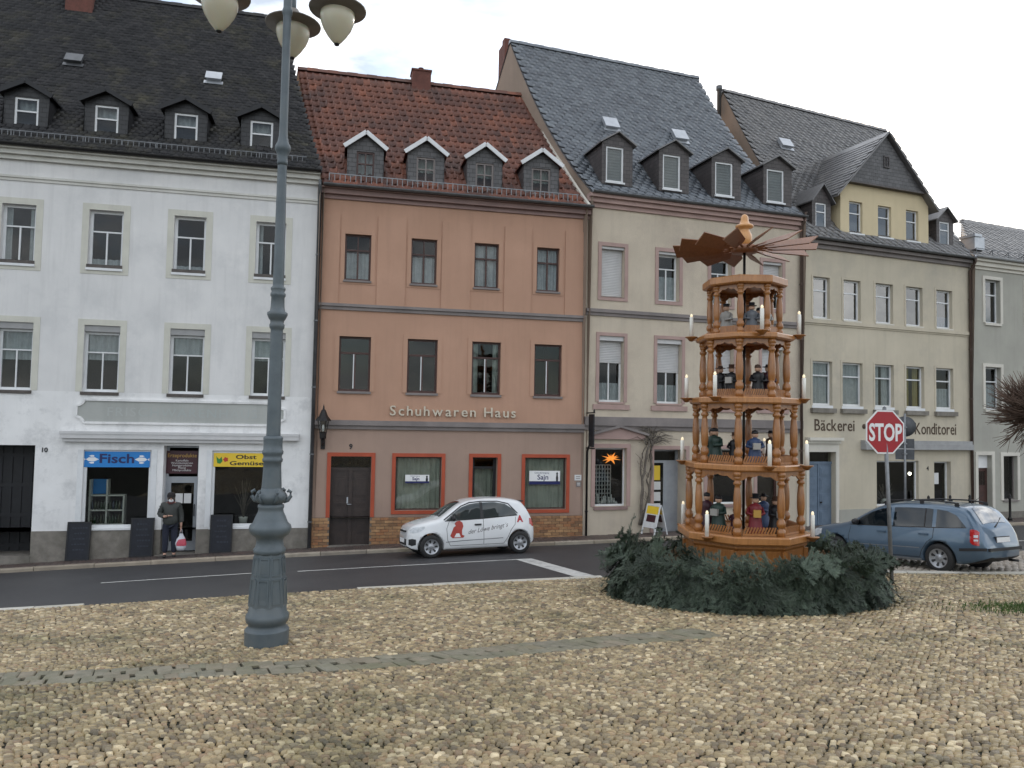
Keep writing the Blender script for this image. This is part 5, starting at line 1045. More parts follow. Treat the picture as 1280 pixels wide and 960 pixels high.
for s in (-1, 1):
    m = MB(); m.prism([(-.17, 0), (-.06, .055), (.08, .05), (.15, .0), (.08, -.05), (-.06, -.055)], -.0065, -.0042)
    for z in (.09, -.09): m.prism([(-.05, z-.02), (.02, z-.025), (.08, z), (.02, z+.025), (-.05, z+.02)], -.0065, -.0042)
    m.prism([(.15, 0), (.2, .04), (.2, -.04)], -.0065, -.0042); o = m.build('fish_motif', 'white_print', T, loc=(s*w_*.37, 0, 0)); o.scale = (s, 1, 1) if s < 0 else (1, 1, 1)
r = rect(FA, 267, 336, 566.5, 583.5, .04); T, w_, h_ = flat_sign('shop_sign', 'yellow sign reading Obst Gemüse behind the lamp post', FA, r, .045, 'yellow_print')
put_text(T, 'Obst', .12, h_*.08, h_*.42, 'black', 1.7, .004); put_text(T, 'Gemüse', .14, -h_*.38, h_*.42, 'black', 1.7, .004)
m = MB(); m.prism([(-.08, .1), (0, .02), (.06, .09), (.09, -.03), (.03, -.11), (-.05, -.09)], -.0065, -.0042); m.build('leaf_motif', 'green_print', T, loc=(-w_*.42+.03, 0, 0)); m = MB(); m.prism([(.06*math.cos(k*R(36))*(1.3 if k % 2 else .9), .06*math.sin(k*R(36))*(1.3 if k % 2 else .9)) for k in range(10)], -.0068, -.0044); m.build('fruit_motif', 'red_print', T, loc=(-w_*.42+.2, 0, .01))
r = rect(FA, 208, 247, 563.5, 592, .34); T, w_, h_ = flat_sign('shop_sign', 'dark maroon sign with small print over the grocery door', FA, r, .345, 'maroon_print')
put_text(T, 'Erzeprodukte', 0, h_*.22, h_*.23, 'gold_print', .95, .002)
for k, s in enumerate(('Kartoffeln', 'Wurstkonserven', 'Honigprodukte', 'Honig', 'Milchprodukte')): put_text(T, s, 0, h_*(.03-.105*k), h_*.125, 'paper', 1.05, .0)
for (a, b, y0, y1, lb) in ((506.5, 536.5, 593.5, 604, 'smaller white and blue Sajn sign in the window by the front door'), (661.5, 700, 588.5, 605.5, 'larger white and blue Sajn sign in the window by the door bell')):
    r = rect(FB, a, b, y0, y1, .08); T, w_, h_ = flat_sign('window_sign', lb, FB, r, .075, 'white_print'); m = MB(); m.box(-w_/2, w_/2, -.006, -.0045, -h_/2, -h_*.26); m.build('blue_band', 'navy_print', T)
    put_text(T, 'Sajn', -w_*.06, -h_*.14, h_*.52, 'navy_print', 1.05, .003); put_text(T, 'Gebäudereinigung', -w_*.1, h_*.3, h_*.17, 'navy_print', .9); put_text(T, '0371 264 100', -w_*.05, -h_*.43, h_*.13, 'white_print', 1.0, y=-.0068) if False else None
    m = MB(); m.prism([(-.03, -h_*.26), (.03, -h_*.26), (.035, .0), (.02, h_*.2), (.03, h_*.32), (0, h_*.42), (-.03, h_*.32), (-.02, h_*.2), (-.035, 0)], -.0068, -.0046); m.build('figure_motif', 'black', T, loc=(w_*.4, 0, 0))
for lb, r, mt, nm in (('small pale name plate beside the pink house shop window', rect(FB, 718, 726.5, 593.5, 600.5), 'paper', 'name_plate'), ('small grey door bell panel under the name plate', rect(FB, 720, 726, 601.8, 608.5), 'trim_grey', 'bell_panel')):
    T, w_, h_ = flat_sign(nm, lb, FB, r, -.012, mt, 'plate'); m = MB(); [m.box(-w_*.3, w_*.3, -.007, -.0045, z, z+.02) for z in (-h_*.2, h_*.12)]; m.build('print_line', 'trim_grey' if mt == 'paper' else 'paper', T)
# ---- wall lantern
q = FB.at(403.5, 556); lo = FB.w(q[0], 0, q[1]); T = thing('wall_lantern', 'black iron wall lantern beside the downpipe on the pink house', 'lantern', lo, FB.ang); ss = 1.0
m = MB(); m.box(-.06, .06, -.04, .0, -.12, .22); m.tube([(0, -.03, .0), (0, -.2, .02), (0, -.33, .1), (0, -.36, .24)], .025, 8); m.build('bracket', 'iron_black', T)
zl = lambda py: FB.z(405, py, -.36)-q[1]; c = (0, -.36); m = MB(); z0, z1 = zl(541), zl(526)
for k in range(6):
    a = k*R(60); m.bar((.09*math.cos(a), c[1]+.09*math.sin(a), z0), (.15*math.cos(a), c[1]+.15*math.sin(a), z1), .018, .018)
m.lathe([(.03, z0-.28), (.05, z0-.2), (.09, z0-.14), (.1, z0), (.11, z0+.02), (.09, z0+.03)], 6, c, smooth=False); m.lathe([(.17, z1), (.21, z1+.0), (.2, z1+.04), (.12, z1+.14), (.06, z1+.3), (.03, z1+.32), (.02, z1+.4), (.0, z1+.48)], 6, c, smooth=False); m.build('lantern_cage', 'iron_black', T)
m = MB(); m.lathe([(.085, z0+.01), (.14, z1-.005)], 6, c, smooth=False, cap=False); m.build('lantern_glass', 'shop_glass', T); m = MB(); m.lathe([(0, z0+.03), (.03, z0+.04), (.03, z0+.2), (0, z0+.24)], 8, c); m.build('bulb', 'white_print', T)
# ---- projecting sign, sandwich board, vine on the beige house
q = FC.at(737, 538); T = thing('projecting_sign', 'thin dark shop sign projecting edge on from the beige house corner', 'shop sign', FC.w(.1, -.05, q[1]), FC.ang); m = MB(); m.box(-.02, .02, -.5, -.15, -.5, .5); m.build('board', 'gate_black', T); m = MB(); m.box(-.015, .015, -.55, .05, .52, .56); m.box(-.015, .015, -.55, .05, -.56, -.52); m.lathe([(.02, .56), (.035, .6), (0, .66)], 8, (0, -.5)); m.build('bracket', 'iron_black', T)
q = FC.w(FC.x(806, 650), -.62, 0); q.z = gzf(q.x, q.y)+.107; T = thing('sandwich_board', 'white framed sandwich board with an orange poster by the vine', 'sandwich board', q, R(-58))
hh, sp2 = .95, .27
for s in (-1, 1):
    rx = Matrix.Translation((0, s*sp2, 0)) @ Matrix.Rotation(R(15.5)*s, 4, 'X'); m = MB(); m.box(-.3, -.26, -.014, .014, 0, hh); m.box(.26, .3, -.014, .014, 0, hh); m.box(-.26, .26, -.014, .014, hh-.04, hh); m.box(-.26, .26, -.014, .014, .22, .26); o = m.build('board_frame', 'frame_white', T); o.matrix_local = rx
    for nm, z0, z1, mt, e_ in (('poster', .265, hh-.045, 'paper', .008), ('poster_band', hh-.3, hh-.06, 'yellow_print', .011), ('poster_picture', .4, .62, 'maroon_print', .011)): m = MB(); m.box(-.255+(.06 if nm == 'poster_picture' else 0), .255-(.06 if nm == 'poster_picture' else 0), -e_, e_, z0, z1); o = m.build(nm, mt, T); o.matrix_local = rx
pmat('vine_bark', (.17, .145, .12), (.1, .085, .07), 12, .9, .3, 60); pmat('twig_bark', (.13, .082, .058), (.08, .052, .038), 12, .85)
T = thing('climbing_vine', 'bare leafless vine with twisted stems climbing the beige house', 'climbing plant', FC.w(FC.x(803, 654), -.1, zg(0)), FC.ang); bx, bz = FC.x(803, 654), FC.z(803, 654); fr_ = FC.o.z+zg(0)
random.seed(11); zv = lambda px, py: (FC.x(px, py)-bx, FC.z(px, py)-zg(0))
def wob(pts, r0, r1, n=14, a=.035):
    P = [Vector((x, -.02, z)) for x, z in pts]; out = []
    for i in range(n+1):
        t = i/n*(len(P)-1); k = min(int(t), len(P)-2); p = P[k].lerp(P[k+1], t-k); out.append(p+Vector((random.uniform(-a, a), random.uniform(-.05, .03), 0)))
    return out, [r0+(r1-r0)*i/n for i in range(n+1)]
for pts, r0, r1 in (([(797, 656), (801, 620), (802, 590), (807, 560), (812, 542)], .05, .03), ([(800, 656), (808, 620), (812, 590), (810, 565), (815, 545)], .045, .025), ([(798, 655), (800, 600), (799, 575), (806, 553)], .03, .02), ([(803, 655), (811, 630), (806, 600), (813, 575), (811, 550)], .03, .02)):
    p, r_ = wob([zv(*q) for q in pts], r0, r1); m = MB(); m.tube(p, r_, 7); m.build('stem', 'vine_bark', T)
m = MB()
for k in range(46):
    b0 = (random.uniform(806, 818), random.uniform(540, 556)); a_ = random.uniform(-.5, 2.6); l_ = random.uniform(10, 34); e1 = (b0[0]+math.cos(a_)*l_*.5, b0[1]-math.sin(a_)*l_*.3-3); e2 = (b0[0]+math.cos(a_)*l_+random.uniform(-4, 4), min(max(b0[1]-math.sin(a_)*l_*.35+random.uniform(-4, 4), 535), 562)); p, r_ = wob([zv(*b0), zv(*e1), zv(*e2)], .014, .005, 6, .03); m.tube(p, r_, 4)
for k in range(16):
    y = random.uniform(565, 640); b0 = (random.uniform(800, 810), y); p, r_ = wob([zv(*b0), zv(b0[0]+random.uniform(-10, 10), y-12)], .01, .004, 4, .03); m.tube(p, r_, 4)
m.build('twigs', 'vine_bark', T, kind='stuff')
# ---- bollards along the far pavement
bm = MB(); bm.lathe([(.055, -.1), (.055, .1), (.045, .14), (.04, .78), (.05, .8), (.05, .84), (.035, .86), (.05, .92), (.03, .97), (0, 1.0)], 12); bme = bm.mesh('post', 'iron_black'); bc = MB(); bc.lathe([(.075, .0), (.075, .09), (.056, .12)], 12); bcm = bc.mesh('foot_ring', 'iron_black')
for px, lb in ((1160.5, 'black iron bollard before the bakery wall pillar'), (1187.5, 'black iron bollard before the bakery door'), (1212, 'black iron bollard at the boundary downpipe'), (1262, 'black iron bollard under the grey house shop window')):
    p = on_line(px, 600, YD-math.tan(T_D)*XD, math.tan(T_D)); x_ = p[0]*.965; y_ = p[1]*.965; b = thing('bollard', lb, 'bollard', (x_, y_, gzf(x_, y_)+.1), group='bollards along the far pavement'); link('post', bme, b); link('foot_ring', bcm, b)
# ---- things inside the shop windows
pmat('shelf_white', (.6, .6, .57), None, 4, .6); pmat('bottle_dark', (.02, .035, .025), None, 5, .15, rnd=[(.6, .6, .6), (1, 1.4, 1), (2.5, 1.4, .8), (1, 1, 2.2)]); pmat('pot_white', (.7, .7, .68), None, 5, .4); pmat('lamp_glow', (.9, .5, .12), None, 4, .6, emit=(1, .30, .05), estr=.5); pmat('ceiling_lamp', (.9, .9, .8), None, 4, .6, emit=(1, .95, .8), estr=9)
a, b, c, d = shop1 = rect(FA, 103, 188, 563, 659); x = a+.1; T = thing('display_shelf', 'white open shelf with bottles behind the fish window glass', 'shelf', FA.w(x, .3, c), FA.ang); m = MB(); W_, Hs = .85, 1.25
for xx in (0, W_/2, W_): m.box(xx-.02, xx+.02, 0, .25, 0, Hs if xx < W_/2+.1 else Hs*.65)
T_sh = m.build('upright', 'shelf_white', T)
for k, z in enumerate((.02, .4, .8)): m = MB(); m.box(-.02, W_+.02, 0, .25, z, z+.035); m.build('shelf_board', 'shelf_white', T)
MB().box(0, W_/2, .2, .23, .85, 1.25).build('advert_card', 'blue_print', T)
bo = MB(); bo.lathe([(.03, 0), (.032, .01), (.032, .15), (.012, .2), (.012, .25), (.0, .252)], 8); bom = bo.mesh('bottle', 'bottle_dark')
for k, z in enumerate((.057, .437)):
    for j in range(11): w_ = FA.w(x+.06+j*.075, .36, c+z); link('bottle', bom, None, w_, label='small dark bottle on the %s of the white shop shelf' % ('lower board' if k == 0 else 'middle board'), cat='bottle', group='bottles on the %s shelf board' % ('lower' if k == 0 else 'middle'))
q = rect(FA, 299, 309, 640, 658, .35); T = thing('potted_plant', 'white pot with bare branching plant in the vegetable shop window', 'potted plant', FA.w((q[0]+q[1])/2, .35, shop2[2]-.02), FA.ang); m = MB(); m.lathe([(.09, 0), (.12, .22), (.125, .25), (.105, .25), (.1, .2)], 16); m.build('pot', 'pot_white', T); m = MB(); random.seed(5)
for k in range(22): a_ = random.uniform(0, 6.28); h_ = random.uniform(.5, 1.15); r_ = random.uniform(.05, .45); m.tube([(0, 0, .2), (math.cos(a_)*r_*.3, math.sin(a_)*r_*.15, .2+h_*.5), (math.cos(a_)*r_, math.sin(a_)*r_*.3, .2+h_)], [.01, .008, .003], 5)
m.build('branches', 'vine_bark', T)
q = FC.at(764, 573, .5); T = thing('star_lamp', 'glowing orange paper star lamp hanging in the pedimented shop window', 'lamp', FC.w(q[0], .5, q[1]), FC.ang); m = MB()
for k in range(14):
    dv = Vector((math.cos(k*2.4)*math.sqrt(1-((k+.5)/7-1)**2), math.sin(k*2.4)*math.sqrt(1-((k+.5)/7-1)**2), (k+.5)/7-1)); s_ = dv.orthogonal().normalized()*.05; s2 = dv.cross(s_).normalized()*.05; m.add([s_, s2, -s_, -s2, dv*.26], [(0, 1, 4), (1, 2, 4), (2, 3, 4), (3, 0, 4)])
m.build('star', 'lamp_glow', T, mw=Matrix.Diagonal((1.35, 1, .8, 1))); m = MB(); m.tube([(0, 0, .05), (0, 0, .6)], .006, 5); m.build('cord', 'iron_black', T)
T = thing('display_lattice', 'white lattice with small goods standing in the pedimented shop window', 'shop display', FC.w(sh1[0]+.02, .55, sh1[2]), FC.ang); m = MB(); w_, h_ = (sh1[1]-sh1[0])*.72, 1.25
for k in range(9): m.box(k*w_/8-.012, k*w_/8+.012, 0, .02, .1, h_)
for k in range(10): m.box(0, w_, .021, .035, .1+k*(h_-.1)/9-.012, .1+k*(h_-.1)/9+.012)
m.build('lattice', 'net_curtain', T); m = MB(); random.seed(3)
for k in range(16): x = random.uniform(.05, 1.0); h_ = random.uniform(.1, .35); m.lathe([(.04, 0), (.05, h_*.5), (.02, h_*.8), (.025, h_)], 8, (x, -.15+random.uniform(-.08, .08)))
m.build('ornaments', 'net_curtain', T, kind='stuff')
q = FD.at(1137, 592, .9); T = thing('ceiling_lamp', 'bright round lamp shining inside the bakery window', 'lamp', FD.w(q[0], .9, q[1]), FD.ang); m = MB(); m.lathe([(0, -.055), (.037, -.043), (.055, 0), (.037, .043), (0, .055)], 14); m.build('bulb', 'ceiling_lamp', T); m = MB(); m.tube([(0, 0, .08), (0, 0, .5)], .008, 5); m.build('cord', 'iron_black', T)
T = thing('dried_bouquet', 'pale dried grasses standing behind the bakery window', 'bouquet', FD.w(FD.x(1118, 630), .45, sw[2]), FD.ang); m = MB(); random.seed(8)
for k in range(40): a_ = random.uniform(0, 6.28); h_ = random.uniform(.3, .75); r_ = random.uniform(.05, .5); m.tube([(0, 0, 0), (math.cos(a_)*r_*.4, math.sin(a_)*.05, h_*.6), (math.cos(a_)*r_, math.sin(a_)*.08, h_)], [.008, .01, .016], 5)
m.build('stalks', 'vine_bark', T); m = MB(); m.lathe([(.09, 0), (.13, .1), (.1, .2), (.06, .22)], 12); m.build('vase', 'pot_white', T)
# ---- bare pollarded tree at the edge
tp = at_depth(1301, 488, 15.2); tb = Vector((tp.x, tp.y, gzf(tp.x, tp.y))); T = thing('bare_tree', 'leafless round crowned tree with dense reddish twigs', 'tree', tb); random.seed(21); m = MB(); hc = tp.z-tb.z-.55; m.tube([(0, 0, -.1), (.02, 0, .5), (0, .02, hc*.6), (0, 0, hc)], [.12, .09, .075, .085], 10); m.build('trunk', 'vine_bark', T); m = MB()
for k in range(900):
    v = Vector((random.gauss(0, 1), random.gauss(0, 1), random.gauss(.5, .7))).normalized(); l_ = random.uniform(.3, .8); s_ = Vector((0, 0, hc+.1))+v*random.uniform(0, .35)+Vector((random.uniform(-.15, .15), random.uniform(-.15, .15), random.uniform(-.1, .1))); e_ = s_+v*l_; mid = s_.lerp(e_, .5)+Vector((random.uniform(-.06, .06), random.uniform(-.06, .06), -.05)); m.tube([s_, mid, e_], [.018, .011, .004], 4)
    for _ in range(2): e2 = mid+(v+Vector((random.uniform(-.6, .6), random.uniform(-.6, .6), random.uniform(-.3, .6)))).normalized()*l_*.45; m.tube([mid, e2], [.007, .003], 3)
m.build('crown', 'twig_bark', T)
# ---- weeds growing between the cobbles
random.seed(4); m = MB(); c0 = gp(1268, 763)
for k in range(3000):
    x, y = c0.x+random.gauss(.35, .5), c0.y+random.gauss(.05, .3); a_ = random.uniform(0, 6.28); h_ = random.uniform(.02, .07); w_ = .006; z = gzf(x, y)+.005; dx_, dy_ = math.cos(a_), math.sin(a_); m.add([(x-dy_*w_, y+dx_*w_, z), (x+dy_*w_, y-dx_*w_, z), (x+dx_*h_*.6, y+dy_*h_*.6, z+h_)], [(0, 1, 2)])
m.build('weeds', 'grass', None, kind='stuff', label='patch of low green weeds between the cobbles', cat='weeds')
# ================================================================== Christmas pyramid in its fir hedge
def wood(name, c, c2, rough=.36, coat=.5):
    m, t, b = new_mat(name); n, l = t.nodes, t.links; g = n.new('ShaderNodeTexCoord'); mp_ = nd(t, 'ShaderNodeMapping'); mp_.inputs['Scale'].default_value = (9, 9, 1.6); l.new(g.outputs['Object'], mp_.inputs[0])
    oi = n.new('ShaderNodeObjectInfo'); no = nd(t, 'ShaderNodeTexNoise', noise_dimensions='4D', inp={'Scale': 3.0, 'Detail': 6.0, 'Roughness': .6, 'Distortion': .6}); l.new(mp_.outputs[0], no.inputs['Vector']); mu = nd(t, 'ShaderNodeMath', operation='MULTIPLY'); l.new(oi.outputs['Random'], mu.inputs[0]); mu.inputs[1].default_value = 40; l.new(mu.outputs[0], no.inputs['W'])
    ra = n.new('ShaderNodeValToRGB'); ra.color_ramp.elements[0].position = .3; ra.color_ramp.elements[1].position = .7; ra.color_ramp.elements[0].color = (*c2, 1); ra.color_ramp.elements[1].color = (*c, 1); l.new(no.outputs[0], ra.inputs[0]); l.new(ra.outputs[0], b.inputs['Base Color'])
    b.inputs['Roughness'].default_value = rough; b.inputs['Coat Weight'].default_value = coat; b.inputs['Coat Roughness'].default_value = .25
    bu = nd(t, 'ShaderNodeBump', inp={'Strength': .15, 'Distance': .01}); l.new(no.outputs[0], bu.inputs['Height']); l.new(bu.outputs[0], b.inputs['Normal'])
wood('pine_varnish', (.36, .148, .036), (.215, .08, .019)); wood('pine_deck', (.46, .20, .058), (.30, .12, .031)); wood('blade_wood', (.24, .10, .045), (.17, .07, .03), .5, .1); wood('finial_wood', (.60, .30, .10), (.5, .23, .07)); wood('picket_wood', (.20, .13, .07), (.12, .08, .045), .8, 0)
pmat('candle_white', (.80, .78, .72), (.74, .72, .66), 4, .5); pmat('candle_tip', (.85, .7, .45), None, 4, .4, emit=(1, .85, .6), estr=.25)
PC = at_depth(929.5, 600, 12.6); PB = Vector((PC.x, PC.y, gzf(PC.x, PC.y))); pyr = thing('christmas_pyramid', 'tall varnished wooden Christmas pyramid with four tiers, candles and a blade wheel', 'Christmas pyramid', PB)
pz = lambda py: at_depth(929.5, py, PC.y).z-PB.z; pm = lambda px: px/F*PC.y
PHI = math.atan2(PC.x, PC.y)          # azimuth of the pyramid seen from the square
def ang8(k): return -R(90)-PHI+R(-6)+k*R(45)     # column k=0 faces the photographer
def pol(r, a): return Vector((r*math.cos(a), r*math.sin(a), 0))
def octdeck(m, r, z0, z1, bev=.03, ph=None):
    a0 = ang8(0) if ph is None else ph; m.lathe([(r-bev, z0), (r, z0+bev*.8), (r, z1-bev*.6), (r-bev*.6, z1)], 8, smooth=False, ph=a0)
def turned(r, z0, z1):
    h = z1-z0; pr = [(1.05, 0), (1.05, .1), (.75, .11), (.7, .13), (1.0, .15), (1.12, .19), (.95, .24), (.62, .27), (.8, .3), (.95, .4), (.98, .5), (.9, .62), (.72, .74), (.6, .78), (.95, .8), (1.0, .825), (.7, .85), (.62, .87), (.9, .885), (.9, .91), (.75, .92), (1.05, .93), (1.05, 1.0)]
    return [(r*a, z0+h*b) for a, b in pr]
TI = [(.875, 661, 586, 1.06, 671), (.77, 578, 506, .96, 586), (.66, 498, 428, .88, 506), (.55, 421, 361, .785, 428)]   # column radius, top-of-deck px, underside of next deck px, deck radius
m = MB(); m.lathe([(.93, -.3), (.93, pz(678)), (.97, pz(675)), (.97, pz(671))], 8, smooth=False, ph=ang8(0)); pl_ = m.build('plinth', 'pine_varnish', pyr)
for k in range(8):
    a = pol(.94, ang8(k)); m = MB(); m.bar(a+Vector((0, 0, .05)), a+Vector((0, 0, pz(678))), .07, .07); m.build('plinth_post', 'pine_varnish', pl_)
cyl = {}
for ti, (cr_, pt, pu, dr, pb) in enumerate(TI):
    z0, z1 = pz(pt), pz(pu); dk = MB(); octdeck(dk, dr, pz(pb), z0); dko = dk.build('deck', 'pine_deck', pyr)
    for k in range(8):
        p = pol(cr_, ang8(k)); c = MB(); c.lathe(turned(.062 if ti < 3 else .056, z0, z1), 14, p[:2]); c.build('column', 'pine_varnish', pyr)
        q = pol(cr_, ang8(k+1)); A, B = p.lerp(q, .12), p.lerp(q, .88); rl_ = MB(); zr = z0+pm(10)
        rl_.bar(A+Vector((0, 0, z0+.02)), B+Vector((0, 0, z0+.02)), .03, .03); nb = 11
        for j in range(nb): t = (j+.2)/nb; a_ = A.lerp(B, t); b2 = A.lerp(B, min(t+.09, 1)); rl_.bar(a_+Vector((0, 0, z0+.03)), b2+Vector((0, 0, zr)), .014, .024)
        rl_.build('railing', 'pine_varnish', pyr)
        # scalloped valance between the column heads
        ln = (q-p).length; n_ = 16; dv = (q-p).normalized(); sd_ = Vector((-dv.y, dv.x, 0))*.012; vs = []
        for j in range(n_+1):
            t = j/n_; e = abs(2*t-1); dp = .05+.10*e**2.2+.022*abs(math.sin(t*math.pi*4)); c_ = p+dv*ln*t
            for s in (-1, 1): vs += [c_+sd_*s+Vector((0, 0, z1+.0)), c_+sd_*s+Vector((0, 0, z1-dp))]
        va = MB(); va.add(vs, [f for j in range(n_) for f in ((4*j, 4*j+4, 4*j+5, 4*j+1), (4*j+2, 4*j+3, 4*j+7, 4*j+6), (4*j+1, 4*j+5, 4*j+7, 4*j+3))]); va.build('valance', 'pine_varnish', pyr)
m = MB(); octdeck(m, .68, pz(361.5), pz(352), .025); m.build('top_plate', 'pine_deck', pyr)
m = MB(); m.tube([(0, 0, .3), (0, 0, pz(300))], .022, 10); m.build('axle', 'iron_black', pyr)
hz = pz(311); m = MB(); m.lathe([(0, hz-.07), (.2, hz-.07), (.22, hz-.02), (.2, hz+.04), (.12, hz+.06), (0, hz+.07)], 20); m.build('wheel_hub', 'blade_wood', pyr)
NB = 14
for k in range(NB):
    a = k*2*math.pi/NB+.2; Mx = Matrix.Translation((0, 0, hz)) @ Matrix.Rotation(a, 4, 'Z') @ Matrix.Rotation(R(33), 4, 'X'); b = MB(); b.obox(Mx @ Matrix.Translation((.3, 0, 0)), .4, .035, .03)
    ou = [(.36, -.05), (.46, -.115), (1.10, -.15), (1.16, .13), (.46, .115), (.36, .05)]; n_ = len(ou); vs = [Mx @ Vector((x, y, .008)) for x, y in ou]+[Mx @ Vector((x, y, -.008)) for x, y in ou]; b.add(vs, [tuple(range(n_)), tuple(range(2*n_-1, n_-1, -1))]+[(i, i+n_, (i+1) % n_+n_, (i+1) % n_) for i in range(n_)]); b.build('blade', 'blade_wood', pyr)
m = MB(); m.lathe([(pm(r), pz(y)) for y, r in ((308, 7), (304, 8.5), (299, 9.6), (294, 9), (289, 6.5), (286.5, 6), (285, 10.5), (283, 11.4), (281.5, 10), (280, 6.5), (276, 5), (272, 4.6), (269, 3), (267.5, 0))], 20); m.build('finial', 'finial_wood', pyr)
# candles on saucers round the decks
for ti, (lst, pyb, dr) in enumerate((((-112, -30, 74, 165), 663, 1.05), ((-97, 22, 70, 160), 576, .98), ((-88, -28, 86, 170), 494, .9), ((-92, 18, 88, 175), 420, .83))):
    for dg in lst:
        a = -R(90)-PHI+R(dg); p = pol(dr+.02, a); zc_ = pz(TI[ti][4])+.05; c = MB(); c.lathe([(.03, zc_-.02), (.075, zc_+.03), (.105, zc_+.045), (.105, zc_+.055), (.02, zc_+.05)], 14, p[:2]); c.bar(pol(dr-.12, a)+Vector((0, 0, zc_)), p+Vector((0, 0, zc_+.01)), .05, .035); c.build('candle_saucer', 'pine_varnish', pyr)
        h_ = pm(34); c = MB(); c.lathe([(.032, zc_+.052), (.032, zc_+h_*.86), (.022, zc_+h_*.88)], 12, p[:2]); cd = c.build('candle', 'candle_white', pyr); c = MB(); c.lathe([(.02, zc_+h_*.88), (.024, zc_+h_*.93), (.012, zc_+h_*.99), (0, zc_+h_)], 10, p[:2]); c.build('candle_bulb', 'candle_tip', cd)
# turned figures standing on the decks
COLS = {'green coat': (.03, .07, .055), 'grey coat': (.20, .22, .25), 'blue coat': (.06, .11, .25), 'black coat': (.012, .012, .016), 'red coat': (.30, .02, .03), 'white robe': (.62, .60, .56), 'plum coat': (.07, .015, .03), 'brown coat': (.10, .05, .03)}
for k_, c_ in COLS.items(): pmat(k_, tuple(x*.62 for x in c_), None, 6, .5)
pmat('figure_skin', (.52, .32, .22), None, 6, .55)
def figurine(ti, dg, rr, hpx, coat, hat, label, wide=1.0, holding=None):
    p = pol(rr, -R(90)-PHI+R(dg)); z = pz(TI[ti][1])+.012; h = pm(hpx); T = thing('wooden_figure', label, 'figurine', PB+p+Vector((0, 0, z-.012)), -PHI+R(dg)*.5)
    w_ = h*.17*wide; b = MB(); b.lathe([(w_*1.15, 0), (w_*1.2, h*.04), (w_*.95, h*.2), (w_*.78, h*.42), (w_*.82, h*.56), (w_*.9, h*.64), (w_*.7, h*.71), (w_*.28, h*.74), (w_*.26, h*.77)], 14); b.build('body', coat, T)
    b = MB(); b.lathe([(w_*.25, h*.755), (w_*.42, h*.78), (w_*.46, h*.83), (w_*.40, h*.885), (w_*.2, h*.91), (0, h*.915)], 12); b.lathe([(0, -.012), (.009, 0), (0, .012)], 6, axis=Matrix.Translation((0, -w_*.46, h*.83))); b.build('head', 'figure_skin', T)
    b = MB(); tp_ = {'top': [(w_*.75, h*.875), (w_*.75, h*.885), (w_*.42, h*.89), (w_*.45, h*.985), (0, h*.99)], 'cap': [(w_*.46, h*.86), (w_*.48, h*.9), (w_*.36, h*.95), (0, h*.97)], 'crown': [(w_*.42, h*.88), (w_*.5, h*.97), (w_*.38, h*.93), (0, h*.92)], 'brim': [(w_*.85, h*.88), (w_*.8, h*.895), (w_*.42, h*.9), (w_*.36, h*.96), (0, h*.965)]}[hat]; b.lathe(tp_, 14); b.build('hat', 'black coat' if coat != 'black coat' else 'brown coat', T)
    for s in (-1, 1): b = MB(); b.tube([(s*w_*.8, 0, h*.64), (s*w_*1.12, -w_*.25, h*.5), (s*w_*.5, -w_*.95, h*.47)], [w_*.26, w_*.24, w_*.18], 8); b.build('arm', coat, T)
    if holding: b = MB(); b.box(-w_*.5, w_*.5, -w_*1.5, -w_*.95, h*.42, h*.6); b.build('carried_object', holding, T)
figurine(3, -70, .3, 42, 'white robe', 'crown', 'white robed figure with arms raised on the top tier', 1.2); figurine(3, 20, .34, 40, 'grey coat', 'top', 'grey figure in a top hat on the top tier', 1.2); figurine(3, 130, .3, 40, 'white robe', 'cap', 'white robed figure in a cap at the back of the top tier'); figurine(3, 55, .42, 38, 'white robe', 'top', 'white robed figure with a tall hat on the top tier')
figurine(2, -78, .38, 42, 'black coat', 'brim', 'black coated figure in a brimmed hat on the third tier', 1.1); figurine(2, -40, .3, 42, 'black coat', 'top', 'black coated figure in a top hat on the third tier', 1.1, 'white robe'); figurine(2, 30, .42, 42, 'black coat', 'cap', 'black coated figure in a cap on the third tier', 1.15); figurine(2, 62, .42, 43, 'plum coat', 'brim', 'plum coated figure beside a capped one on the third tier', 1.1)
figurine(1, -62, .52, 44, 'green coat', 'cap', 'green dressed figure in a cap on the second tier', 1.45); figurine(1, -88, .5, 42, 'grey coat', 'brim', 'grey figure in a brimmed hat on the second tier', 1.3); figurine(1, -30, .3, 38, 'black coat', 'top', 'black figure in a top hat on the second tier'); figurine(1, 22, .45, 42, 'blue coat', 'cap', 'blue coated figure holding a bundle on the second tier', 1.2, 'white robe'); figurine(1, 110, .45, 42, 'brown coat', 'brim', 'brown coated figure at the back of the second tier')
figurine(0, -72, .6, 46, 'plum coat', 'cap', 'plum coated figure in a cap on the bottom tier', 1.1); figurine(0, -50, .5, 44, 'green coat', 'cap', 'green coated figure with a pale tray on the bottom tier', 1.2, 'white robe'); figurine(0, -22, .35, 28, 'plum coat', 'cap', 'small plum coated child figure on the bottom tier', 1.2); figurine(0, 20, .52, 48, 'red coat', 'top', 'red coated figure in a tall hat on the bottom tier', 1.05, 'gold_print'); figurine(0, 62, .55, 44, 'black coat', 'top', 'black coated figure in a top hat on the bottom tier', 1.15, 'white robe'); figurine(0, 140, .5, 44, 'blue coat', 'brim', 'blue coated figure at the back of the bottom tier')
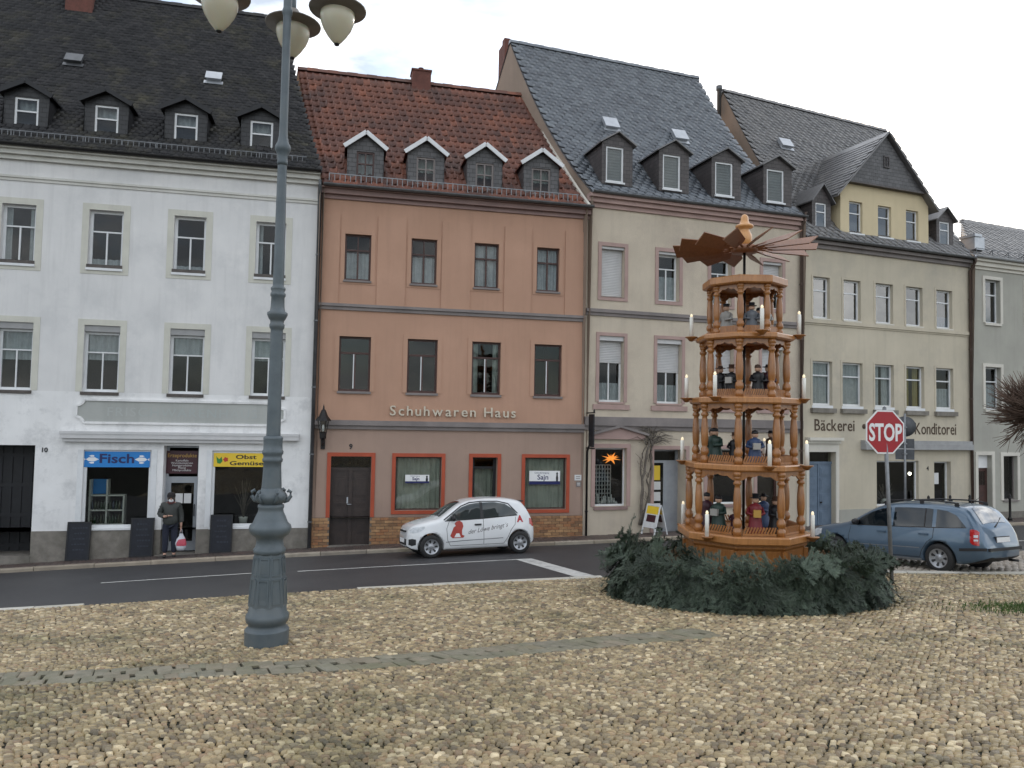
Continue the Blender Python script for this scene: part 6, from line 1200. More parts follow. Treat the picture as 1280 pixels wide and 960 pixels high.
# ---- low picket fence ring and the fir branches hung on it
HR = 1.86; fence = thing('picket_fence', 'low ring of weathered wooden pickets around the Christmas pyramid', 'fence', PB); nP = 92; pk = MB(); pk.prism([(-.045, 0), (.045, 0), (.045, .60), (0, .66), (-.045, .60)], -.01, .01); pkm = pk.mesh('picket', 'picket_wood')
gl = lambda x, y: gzf(PB.x+x, PB.y+y)-PB.z
for k in range(nP):
    a = 2*math.pi*k/nP; p = pol(HR, a); link('picket', pkm, fence, (p.x, p.y, gl(p.x, p.y)-.02), (random.uniform(-.04, .04), random.uniform(-.04, .04), a+R(90)))
for zz2 in (.16, .42):
    for k in range(26):
        a, b = pol(HR-.03, 2*math.pi*k/26), pol(HR-.03, 2*math.pi*(k+1)/26); m = MB(); m.bar(a+Vector((0, 0, gl(a.x, a.y)+zz2)), b+Vector((0, 0, gl(b.x, b.y)+zz2)), .03, .06); m.build('rail', 'picket_wood', fence)
pmat('fir_needles', (.060, .076, .054), (.026, .037, .026), 9, .5, rnd=[(.45, .52, .48), (1, 1, 1), (1.6, 1.62, 1.65), (.6, .72, .55), (2.6, 2.6, 2.7), (.8, .85, .75)], spec=.35)
def spray(seed, L_=.42):
    g = random.Random(seed); V, Fc = [], []
    def needle_row(a, b, n_, ln):
        d = (b-a).normalized(); sd = d.cross(Vector((0, 0, 1))); sd = sd.normalized() if sd.length > .05 else Vector((1, 0, 0)); up = sd.cross(d)
        for i in range(n_):
            p = a.lerp(b, (i+.5)/n_)
            for s in (-1, 1):
                q = p+(sd*s*g.uniform(.75, 1)+d*g.uniform(.5, .9)+up*g.uniform(-.1, .45))*ln; w_ = d*.0085; o = len(V); V.extend([p-w_, p+w_, q]); Fc.append((o, o+1, o+2))
            q = p+(up*g.uniform(.5, .9)+d*.8)*ln*.8; o = len(V); V.extend([p-sd*.007, p+sd*.007, q]); Fc.append((o, o+1, o+2))
    pts = [Vector((0, L_*t, -.10*t*t)) for t in np.linspace(0, 1, 6)]
    for a, b in zip(pts[:-1], pts[1:]): needle_row(a, b, 5, .038)
    for i in range(1, 6):
        for s in (-1, 1):
            a = pts[i-1].lerp(pts[i], g.uniform(.2, .9)); l2 = L_*(.52-.075*i)*g.uniform(.85, 1.2); b = a+Vector((s*l2*.8, l2*.65, g.uniform(-.05, .03))); needle_row(a, b, max(4, int(l2/.016)), .034)
            if i < 4: c = a.lerp(b, .5); e = c+Vector((s*l2*.1, l2*.5, -.02)); needle_row(c, e, 5, .03)
    return np.array([tuple(v) for v in V]), np.array(Fc)
_t = MATS['fir_needles'].node_tree; _a = nd(_t, 'ShaderNodeAttribute', attribute_name='tint'); _ad = [n for n in _t.nodes if n.bl_idname == 'ShaderNodeMath' and n.operation == 'ADD'][0]; _t.links.new(_a.outputs['Fac'], _ad.inputs[1])
SP = [spray(k, .36+.04*(k % 4)) for k in range(6)]; SPM = [npmesh('fir_spray', v, f, 'fir_needles') for v, f in SP]
hedge = thing('fir_hedge', 'thick dark green ring of cut fir branches hung around the picket fence', 'fir hedge', PB); random.seed(31); recs = []
for k in range(1900):
    a = random.uniform(0, 2*math.pi); t = random.random(); h_ = .02+.62*t+random.gauss(0, .02); bul = .15*math.sin(min(max(t, 0), 1)*math.pi*.8+.5); r_ = HR+.02+bul*random.uniform(.3, 1.15); x, y = r_*math.cos(a), r_*math.sin(a); z = gl(x, y)+h_
    dr_ = Vector((math.cos(a), math.sin(a), 0)); tn = Vector((-math.sin(a), math.cos(a), 0))
    if t > .86: d = (dr_*random.uniform(-.4, .8)+tn*random.uniform(-.9, .9)+Vector((0, 0, random.uniform(-.25, .35)))).normalized()
    else: d = (dr_*random.uniform(.08, .5)+tn*random.uniform(-.7, .7)+Vector((0, 0, random.uniform(-1.1, -.25)))).normalized()
    nrm = (dr_*1.0+Vector((0, 0, .6))); xax = d.cross(nrm).normalized(); zax = xax.cross(d); s = random.uniform(.85, 1.25); d2 = PC.y+y if True else 0
    if z-.25*s < gl(x, y) and d.z < 0: z = gl(x, y)+max(h_, .2)
    recs.append((y, Matrix(((xax.x*s, d.x*s, zax.x*s, x), (xax.y*s, d.y*s, zax.y*s, y), (xax.z*s, d.z*s, zax.z*s, z), (0, 0, 0, 1))), random.randrange(6)))
vis = sorted([i for i, r in enumerate(recs) if r[0] < .6], key=lambda i: -math.hypot(recs[i][1].translation.x, recs[i][1].translation.y)*(1 if recs[i][0] < 0 else .9))[:300]; vs_ = set(vis); V, Fc, off = [], [], 0
for i, (y, mt, k) in enumerate(recs):
    if i in vs_: link('fir_spray', SPM[k], hedge, mw=mt)
    else: v, f = SP[k]; A = np.array(mt); V.append(v@A[:3, :3].T+A[:3, 3]); Fc.append(f+off); off += len(v)
fb = npmesh('fir_branches', np.concatenate(V), np.concatenate(Fc), 'fir_needles'); at_ = fb.attributes.new('tint', 'FLOAT', 'POINT'); at_.data.foreach_set('value', np.concatenate([np.full(len(v), RNG.random(), np.float32) for v in V])); link('fir_branches', fb, hedge, kind='stuff')
# ================================================================== cars
pmat('car_white', (.74, .75, .76), (.70, .71, .72), 2, .25, coat=.8); pmat('car_blue', (.085, .135, .195), (.078, .125, .18), 2, .28, metal=.35, coat=.8)
pmat('plastic_black', (.014, .014, .016), (.02, .02, .022), 8, .55); pmat('rubber', (.016, .016, .017), (.024, .023, .022), 9, .8, .1, 90); pmat('alloy', (.42, .43, .45), (.34, .35, .37), 8, .35, metal=.7); pmat('seam', (.02, .02, .022), None, 8, .7)
pmat('lamp_red', (.45, .015, .015), (.38, .01, .012), 8, .15, coat=.6); pmat('lamp_clear', (.62, .64, .66), (.4, .42, .44), 14, .12, coat=.6); pmat('lion_red', (.42, .05, .035), None, 8, .4); pmat('script_grey', (.10, .09, .09), None, 8, .5); pmat('car_seat', (.03, .03, .034), None, 8, .9); pmat('logo_red', (.5, .02, .03), None, 8, .4); pmat('red_seat', (.16, .02, .025), None, 8, .9)
glass('car_glass', (.30, .33, .33), 1.7, .01, False); glass('rear_glass', (.35, .4, .42), 4.5, .02, False)
def hermite(xs, ys):
    xs, ys = np.array(xs, float), np.array(ys, float); h = np.diff(xs); dl = np.diff(ys)/h; m = np.zeros(len(xs)); m[0], m[-1] = dl[0], dl[-1]
    for i in range(1, len(xs)-1): m[i] = 0 if dl[i-1]*dl[i] <= 0 else 3*(h[i-1]+h[i])/((2*h[i]+h[i-1])/dl[i-1]+(h[i]+2*h[i-1])/dl[i])
    def f(x):
        x = min(max(x, xs[0]), xs[-1]); i = min(max(int(np.searchsorted(xs, x)-1), 0), len(xs)-2); t = (x-xs[i])/h[i]
        return float((2*t**3-3*t*t+1)*ys[i]+(t**3-2*t*t+t)*h[i]*m[i]+(-2*t**3+3*t*t)*ys[i+1]+(t**3-t*t)*h[i]*m[i+1])
    return f
class Shape:
    def __init__(s, top, wid, bot, belt, tumble, r, crown):
        s.top, s.W, s.zb, s.belt = hermite(*zip(*top)), hermite(*zip(*wid)), hermite(*zip(*bot)), hermite(*zip(*belt)); s.tm, s.r0, s.cr = tumble, r, crown
        s.x0, s.x1 = top[0][0], top[-1][0]
    def rr(s, x): return min(s.r0, (s.top(x)-s.zb(x))*.3)
    def y(s, x, z):
        zb, bl, W = s.zb(x), s.belt(x), s.W(x); q = (z-zb)/(bl-zb)
        if q < .42: v = W*(.92+.08*math.sin(max(q, 0)/.42*math.pi/2))
        elif q <= 1: v = W*(1-.055*((q-.42)/.58)**2)
        else: v = W*.945-(z-bl)*s.tm
        r = s.rr(x); k = (z-(s.top(x)-r))/r
        if k > 0: v -= r*1.15*(1-math.sqrt(max(0, 1-min(k, 1)**2)))
        return max(v, .02)
    def ye(s, x): return s.y(x, s.top(x))
    def zt(s, x, y): e = s.ye(x); return s.top(x)+s.cr*(1-min(abs(y)/e, 1)**2)
def car_body(sh, name, mat, root, arches, wr):
    u = np.linspace(0, 1, 64); xs = sh.x0+(sh.x1-sh.x0)*(u-.10*np.sin(2*np.pi*u)/1.0*.9); n = len(xs); V = []
    nz, nr, nc = 15, 6, 4
    for x in xs:
        tp, zb, r = sh.top(x), sh.zb(x), sh.rr(x); half = [(0, zb), (sh.y(x, zb)*.8, zb)]
        for i in range(nz): z = zb+.02+(tp-r-zb-.02)*i/(nz-1); half.append((sh.y(x, z), z))
        for i in range(1, nr+1): z = tp-r+r*math.sin(i/nr*math.pi/2); half.append((sh.y(x, z), z))
        e = sh.ye(x)
        for i in range(1, nc+1): yy = e*(1-i/nc); half.append((yy, sh.zt(x, yy)))
        ring = half+[(-a, b) for a, b in half[-2:0:-1]]; V.append([(x, a, b) for a, b in ring])
    k = len(V[0]); m = MB(); vs = [v for r_ in V for v in r_]; fs = [(i*k+j, i*k+(j+1) % k, (i+1)*k+(j+1) % k, (i+1)*k+j) for i in range(n-1) for j in range(k)]; fs = [f[::-1] for f in fs]
    m.add(vs, fs, 0, True); m.f += [tuple(range(k)), tuple(range(n*k-1, (n-1)*k-1, -1))]; m.m += [0, 0]; m.sm += [False, False]
    me = m.mesh(name, [mat, 'plastic_black']); ob = bpy.data.objects.new('body_scratch', me); bm_ = bmesh.new(); bm_.from_mesh(me); bmesh.ops.recalc_face_normals(bm_, faces=bm_.faces); bm_.to_mesh(me); bm_.free(); cut = []
    for ax in arches:
        c = MB(); c.lathe([(wr*1.17, -1.2), (wr*1.17, 1.2)], 40, smooth=False, axis=Matrix.Translation((ax, 0, wr*1.02)) @ Matrix.Rotation(R(90), 4, 'X')); cm = c.mesh('cutter', ['plastic_black', 'plastic_black']); co = bpy.data.objects.new('cutter', cm); TMP.collection.objects.link(co); cut.append(co); md = ob.modifiers.new('arch', 'BOOLEAN'); md.object = co; md.operation = 'DIFFERENCE'; md.solver = 'EXACT'
        bm_ = bmesh.new(); bm_.from_mesh(cm); bmesh.ops.recalc_face_normals(bm_, faces=bm_.faces); bm_.to_mesh(cm); bm_.free()
    me2 = evaluated(ob); bpy.data.objects.remove(ob)
    for c in cut: bpy.data.objects.remove(c)
    if len(me2.materials) == 0: me2.materials.append(M(mat)); me2.materials.append(M('plastic_black'))
    me2.name = name
    for p in me2.polygons:
        c = p.center; ins = any(math.hypot(c.x-ax, c.z-wr*1.02) < wr*1.165 for ax in arches)
        p.material_index = 1 if ins or c.z < sh.zb(c.x)+.015 else 0; p.use_smooth = not ins
    return link(name, me2, root)
def side_patch(sh, spec, off, sgn, nx=22, nz=5, thick=0.0):
    """patch hugging the body side; spec = [(x,z_low,z_high),...]"""
    X = [q[0] for q in spec]; m = MB(); vs = []
    xs = np.linspace(X[0], X[-1], nx)
    for x in xs:
        a, b = np.interp(x, X, [q[1] for q in spec]), np.interp(x, X, [q[2] for q in spec])
        for j in range(nz+1): z = a+(b-a)*j/nz; vs.append((x, sgn*(sh.y(x, z)+off), z))
    k = nz+1; fs = [(i*k+j, (i+1)*k+j, (i+1)*k+j+1, i*k+j+1) for i in range(nx-1) for j in range(nz)]; m.add(vs, fs if sgn < 0 else [f[::-1] for f in fs], 0, True); return m
def line_patch(sh, pts, wd, off, sgn):
    m = MB(); P = []
    for a, b in zip(pts[:-1], pts[1:]):
        n = max(2, int(math.hypot(b[0]-a[0], b[1]-a[1])/.04)); P += [(a[0]+(b[0]-a[0])*i/n, a[1]+(b[1]-a[1])*i/n) for i in range(n)]
    P.append(pts[-1]); vs = []
    for i, p in enumerate(P):
        q0, q1 = P[max(i-1, 0)], P[min(i+1, len(P)-1)]; dx, dz = q1[0]-q0[0], q1[1]-q0[1]; l_ = math.hypot(dx, dz) or 1; nx_, nz_ = -dz/l_*wd/2, dx/l_*wd/2
        for s in (-1, 1): x, z = p[0]+nx_*s, p[1]+nz_*s; vs.append((x, sgn*(sh.y(x, z)+off), z))
    m.add(vs, [(2*i, 2*i+2, 2*i+3, 2*i+1) for i in range(len(P)-1)]); return m
def top_patch(sh, xa, xb, k0, k1, off, nx=10, ny=12):
    m = MB(); vs = []
    for i in range(nx+1):
        x = xa+(xb-xa)*i/nx; e = sh.ye(x)*(k0+(k1-k0)*i/nx); sl_ = (sh.top(x+.02)-sh.top(x-.02))/.04; nl = math.hypot(1, sl_)
        for j in range(ny+1): yy = -e+2*e*j/ny; vs.append((x-sl_/nl*off, yy, sh.zt(x, yy)+off/nl))
    k = ny+1; m.add(vs, [(i*k+j, (i+1)*k+j, (i+1)*k+j+1, i*k+j+1) for i in range(nx) for j in range(ny)], 0, True); return m
def wheels(root, sh, axs, wr, track, holes=7, capr=.74):
    tm = MB(); tw = .095; Rx = Matrix.Rotation(R(90), 4, 'X'); tm.lathe([(wr*.66, tw), (wr*.72, tw*1.02), (wr*.9, tw), (wr*.985, tw*.75), (wr, tw*.4), (wr, -tw*.4), (wr*.985, -tw*.75), (wr*.9, -tw), (wr*.66, -tw)], 36, axis=Rx, cap=False); tme = tm.mesh('wheel', 'rubber')
    rm = MB(); rm.lathe([(0, tw*.55), (wr*.16, tw*.6), (wr*.2, tw*.5), (wr*.55, tw*.72), (wr*.66, tw*.92), (wr*.7, tw*.95), (wr*.7, tw*.3), (wr*.66, -tw*.9)], 36, axis=Rx, cap=False); rme = rm.mesh('rim', 'alloy'); hm = MB()
    for k in range(holes):
        a = 2*math.pi*k/holes; pts = [(.30, -.2), (.54, -.24), (.58, 0), (.54, .24), (.30, .2)]; vs = []
        for r_, t in pts: aa = a+t*.8; vs.append(Rx @ Vector((wr*r_*math.cos(aa), wr*r_*math.sin(aa), tw*(.5+.4*(r_-.2)/.35*.55)+.006)))
        hm.add(vs, [tuple(range(5))])
    for k in range(5): a = 2*math.pi*k/5; hm.lathe([(.012, tw*.61), (.012, tw*.66)], 6, (wr*.1*math.cos(a), wr*.1*math.sin(a)), axis=Rx) if False else None
    hme = hm.mesh('rim_openings', 'plastic_black')
    for x in axs:
        for s in (-1, 1):
            w_ = link('wheel', tme, root, (x, s*track/2, wr), (0, 0, 0 if s < 0 else math.pi)); link('rim', rme, w_); link('rim_openings', hme, w_)
def seats(root, xs, mat='car_seat', hgt=.62, z0=.45):
    for x, ws in xs:
        for yy in ws: m = MB(); m.box(x, x+.12, yy-.23, yy+.23, z0, z0+hgt); m.box(x-.45, x+.05, yy-.23, yy+.23, z0-.12, z0); m.box(x+.02, x+.12, yy-.12, yy+.12, z0+hgt+.03, z0+hgt+.2); m.build('seat', mat, root)
def stand_car(name, label, rear_l, fwd, wb, track):
    """car frame on the terrain: x runs from nose to tail, wheels on the ground"""
    f = Vector((fwd[0], fwd[1], 0)).normalized(); l_ = Vector((-f.y, f.x, 0)); rl = Vector((rear_l[0], rear_l[1], 0)); pts = {'rl': rl, 'fl': rl+f*wb, 'rr': rl-l_*track, 'fr': rl+f*wb-l_*track}
    for p in pts.values(): p.z = gzf(p.x, p.y)
    X = ((pts['rl']+pts['rr'])-(pts['fl']+pts['fr'])).normalized(); Yv = ((pts['rr']+pts['fr'])-(pts['rl']+pts['fl'])); Yv = (Yv-X*Yv.dot(X)).normalized(); Z = X.cross(Yv); o = (pts['fl']+pts['fr'])/2
    T = thing(name, label, 'car'); return T, Matrix(((X.x, Yv.x, Z.x, o.x), (X.y, Yv.y, Z.y, o.y), (X.z, Yv.z, Z.z, o.z), (0, 0, 0, 1)))
# --- small white hatchback.  body x: 0 nose .. 3.6 tail; left side is y<0 here
S1 = Shape([(0, .60), (.03, .72), (.10, .82), (.3, .905), (.55, .965), (.82, 1.02), (1.0, 1.115), (1.2, 1.255), (1.42, 1.385), (1.62, 1.46), (1.9, 1.505), (2.3, 1.525), (2.75, 1.505), (3.05, 1.46), (3.2, 1.41), (3.33, 1.27), (3.43, 1.1), (3.51, .93), (3.56, .78), (3.6, .60)],
           [(0, .50), (.04, .60), (.12, .69), (.3, .765), (.55, .81), (1.0, .822), (2.6, .825), (3.0, .815), (3.3, .77), (3.48, .70), (3.57, .61), (3.6, .5)], [(0, .30), (.1, .24), (.4, .19), (3.2, .19), (3.5, .26), (3.6, .34)], [(0, .86), (.8, .95), (2, .99), (3.1, 1.05), (3.6, 1.05)], .30, .13, .035)
c0, c1 = gp(538.5, 697.5), gp(649, 691.5); tr = 1.44; WBs = 2.49; dv = Vector((c0.x-c1.x, c0.y-c1.y, 0)).normalized()
T, mw = stand_car('small_white_car', 'small white hatchback with red lion and script on its door', (c1.x, c1.y), (dv.x, dv.y), math.hypot(c0.x-c1.x, c0.y-c1.y), tr*.93); SCL = min(max(math.hypot(c0.x-c1.x, c0.y-c1.y)/WBs, .88), 1.0); print('CAR scale', SCL, c0, c1); T.matrix_world = mw @ Matrix.Scale(SCL, 4) @ Matrix.Translation((-.60, 0, 0)); ax = (.60, .60+WBs); wr = .30
bo_ = car_body(S1, 'body', 'car_white', T, ax, wr); wheels(T, S1, ax, wr, 1.46, 7)
for s in (-1, 1):
    g_ = MB(); side_patch(S1, [(1.02, .965, .985), (1.2, .97, 1.13), (1.45, .98, 1.30), (1.7, .99, 1.385), (1.98, .995, 1.415)], .004, s).build('side_window', 'car_glass', T); side_patch(S1, [(2.06, 1.0, 1.415), (2.4, 1.01, 1.415), (2.7, 1.025, 1.36), (2.92, 1.035, 1.22), (3.02, 1.05, 1.075)], .004, s).build('side_window', 'car_glass', T); side_patch(S1, [(1.98, .985, 1.42), (2.06, .985, 1.42)], .005, s, 3).build('door_pillar', 'plastic_black', T)
    line_patch(S1, [(1.10, .95), (1.02, .75), (1.04, .45), (1.12, .30), (2.05, .30), (2.05, .98)], .011, .002, s).build('door_seam', 'seam', T); line_patch(S1, [(2.05, .30), (2.62, .30), (2.74, .46), (2.84, .66), (2.96, .8), (2.98, 1.0)], .011, .002, s).build('door_seam', 'seam', T); line_patch(S1, [(.95, .98), (1.2, 1.155), (1.45, 1.33), (1.7, 1.42), (2.05, 1.445), (2.5, 1.435), (2.8, 1.36), (3.05, 1.09)], .03, .003, s).build('window_trim', 'plastic_black', T); line_patch(S1, [(.98, .955), (2, .985), (3.04, 1.045)], .025, .003, s).build('belt_trim', 'plastic_black', T); line_patch(S1, [(1.0, .40), (1.4, .42), (2.6, .45)], .02, .002, s).build('side_crease', 'galvanised', T)
    m = MB(); yy = s*(S1.y(1.9, .83)+.02); m.box(1.80, 1.98, yy-.02, yy+.02, .815, .855); m.build('door_handle', 'plastic_black', T)
    m = MB(); yy = s*(S1.y(1.2, 1.0)+.09); m.lathe([(0, -.1), (.07, -.07), (.085, 0), (.07, .07), (0, .1)], 12, axis=Matrix.Translation((1.2, yy, 1.02)) @ Matrix.Rotation(R(90), 4, 'X') @ Matrix.Diagonal((.7, .95, 1.1, 1))); m.bar((1.2, yy, 1.0), (1.2, s*S1.y(1.2, .99), .98), .05, .04); m.build('mirror', 'plastic_black', T)
    side_patch(S1, [(.06, .66, .74), (.14, .66, .80), (.26, .68, .83), (.38, .74, .83), (.44, .8, .83)], .006, s, 14).build('headlight', 'lamp_clear', T); side_patch(S1, [(3.40, .80, .95), (3.5, .72, .92), (3.55, .72, .82)], .006, s, 10).build('tail_light', 'lamp_red', T); side_patch(S1, [(.03, .36, .50), (.1, .33, .52), (.2, .36, .5)], .006, s, 8).build('bumper_grille', 'plastic_black', T)
top_patch(S1, .88, 1.50, .86, .80, .005).build('windscreen', 'car_glass', T); top_patch(S1, 3.25, 3.42, .80, .84, .006).build('rear_window', 'car_glass', T)
m = MB(); m.box(-.02, .02, -.42, .42, .34, .50); m.box(-.012, .03, -.36, .36, .68, .72); m.build('front_grille', 'plastic_black', T); m = MB(); m.box(-.035, -.02, -.26, .26, .40, .51); m.build('number_plate', 'white_print', T); m = MB(); m.prism([(-.035, 0), (0, .07), (.035, 0), (0, -.07)], 0, .02); m.build('badge', 'alloy', T, mw=Matrix.Translation((-.0, 0, .7)) @ Matrix.Rotation(R(-90), 4, 'Z')); m = MB(); m.box(3.16, 3.32, -.5, .5, 1.395, 1.43); m.build('roof_spoiler', 'plastic_black', T)
# print on the car's left side: Yv points to the car's right, so the left side is y<0
def on_side(me, sh, x0, z0, sgn, off=.003):
    for v in me.vertices:
        x, z = x0+v.co.x, z0+v.co.y; v.co = Vector((x, sgn*(sh.y(x, z)+off), z))
    return me
me = text_mesh('der Löwe bringt´s', .17, 0, 0, .35, .92, 'LEFT', 'script_grey')
for v in me.vertices: v.co.y += v.co.x*.14
link('door_script', on_side(me, S1, 1.60, .585, -1), T)
li = [(0, 0), (.30, 0), (.34, .05), (.27, .08), (.27, .2), (.31, .3), (.29, .4), (.22, .45), (.13, .44), (.07, .38), (.1, .32), (.04, .28), (.08, .22), (.03, .12), (-.06, .06)]
def blob(pts, x0, z0, mat, name, off):
    b2 = bmesh.new(); f = b2.faces.new([b2.verts.new((x, z, 0)) for x, z in pts]); bmesh.ops.triangulate(b2, faces=[f]); me = bpy.data.meshes.new(name); b2.to_mesh(me); b2.free(); me.materials.append(M(mat)); link(name, on_side(me, S1, x0, z0, -1, off), T)
blob(li, 1.17, .50, 'lion_red', 'lion_print', .004); blob([(.02, .02), (.2, .02), (.16, .12), (.08, .12)], 1.2, .5, 'white_print', 'lion_print_light', .006)
me = text_mesh('A', .24, 0, .012, 0, 1, 'LEFT', 'logo_red'); link('pharmacy_letter', on_side(me, S1, 3.03, .86, -1), T); seats(T, [(1.75, (-.36, .36)), (2.75, (-.36, .36))], 'red_seat')
# --- blue grey estate
S2 = Shape([(0, .56), (.05, .68), (.2, .77), (.45, .83), (.8, .885), (1.1, .95), (1.35, 1.07), (1.65, 1.24), (1.95, 1.365), (2.2, 1.415), (2.6, 1.435), (3.1, 1.43), (3.5, 1.405), (3.75, 1.36), (3.85, 1.29), (3.97, 1.13), (4.07, .98), (4.13, .84), (4.17, .68), (4.20, .60), (4.22, .5)],
           [(0, .48), (.05, .60), (.15, .70), (.4, .775), (.8, .815), (1.2, .825), (3.2, .825), (3.7, .805), (3.98, .765), (4.1, .72), (4.18, .66), (4.22, .55)], [(0, .28), (.15, .22), (.5, .19), (3.7, .20), (4.1, .30), (4.22, .36)], [(0, .80), (1.0, .87), (2, .905), (3.6, .94), (4.22, .94)], .30, .12, .035)
c1 = gp(1178, 715.5); tr = 1.42; WBs = 2.46
T, mw = stand_car('blue_estate_car', 'blue grey estate car with roof rails parked behind the stop sign', (c1.x, c1.y), (-.52, .854), WBs*.955, tr*.955); T.matrix_world = mw @ Matrix.Scale(.955, 4) @ Matrix.Translation((-.82, 0, 0)); ax = (.82, .82+WBs); wr = .30
car_body(S2, 'body', 'car_blue', T, ax, wr); wheels(T, S2, ax, wr, 1.46, 7)
for s in (-1, 1):
    side_patch(S2, [(1.32, .90, .93), (1.5, .90, 1.07), (1.75, .905, 1.2), (2.0, .91, 1.29), (2.2, .91, 1.315)], .004, s).build('side_window', 'car_glass', T); side_patch(S2, [(2.28, .91, 1.32), (2.6, .92, 1.33), (3.06, .93, 1.325), (3.16, .93, 1.31)], .004, s).build('side_window', 'car_glass', T); side_patch(S2, [(3.24, .935, 1.31), (3.45, .94, 1.285), (3.65, .95, 1.2), (3.8, .96, 1.03), (3.84, .965, .99)], .004, s).build('side_window', 'car_glass', T)
    side_patch(S2, [(2.985, .93, 1.32), (3.01, .93, 1.32)], .006, s, 3).build('window_bar', 'plastic_black', T)
    line_patch(S2, [(1.24, .86), (1.18, .62), (1.22, .38), (1.3, .29), (2.24, .29), (2.24, .90)], .011, .002, s).build('door_seam', 'seam', T); line_patch(S2, [(2.24, .29), (2.86, .29), (2.94, .46), (3.05, .62), (3.18, .72), (3.2, .92)], .011, .002, s).build('door_seam', 'seam', T); line_patch(S2, [(1.24, .47), (2.88, .49)], .016, .004, s).build('side_moulding', 'galvanised', T); line_patch(S2, [(1.2, .24), (2.9, .24)], .05, .004, s).build('sill_trim', 'galvanised', T)
    line_patch(S2, [(1.22, .895), (2, .905), (3.2, .93), (3.86, .96)], .018, .004, s).build('belt_trim', 'plastic_black', T)
    for hx in (2.02, 2.98): m = MB(); yy = s*(S2.y(hx, .78)+.018); m.box(hx-.1, hx+.1, yy-.018, yy+.018, .765, .80); m.build('door_handle', 'car_blue', T)
    m = MB(); yy = s*(S2.y(1.35, .95)+.09); m.lathe([(0, -.1), (.065, -.07), (.08, 0), (.065, .07), (0, .1)], 12, axis=Matrix.Translation((1.4, yy, .97)) @ Matrix.Rotation(R(90), 4, 'X') @ Matrix.Diagonal((.7, .9, 1.1, 1))); m.bar((1.4, yy, .95), (1.4, s*S2.y(1.4, .93), .93), .05, .04); m.build('mirror', 'plastic_black', T)
    side_patch(S2, [(3.93, .68, .92), (3.97, .63, .935), (4.05, .61, .92), (4.09, .61, .88)], .007, s, 14).build('tail_light', 'lamp_red', T); side_patch(S2, [(4.0, .77, .82), (4.075, .77, .82)], .011, s, 6).build('reversing_light', 'lamp_clear', T); side_patch(S2, [(4.0, .70, .735), (4.075, .70, .735)], .011, s, 6).build('indicator_lens', 'lamp_clear', T)
    side_patch(S2, [(.05, .56, .68), (.15, .56, .73), (.3, .58, .75), (.42, .64, .75)], .006, s, 12).build('headlight', 'lamp_clear', T); line_patch(S2, [(3.72, .51), (4.0, .53), (4.12, .535), (4.19, .535)], .06, .008, s).build('bumper_strip', 'plastic_black', T); line_patch(S2, [(.04, .47), (.2, .48), (.45, .48)], .06, .008, s).build('bumper_strip', 'plastic_black', T)
    m = MB(); yr = s*.56; m.tube([(1.95, yr, 1.41), (2.05, yr, 1.46), (2.6, yr, 1.495), (3.2, yr, 1.485), (3.55, yr, 1.45), (3.65, yr, 1.40)], .016, 8)
    for x_ in (2.02, 2.85, 3.6): m.box(x_-.04, x_+.04, yr-.015, yr+.015, S2.zt(x_, yr)-.02, S2.zt(x_, yr)+.06)
    m.build('roof_rail', 'plastic_black', T)
top_patch(S2, 1.2, 2.0, .88, .82, .005).build('windscreen', 'car_glass', T); top_patch(S2, 3.80, 4.045, .80, .86, .006).build('rear_window', 'rear_glass', T)
m = MB(); m.box(4.20, 4.245, -.62, .62, .50, .56); m.build('rear_bumper_strip', 'plastic_black', T); m = MB(); m.box(4.12, 4.19, -.27, .27, .66, .78); m.build('plate_recess', 'plastic_black', T); m = MB(); m.box(4.185, 4.20, -.25, .25, .665, .765); m.build('number_plate', 'white_print', T); m = MB(); m.bar((4.10, -.1, .97), (3.98, .35, 1.14), .025, .02); m.build('rear_wiper', 'plastic_black', T); m = MB(); m.tube([(3.6, 0, 1.43), (3.85, .0, 1.62)], [.006, .003], 6); m.build('aerial', 'plastic_black', T); m = MB(); m.tube([(4.05, .45, .27), (4.24, .45, .27)], .025, 8); m.build('exhaust', 'plastic_black', T); seats(T, [(2.2, (-.36, .36)), (3.05, (-.36, .36))])

# ================================================================== the shopper
pmat('jacket', (.05, .053, .048), (.03, .034, .032), 26, .65, .5, 60); pmat('jeans', (.018, .022, .04), (.012, .015, .028), 20, .85, .2, 90); pmat('skin', (.50, .30, .22), None, 9, .55); pmat('shoe', (.015, .014, .014), None, 9, .6); pmat('cap_cloth', (.022, .018, .018), None, 20, .9); pmat('mask_white', (.75, .76, .77), None, 9, .8); pmat('bag_white', (.62, .63, .68), None, 9, .35, .2, 20); pmat('bag_pink', (.55, .08, .12), None, 9, .4); pmat('hair_grey', (.10, .085, .075), None, 30, .8); pmat('scarf', (.10, .035, .035), None, 20, .9)
pp = FA.w(FA.x(211.5, 690, -.8), -.8, 0); pp.z = gzf(pp.x, pp.y)+.107; per = thing('person', 'person in dark quilted jacket, cap and white face mask outside the grocery door', 'person', pp, R(22)); HT = 1.66
def skin(name, V, E, Rd, mats, parent, lv=2):
    me = bpy.data.meshes.new(name); me.from_pydata(V, E, []); ob = bpy.data.objects.new(name, me); sm_ = ob.modifiers.new('s', 'SKIN'); sm_.use_smooth_shade = True; sd_ = ob.modifiers.new('d', 'SUBSURF'); sd_.levels = lv
    for i, r_ in enumerate(Rd): v = me.skin_vertices[0].data[i]; v.radius = r_ if isinstance(r_, tuple) else (r_, r_); v.use_root = (i == 0)
    me2 = evaluated(ob); bpy.data.objects.remove(ob); me2.name = name; me2.materials.clear()
    for m_ in mats: me2.materials.append(M(m_))
    for p in me2.polygons: p.use_smooth = True
    return link(name, me2, parent)
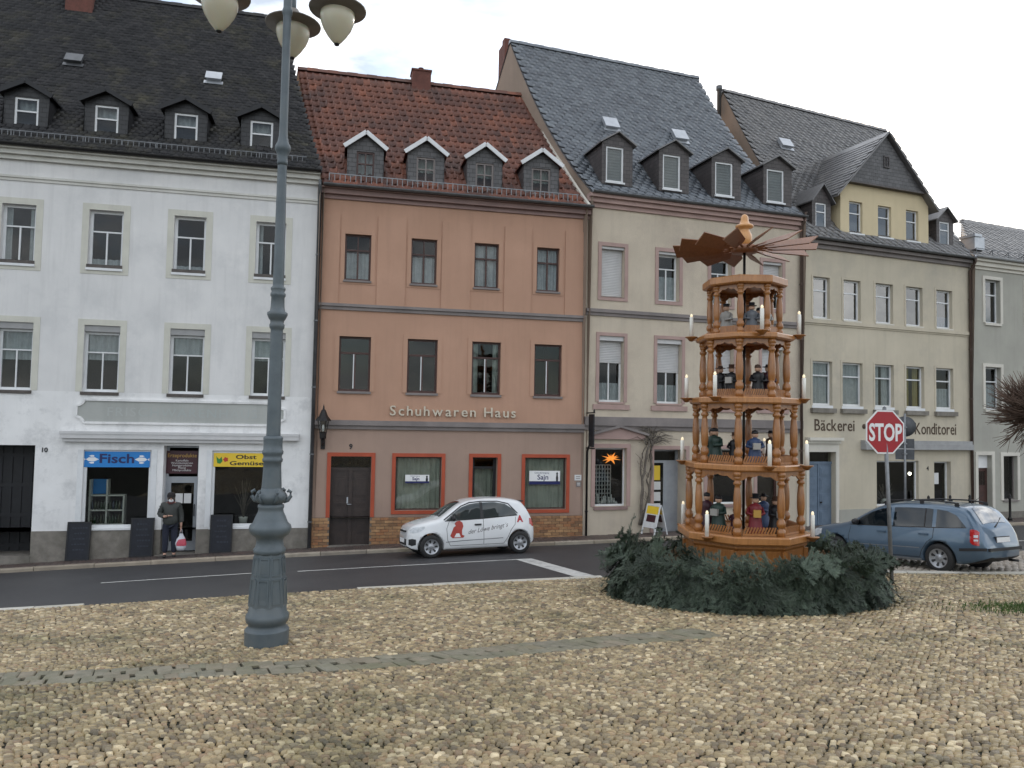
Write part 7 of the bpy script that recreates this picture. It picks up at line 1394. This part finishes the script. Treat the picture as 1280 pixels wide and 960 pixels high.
# body: one continuous figure (faces -y); right arm bent with the hand at the chest, left arm hanging with a bag
V = [(0, 0, .92), (0, .0, 1.08), (0, .01, 1.25), (0, .015, 1.38), (0, 0, 1.455), (0, -.01, 1.52), (0, -.015, 1.60),
     (.10, 0, .86), (.105, -.01, .50), (.11, .02, .09), (.115, -.09, .04), (-.10, 0, .86), (-.105, -.01, .50), (-.11, .02, .09), (-.115, -.09, .04),
     (.18, .01, 1.36), (.245, .03, 1.10), (.26, -.02, .87), (.262, -.03, .79), (-.18, .01, 1.36), (-.26, .02, 1.12), (-.14, -.17, 1.08), (-.08, -.21, 1.10)]
E = [(0, 1), (1, 2), (2, 3), (3, 4), (4, 5), (5, 6), (0, 7), (7, 8), (8, 9), (9, 10), (0, 11), (11, 12), (12, 13), (13, 14), (3, 15), (15, 16), (16, 17), (17, 18), (3, 19), (19, 20), (20, 21), (21, 22)]
Rd = [(.12, .09), (.12, .085), (.13, .09), (.12, .08), .055, (.075, .09), (.07, .085), .085, .06, .045, .035, .085, .06, .045, .035, .065, .05, .036, .025, .065, .05, .036, .025]
bd_ = skin('body', V, E, Rd, ['skin'], per)
jk = skin('jacket', [(0, 0, .80), (0, 0, 1.0), (0, .01, 1.2), (0, .015, 1.36), (0, .0, 1.43), (.19, .01, 1.36), (.255, .03, 1.10), (.268, -.02, .88), (-.19, .01, 1.36), (-.27, .02, 1.12), (-.15, -.17, 1.08)], [(0, 1), (1, 2), (2, 3), (3, 4), (3, 5), (5, 6), (6, 7), (3, 8), (8, 9), (9, 10)], [(.205, .16), (.2, .155), (.19, .15), (.165, .12), (.085, .08), .085, .075, .06, .085, .075, .06], ['jacket'], per)
for v in jk.data.vertices: k_ = 1+.045*math.sin(v.co.z*95)*(1 if v.co.z < 1.4 else 0); v.co.x *= k_; v.co.y *= k_
skin('trousers', [(0, 0, .97), (.095, 0, .82), (.105, -.01, .5), (.11, .015, .1), (-.095, 0, .82), (-.105, -.01, .5), (-.11, .015, .1)], [(0, 1), (1, 2), (2, 3), (0, 4), (4, 5), (5, 6)], [(.16, .13), (.105, .11), .085, .07, (.105, .11), .085, .07], ['jeans'], per)
for s in (-1, 1): skin('shoe', [(s*.11, .05, .045), (s*.112, -.05, .045), (s*.116, -.16, .035)], [(0, 1), (1, 2)], [(.05, .05), (.05, .045), (.045, .035)], ['shoe'], per)
m = MB(); m.lathe([(.0, 1.70), (.06, 1.695), (.095, 1.66), (.105, 1.61), (.10, 1.585)], 18, (0, -.012)); m.lathe([(.10, 1.60), (.102, 1.58)], 18, (0, -.012)); m.prism([(-.08, -.09), (-.05, -.17), (.05, -.17), (.08, -.09)], 1.585, 1.60, axis='z'); m.build('cap', 'cap_cloth', per)
m = MB(); m.lathe([(.0, -.052), (.045, -.04), (.06, 0), (.045, .04), (0, .05)], 12, axis=Matrix.Translation((0, -.075, 1.485)) @ Matrix.Diagonal((1.0, .75, .85, 1))); m.build('face_mask', 'mask_white', per)
m = MB(); m.lathe([(.085, 1.39), (.098, 1.42), (.09, 1.46), (.07, 1.47)], 16, (0, -.01)); m.build('scarf', 'scarf', per)
[MB().lathe([(0, -.014), (.014, 0), (0, .014)], 8, axis=Matrix.Translation((s*.035, -.092, 1.545))).build('eye', 'shoe', per) for s in (-1, 1)]; m = MB(); m.lathe([(0, -.03), (.018, -.01), (.012, .03), (0, .04)], 8, axis=Matrix.Translation((0, -.11, 1.515))); m.build('nose', 'skin', per); [MB().lathe([(0, -.03), (.015, 0), (0, .03)], 8, axis=Matrix.Translation((s*.083, -.005, 1.53))).build('ear', 'skin', per) for s in (-1, 1)]; m = MB(); m.lathe([(.085, 1.50), (.096, 1.55), (.094, 1.6)], 16, (0, .008), cap=False); m.build('hair', 'hair_grey', per)
for cx, cy, cz, d_ in ((.262, -.03, .79, Vector((0, -.15, -1))), (-.08, -.21, 1.10, Vector((1, -.3, .15)))):
    d_ = d_.normalized(); sd_ = d_.cross(Vector((0, 0, 1)) if abs(d_.z) < .8 else Vector((1, 0, 0))).normalized(); b0 = Vector((cx, cy, cz)); V = [b0, b0+d_*.05]; E = [(0, 1)]; Rd = [.026, (.034, .02)]
    for k in range(4): a = b0+d_*.07+sd_*(k-1.5)*.019; l_ = (.062, .072, .068, .052)[k]; cu = Vector((0, -.35, 0)) if d_.z < -.5 else Vector((0, .3, -.3)); V += [a, a+d_*l_*.5, a+(d_+cu*.8).normalized()*l_]; i = len(V)-3; E += [(1, i), (i, i+1), (i+1, i+2)]; Rd += [.0105, .0095, .008]
    a = b0+d_*.03-sd_*.032; V += [a, a+(d_-sd_*.8).normalized()*.035, a+(d_*1.2-sd_*.5).normalized()*.06]; i = len(V)-3; E += [(0, i), (i, i+1), (i+1, i+2)]; Rd += [.013, .011, .009]; skin('hand', V, E, Rd, ['skin'], per, 1)
bx_ = per.location+Matrix.Rotation(R(22), 3, 'Z') @ Vector((.27, -.05, 0)); bag = thing('carrier_bag', 'white and pink plastic carrier bag hanging from the shopper', 'bag', bx_, R(22)); m = MB(); pr = [(.005, .17), (.10, .18), (.125, .26), (.13, .36), (.10, .48), (.06, .55), (.03, .62)]; m.lathe(pr, 14, axis=Matrix.Diagonal((1, .55, 1, 1)), cap=False)
m.v = [(x+.012*math.sin(z*31+x*50), y+.01*math.cos(z*27+y*60), z) for x, y, z in m.v]; m.build('bag_body', 'bag_white', bag); m = MB(); m.tube([(-.03, 0, .6), (-.02, 0, .7), (-.008, .01, .755)], .008, 6); m.tube([(.03, 0, .6), (.02, 0, .7), (-.004, .01, .755)], .008, 6); m.build('bag_handle', 'bag_white', bag); m = MB(); m.lathe([(.132, .30), (.137, .36), (.11, .46), (.10, .48)], 14, axis=Matrix.Translation((.012, -.008, 0)) @ Matrix.Diagonal((.95, .55, 1, 1)), cap=False); m.build('bag_print', 'bag_pink', bag)
bpy.data.scenes.remove(TMP)
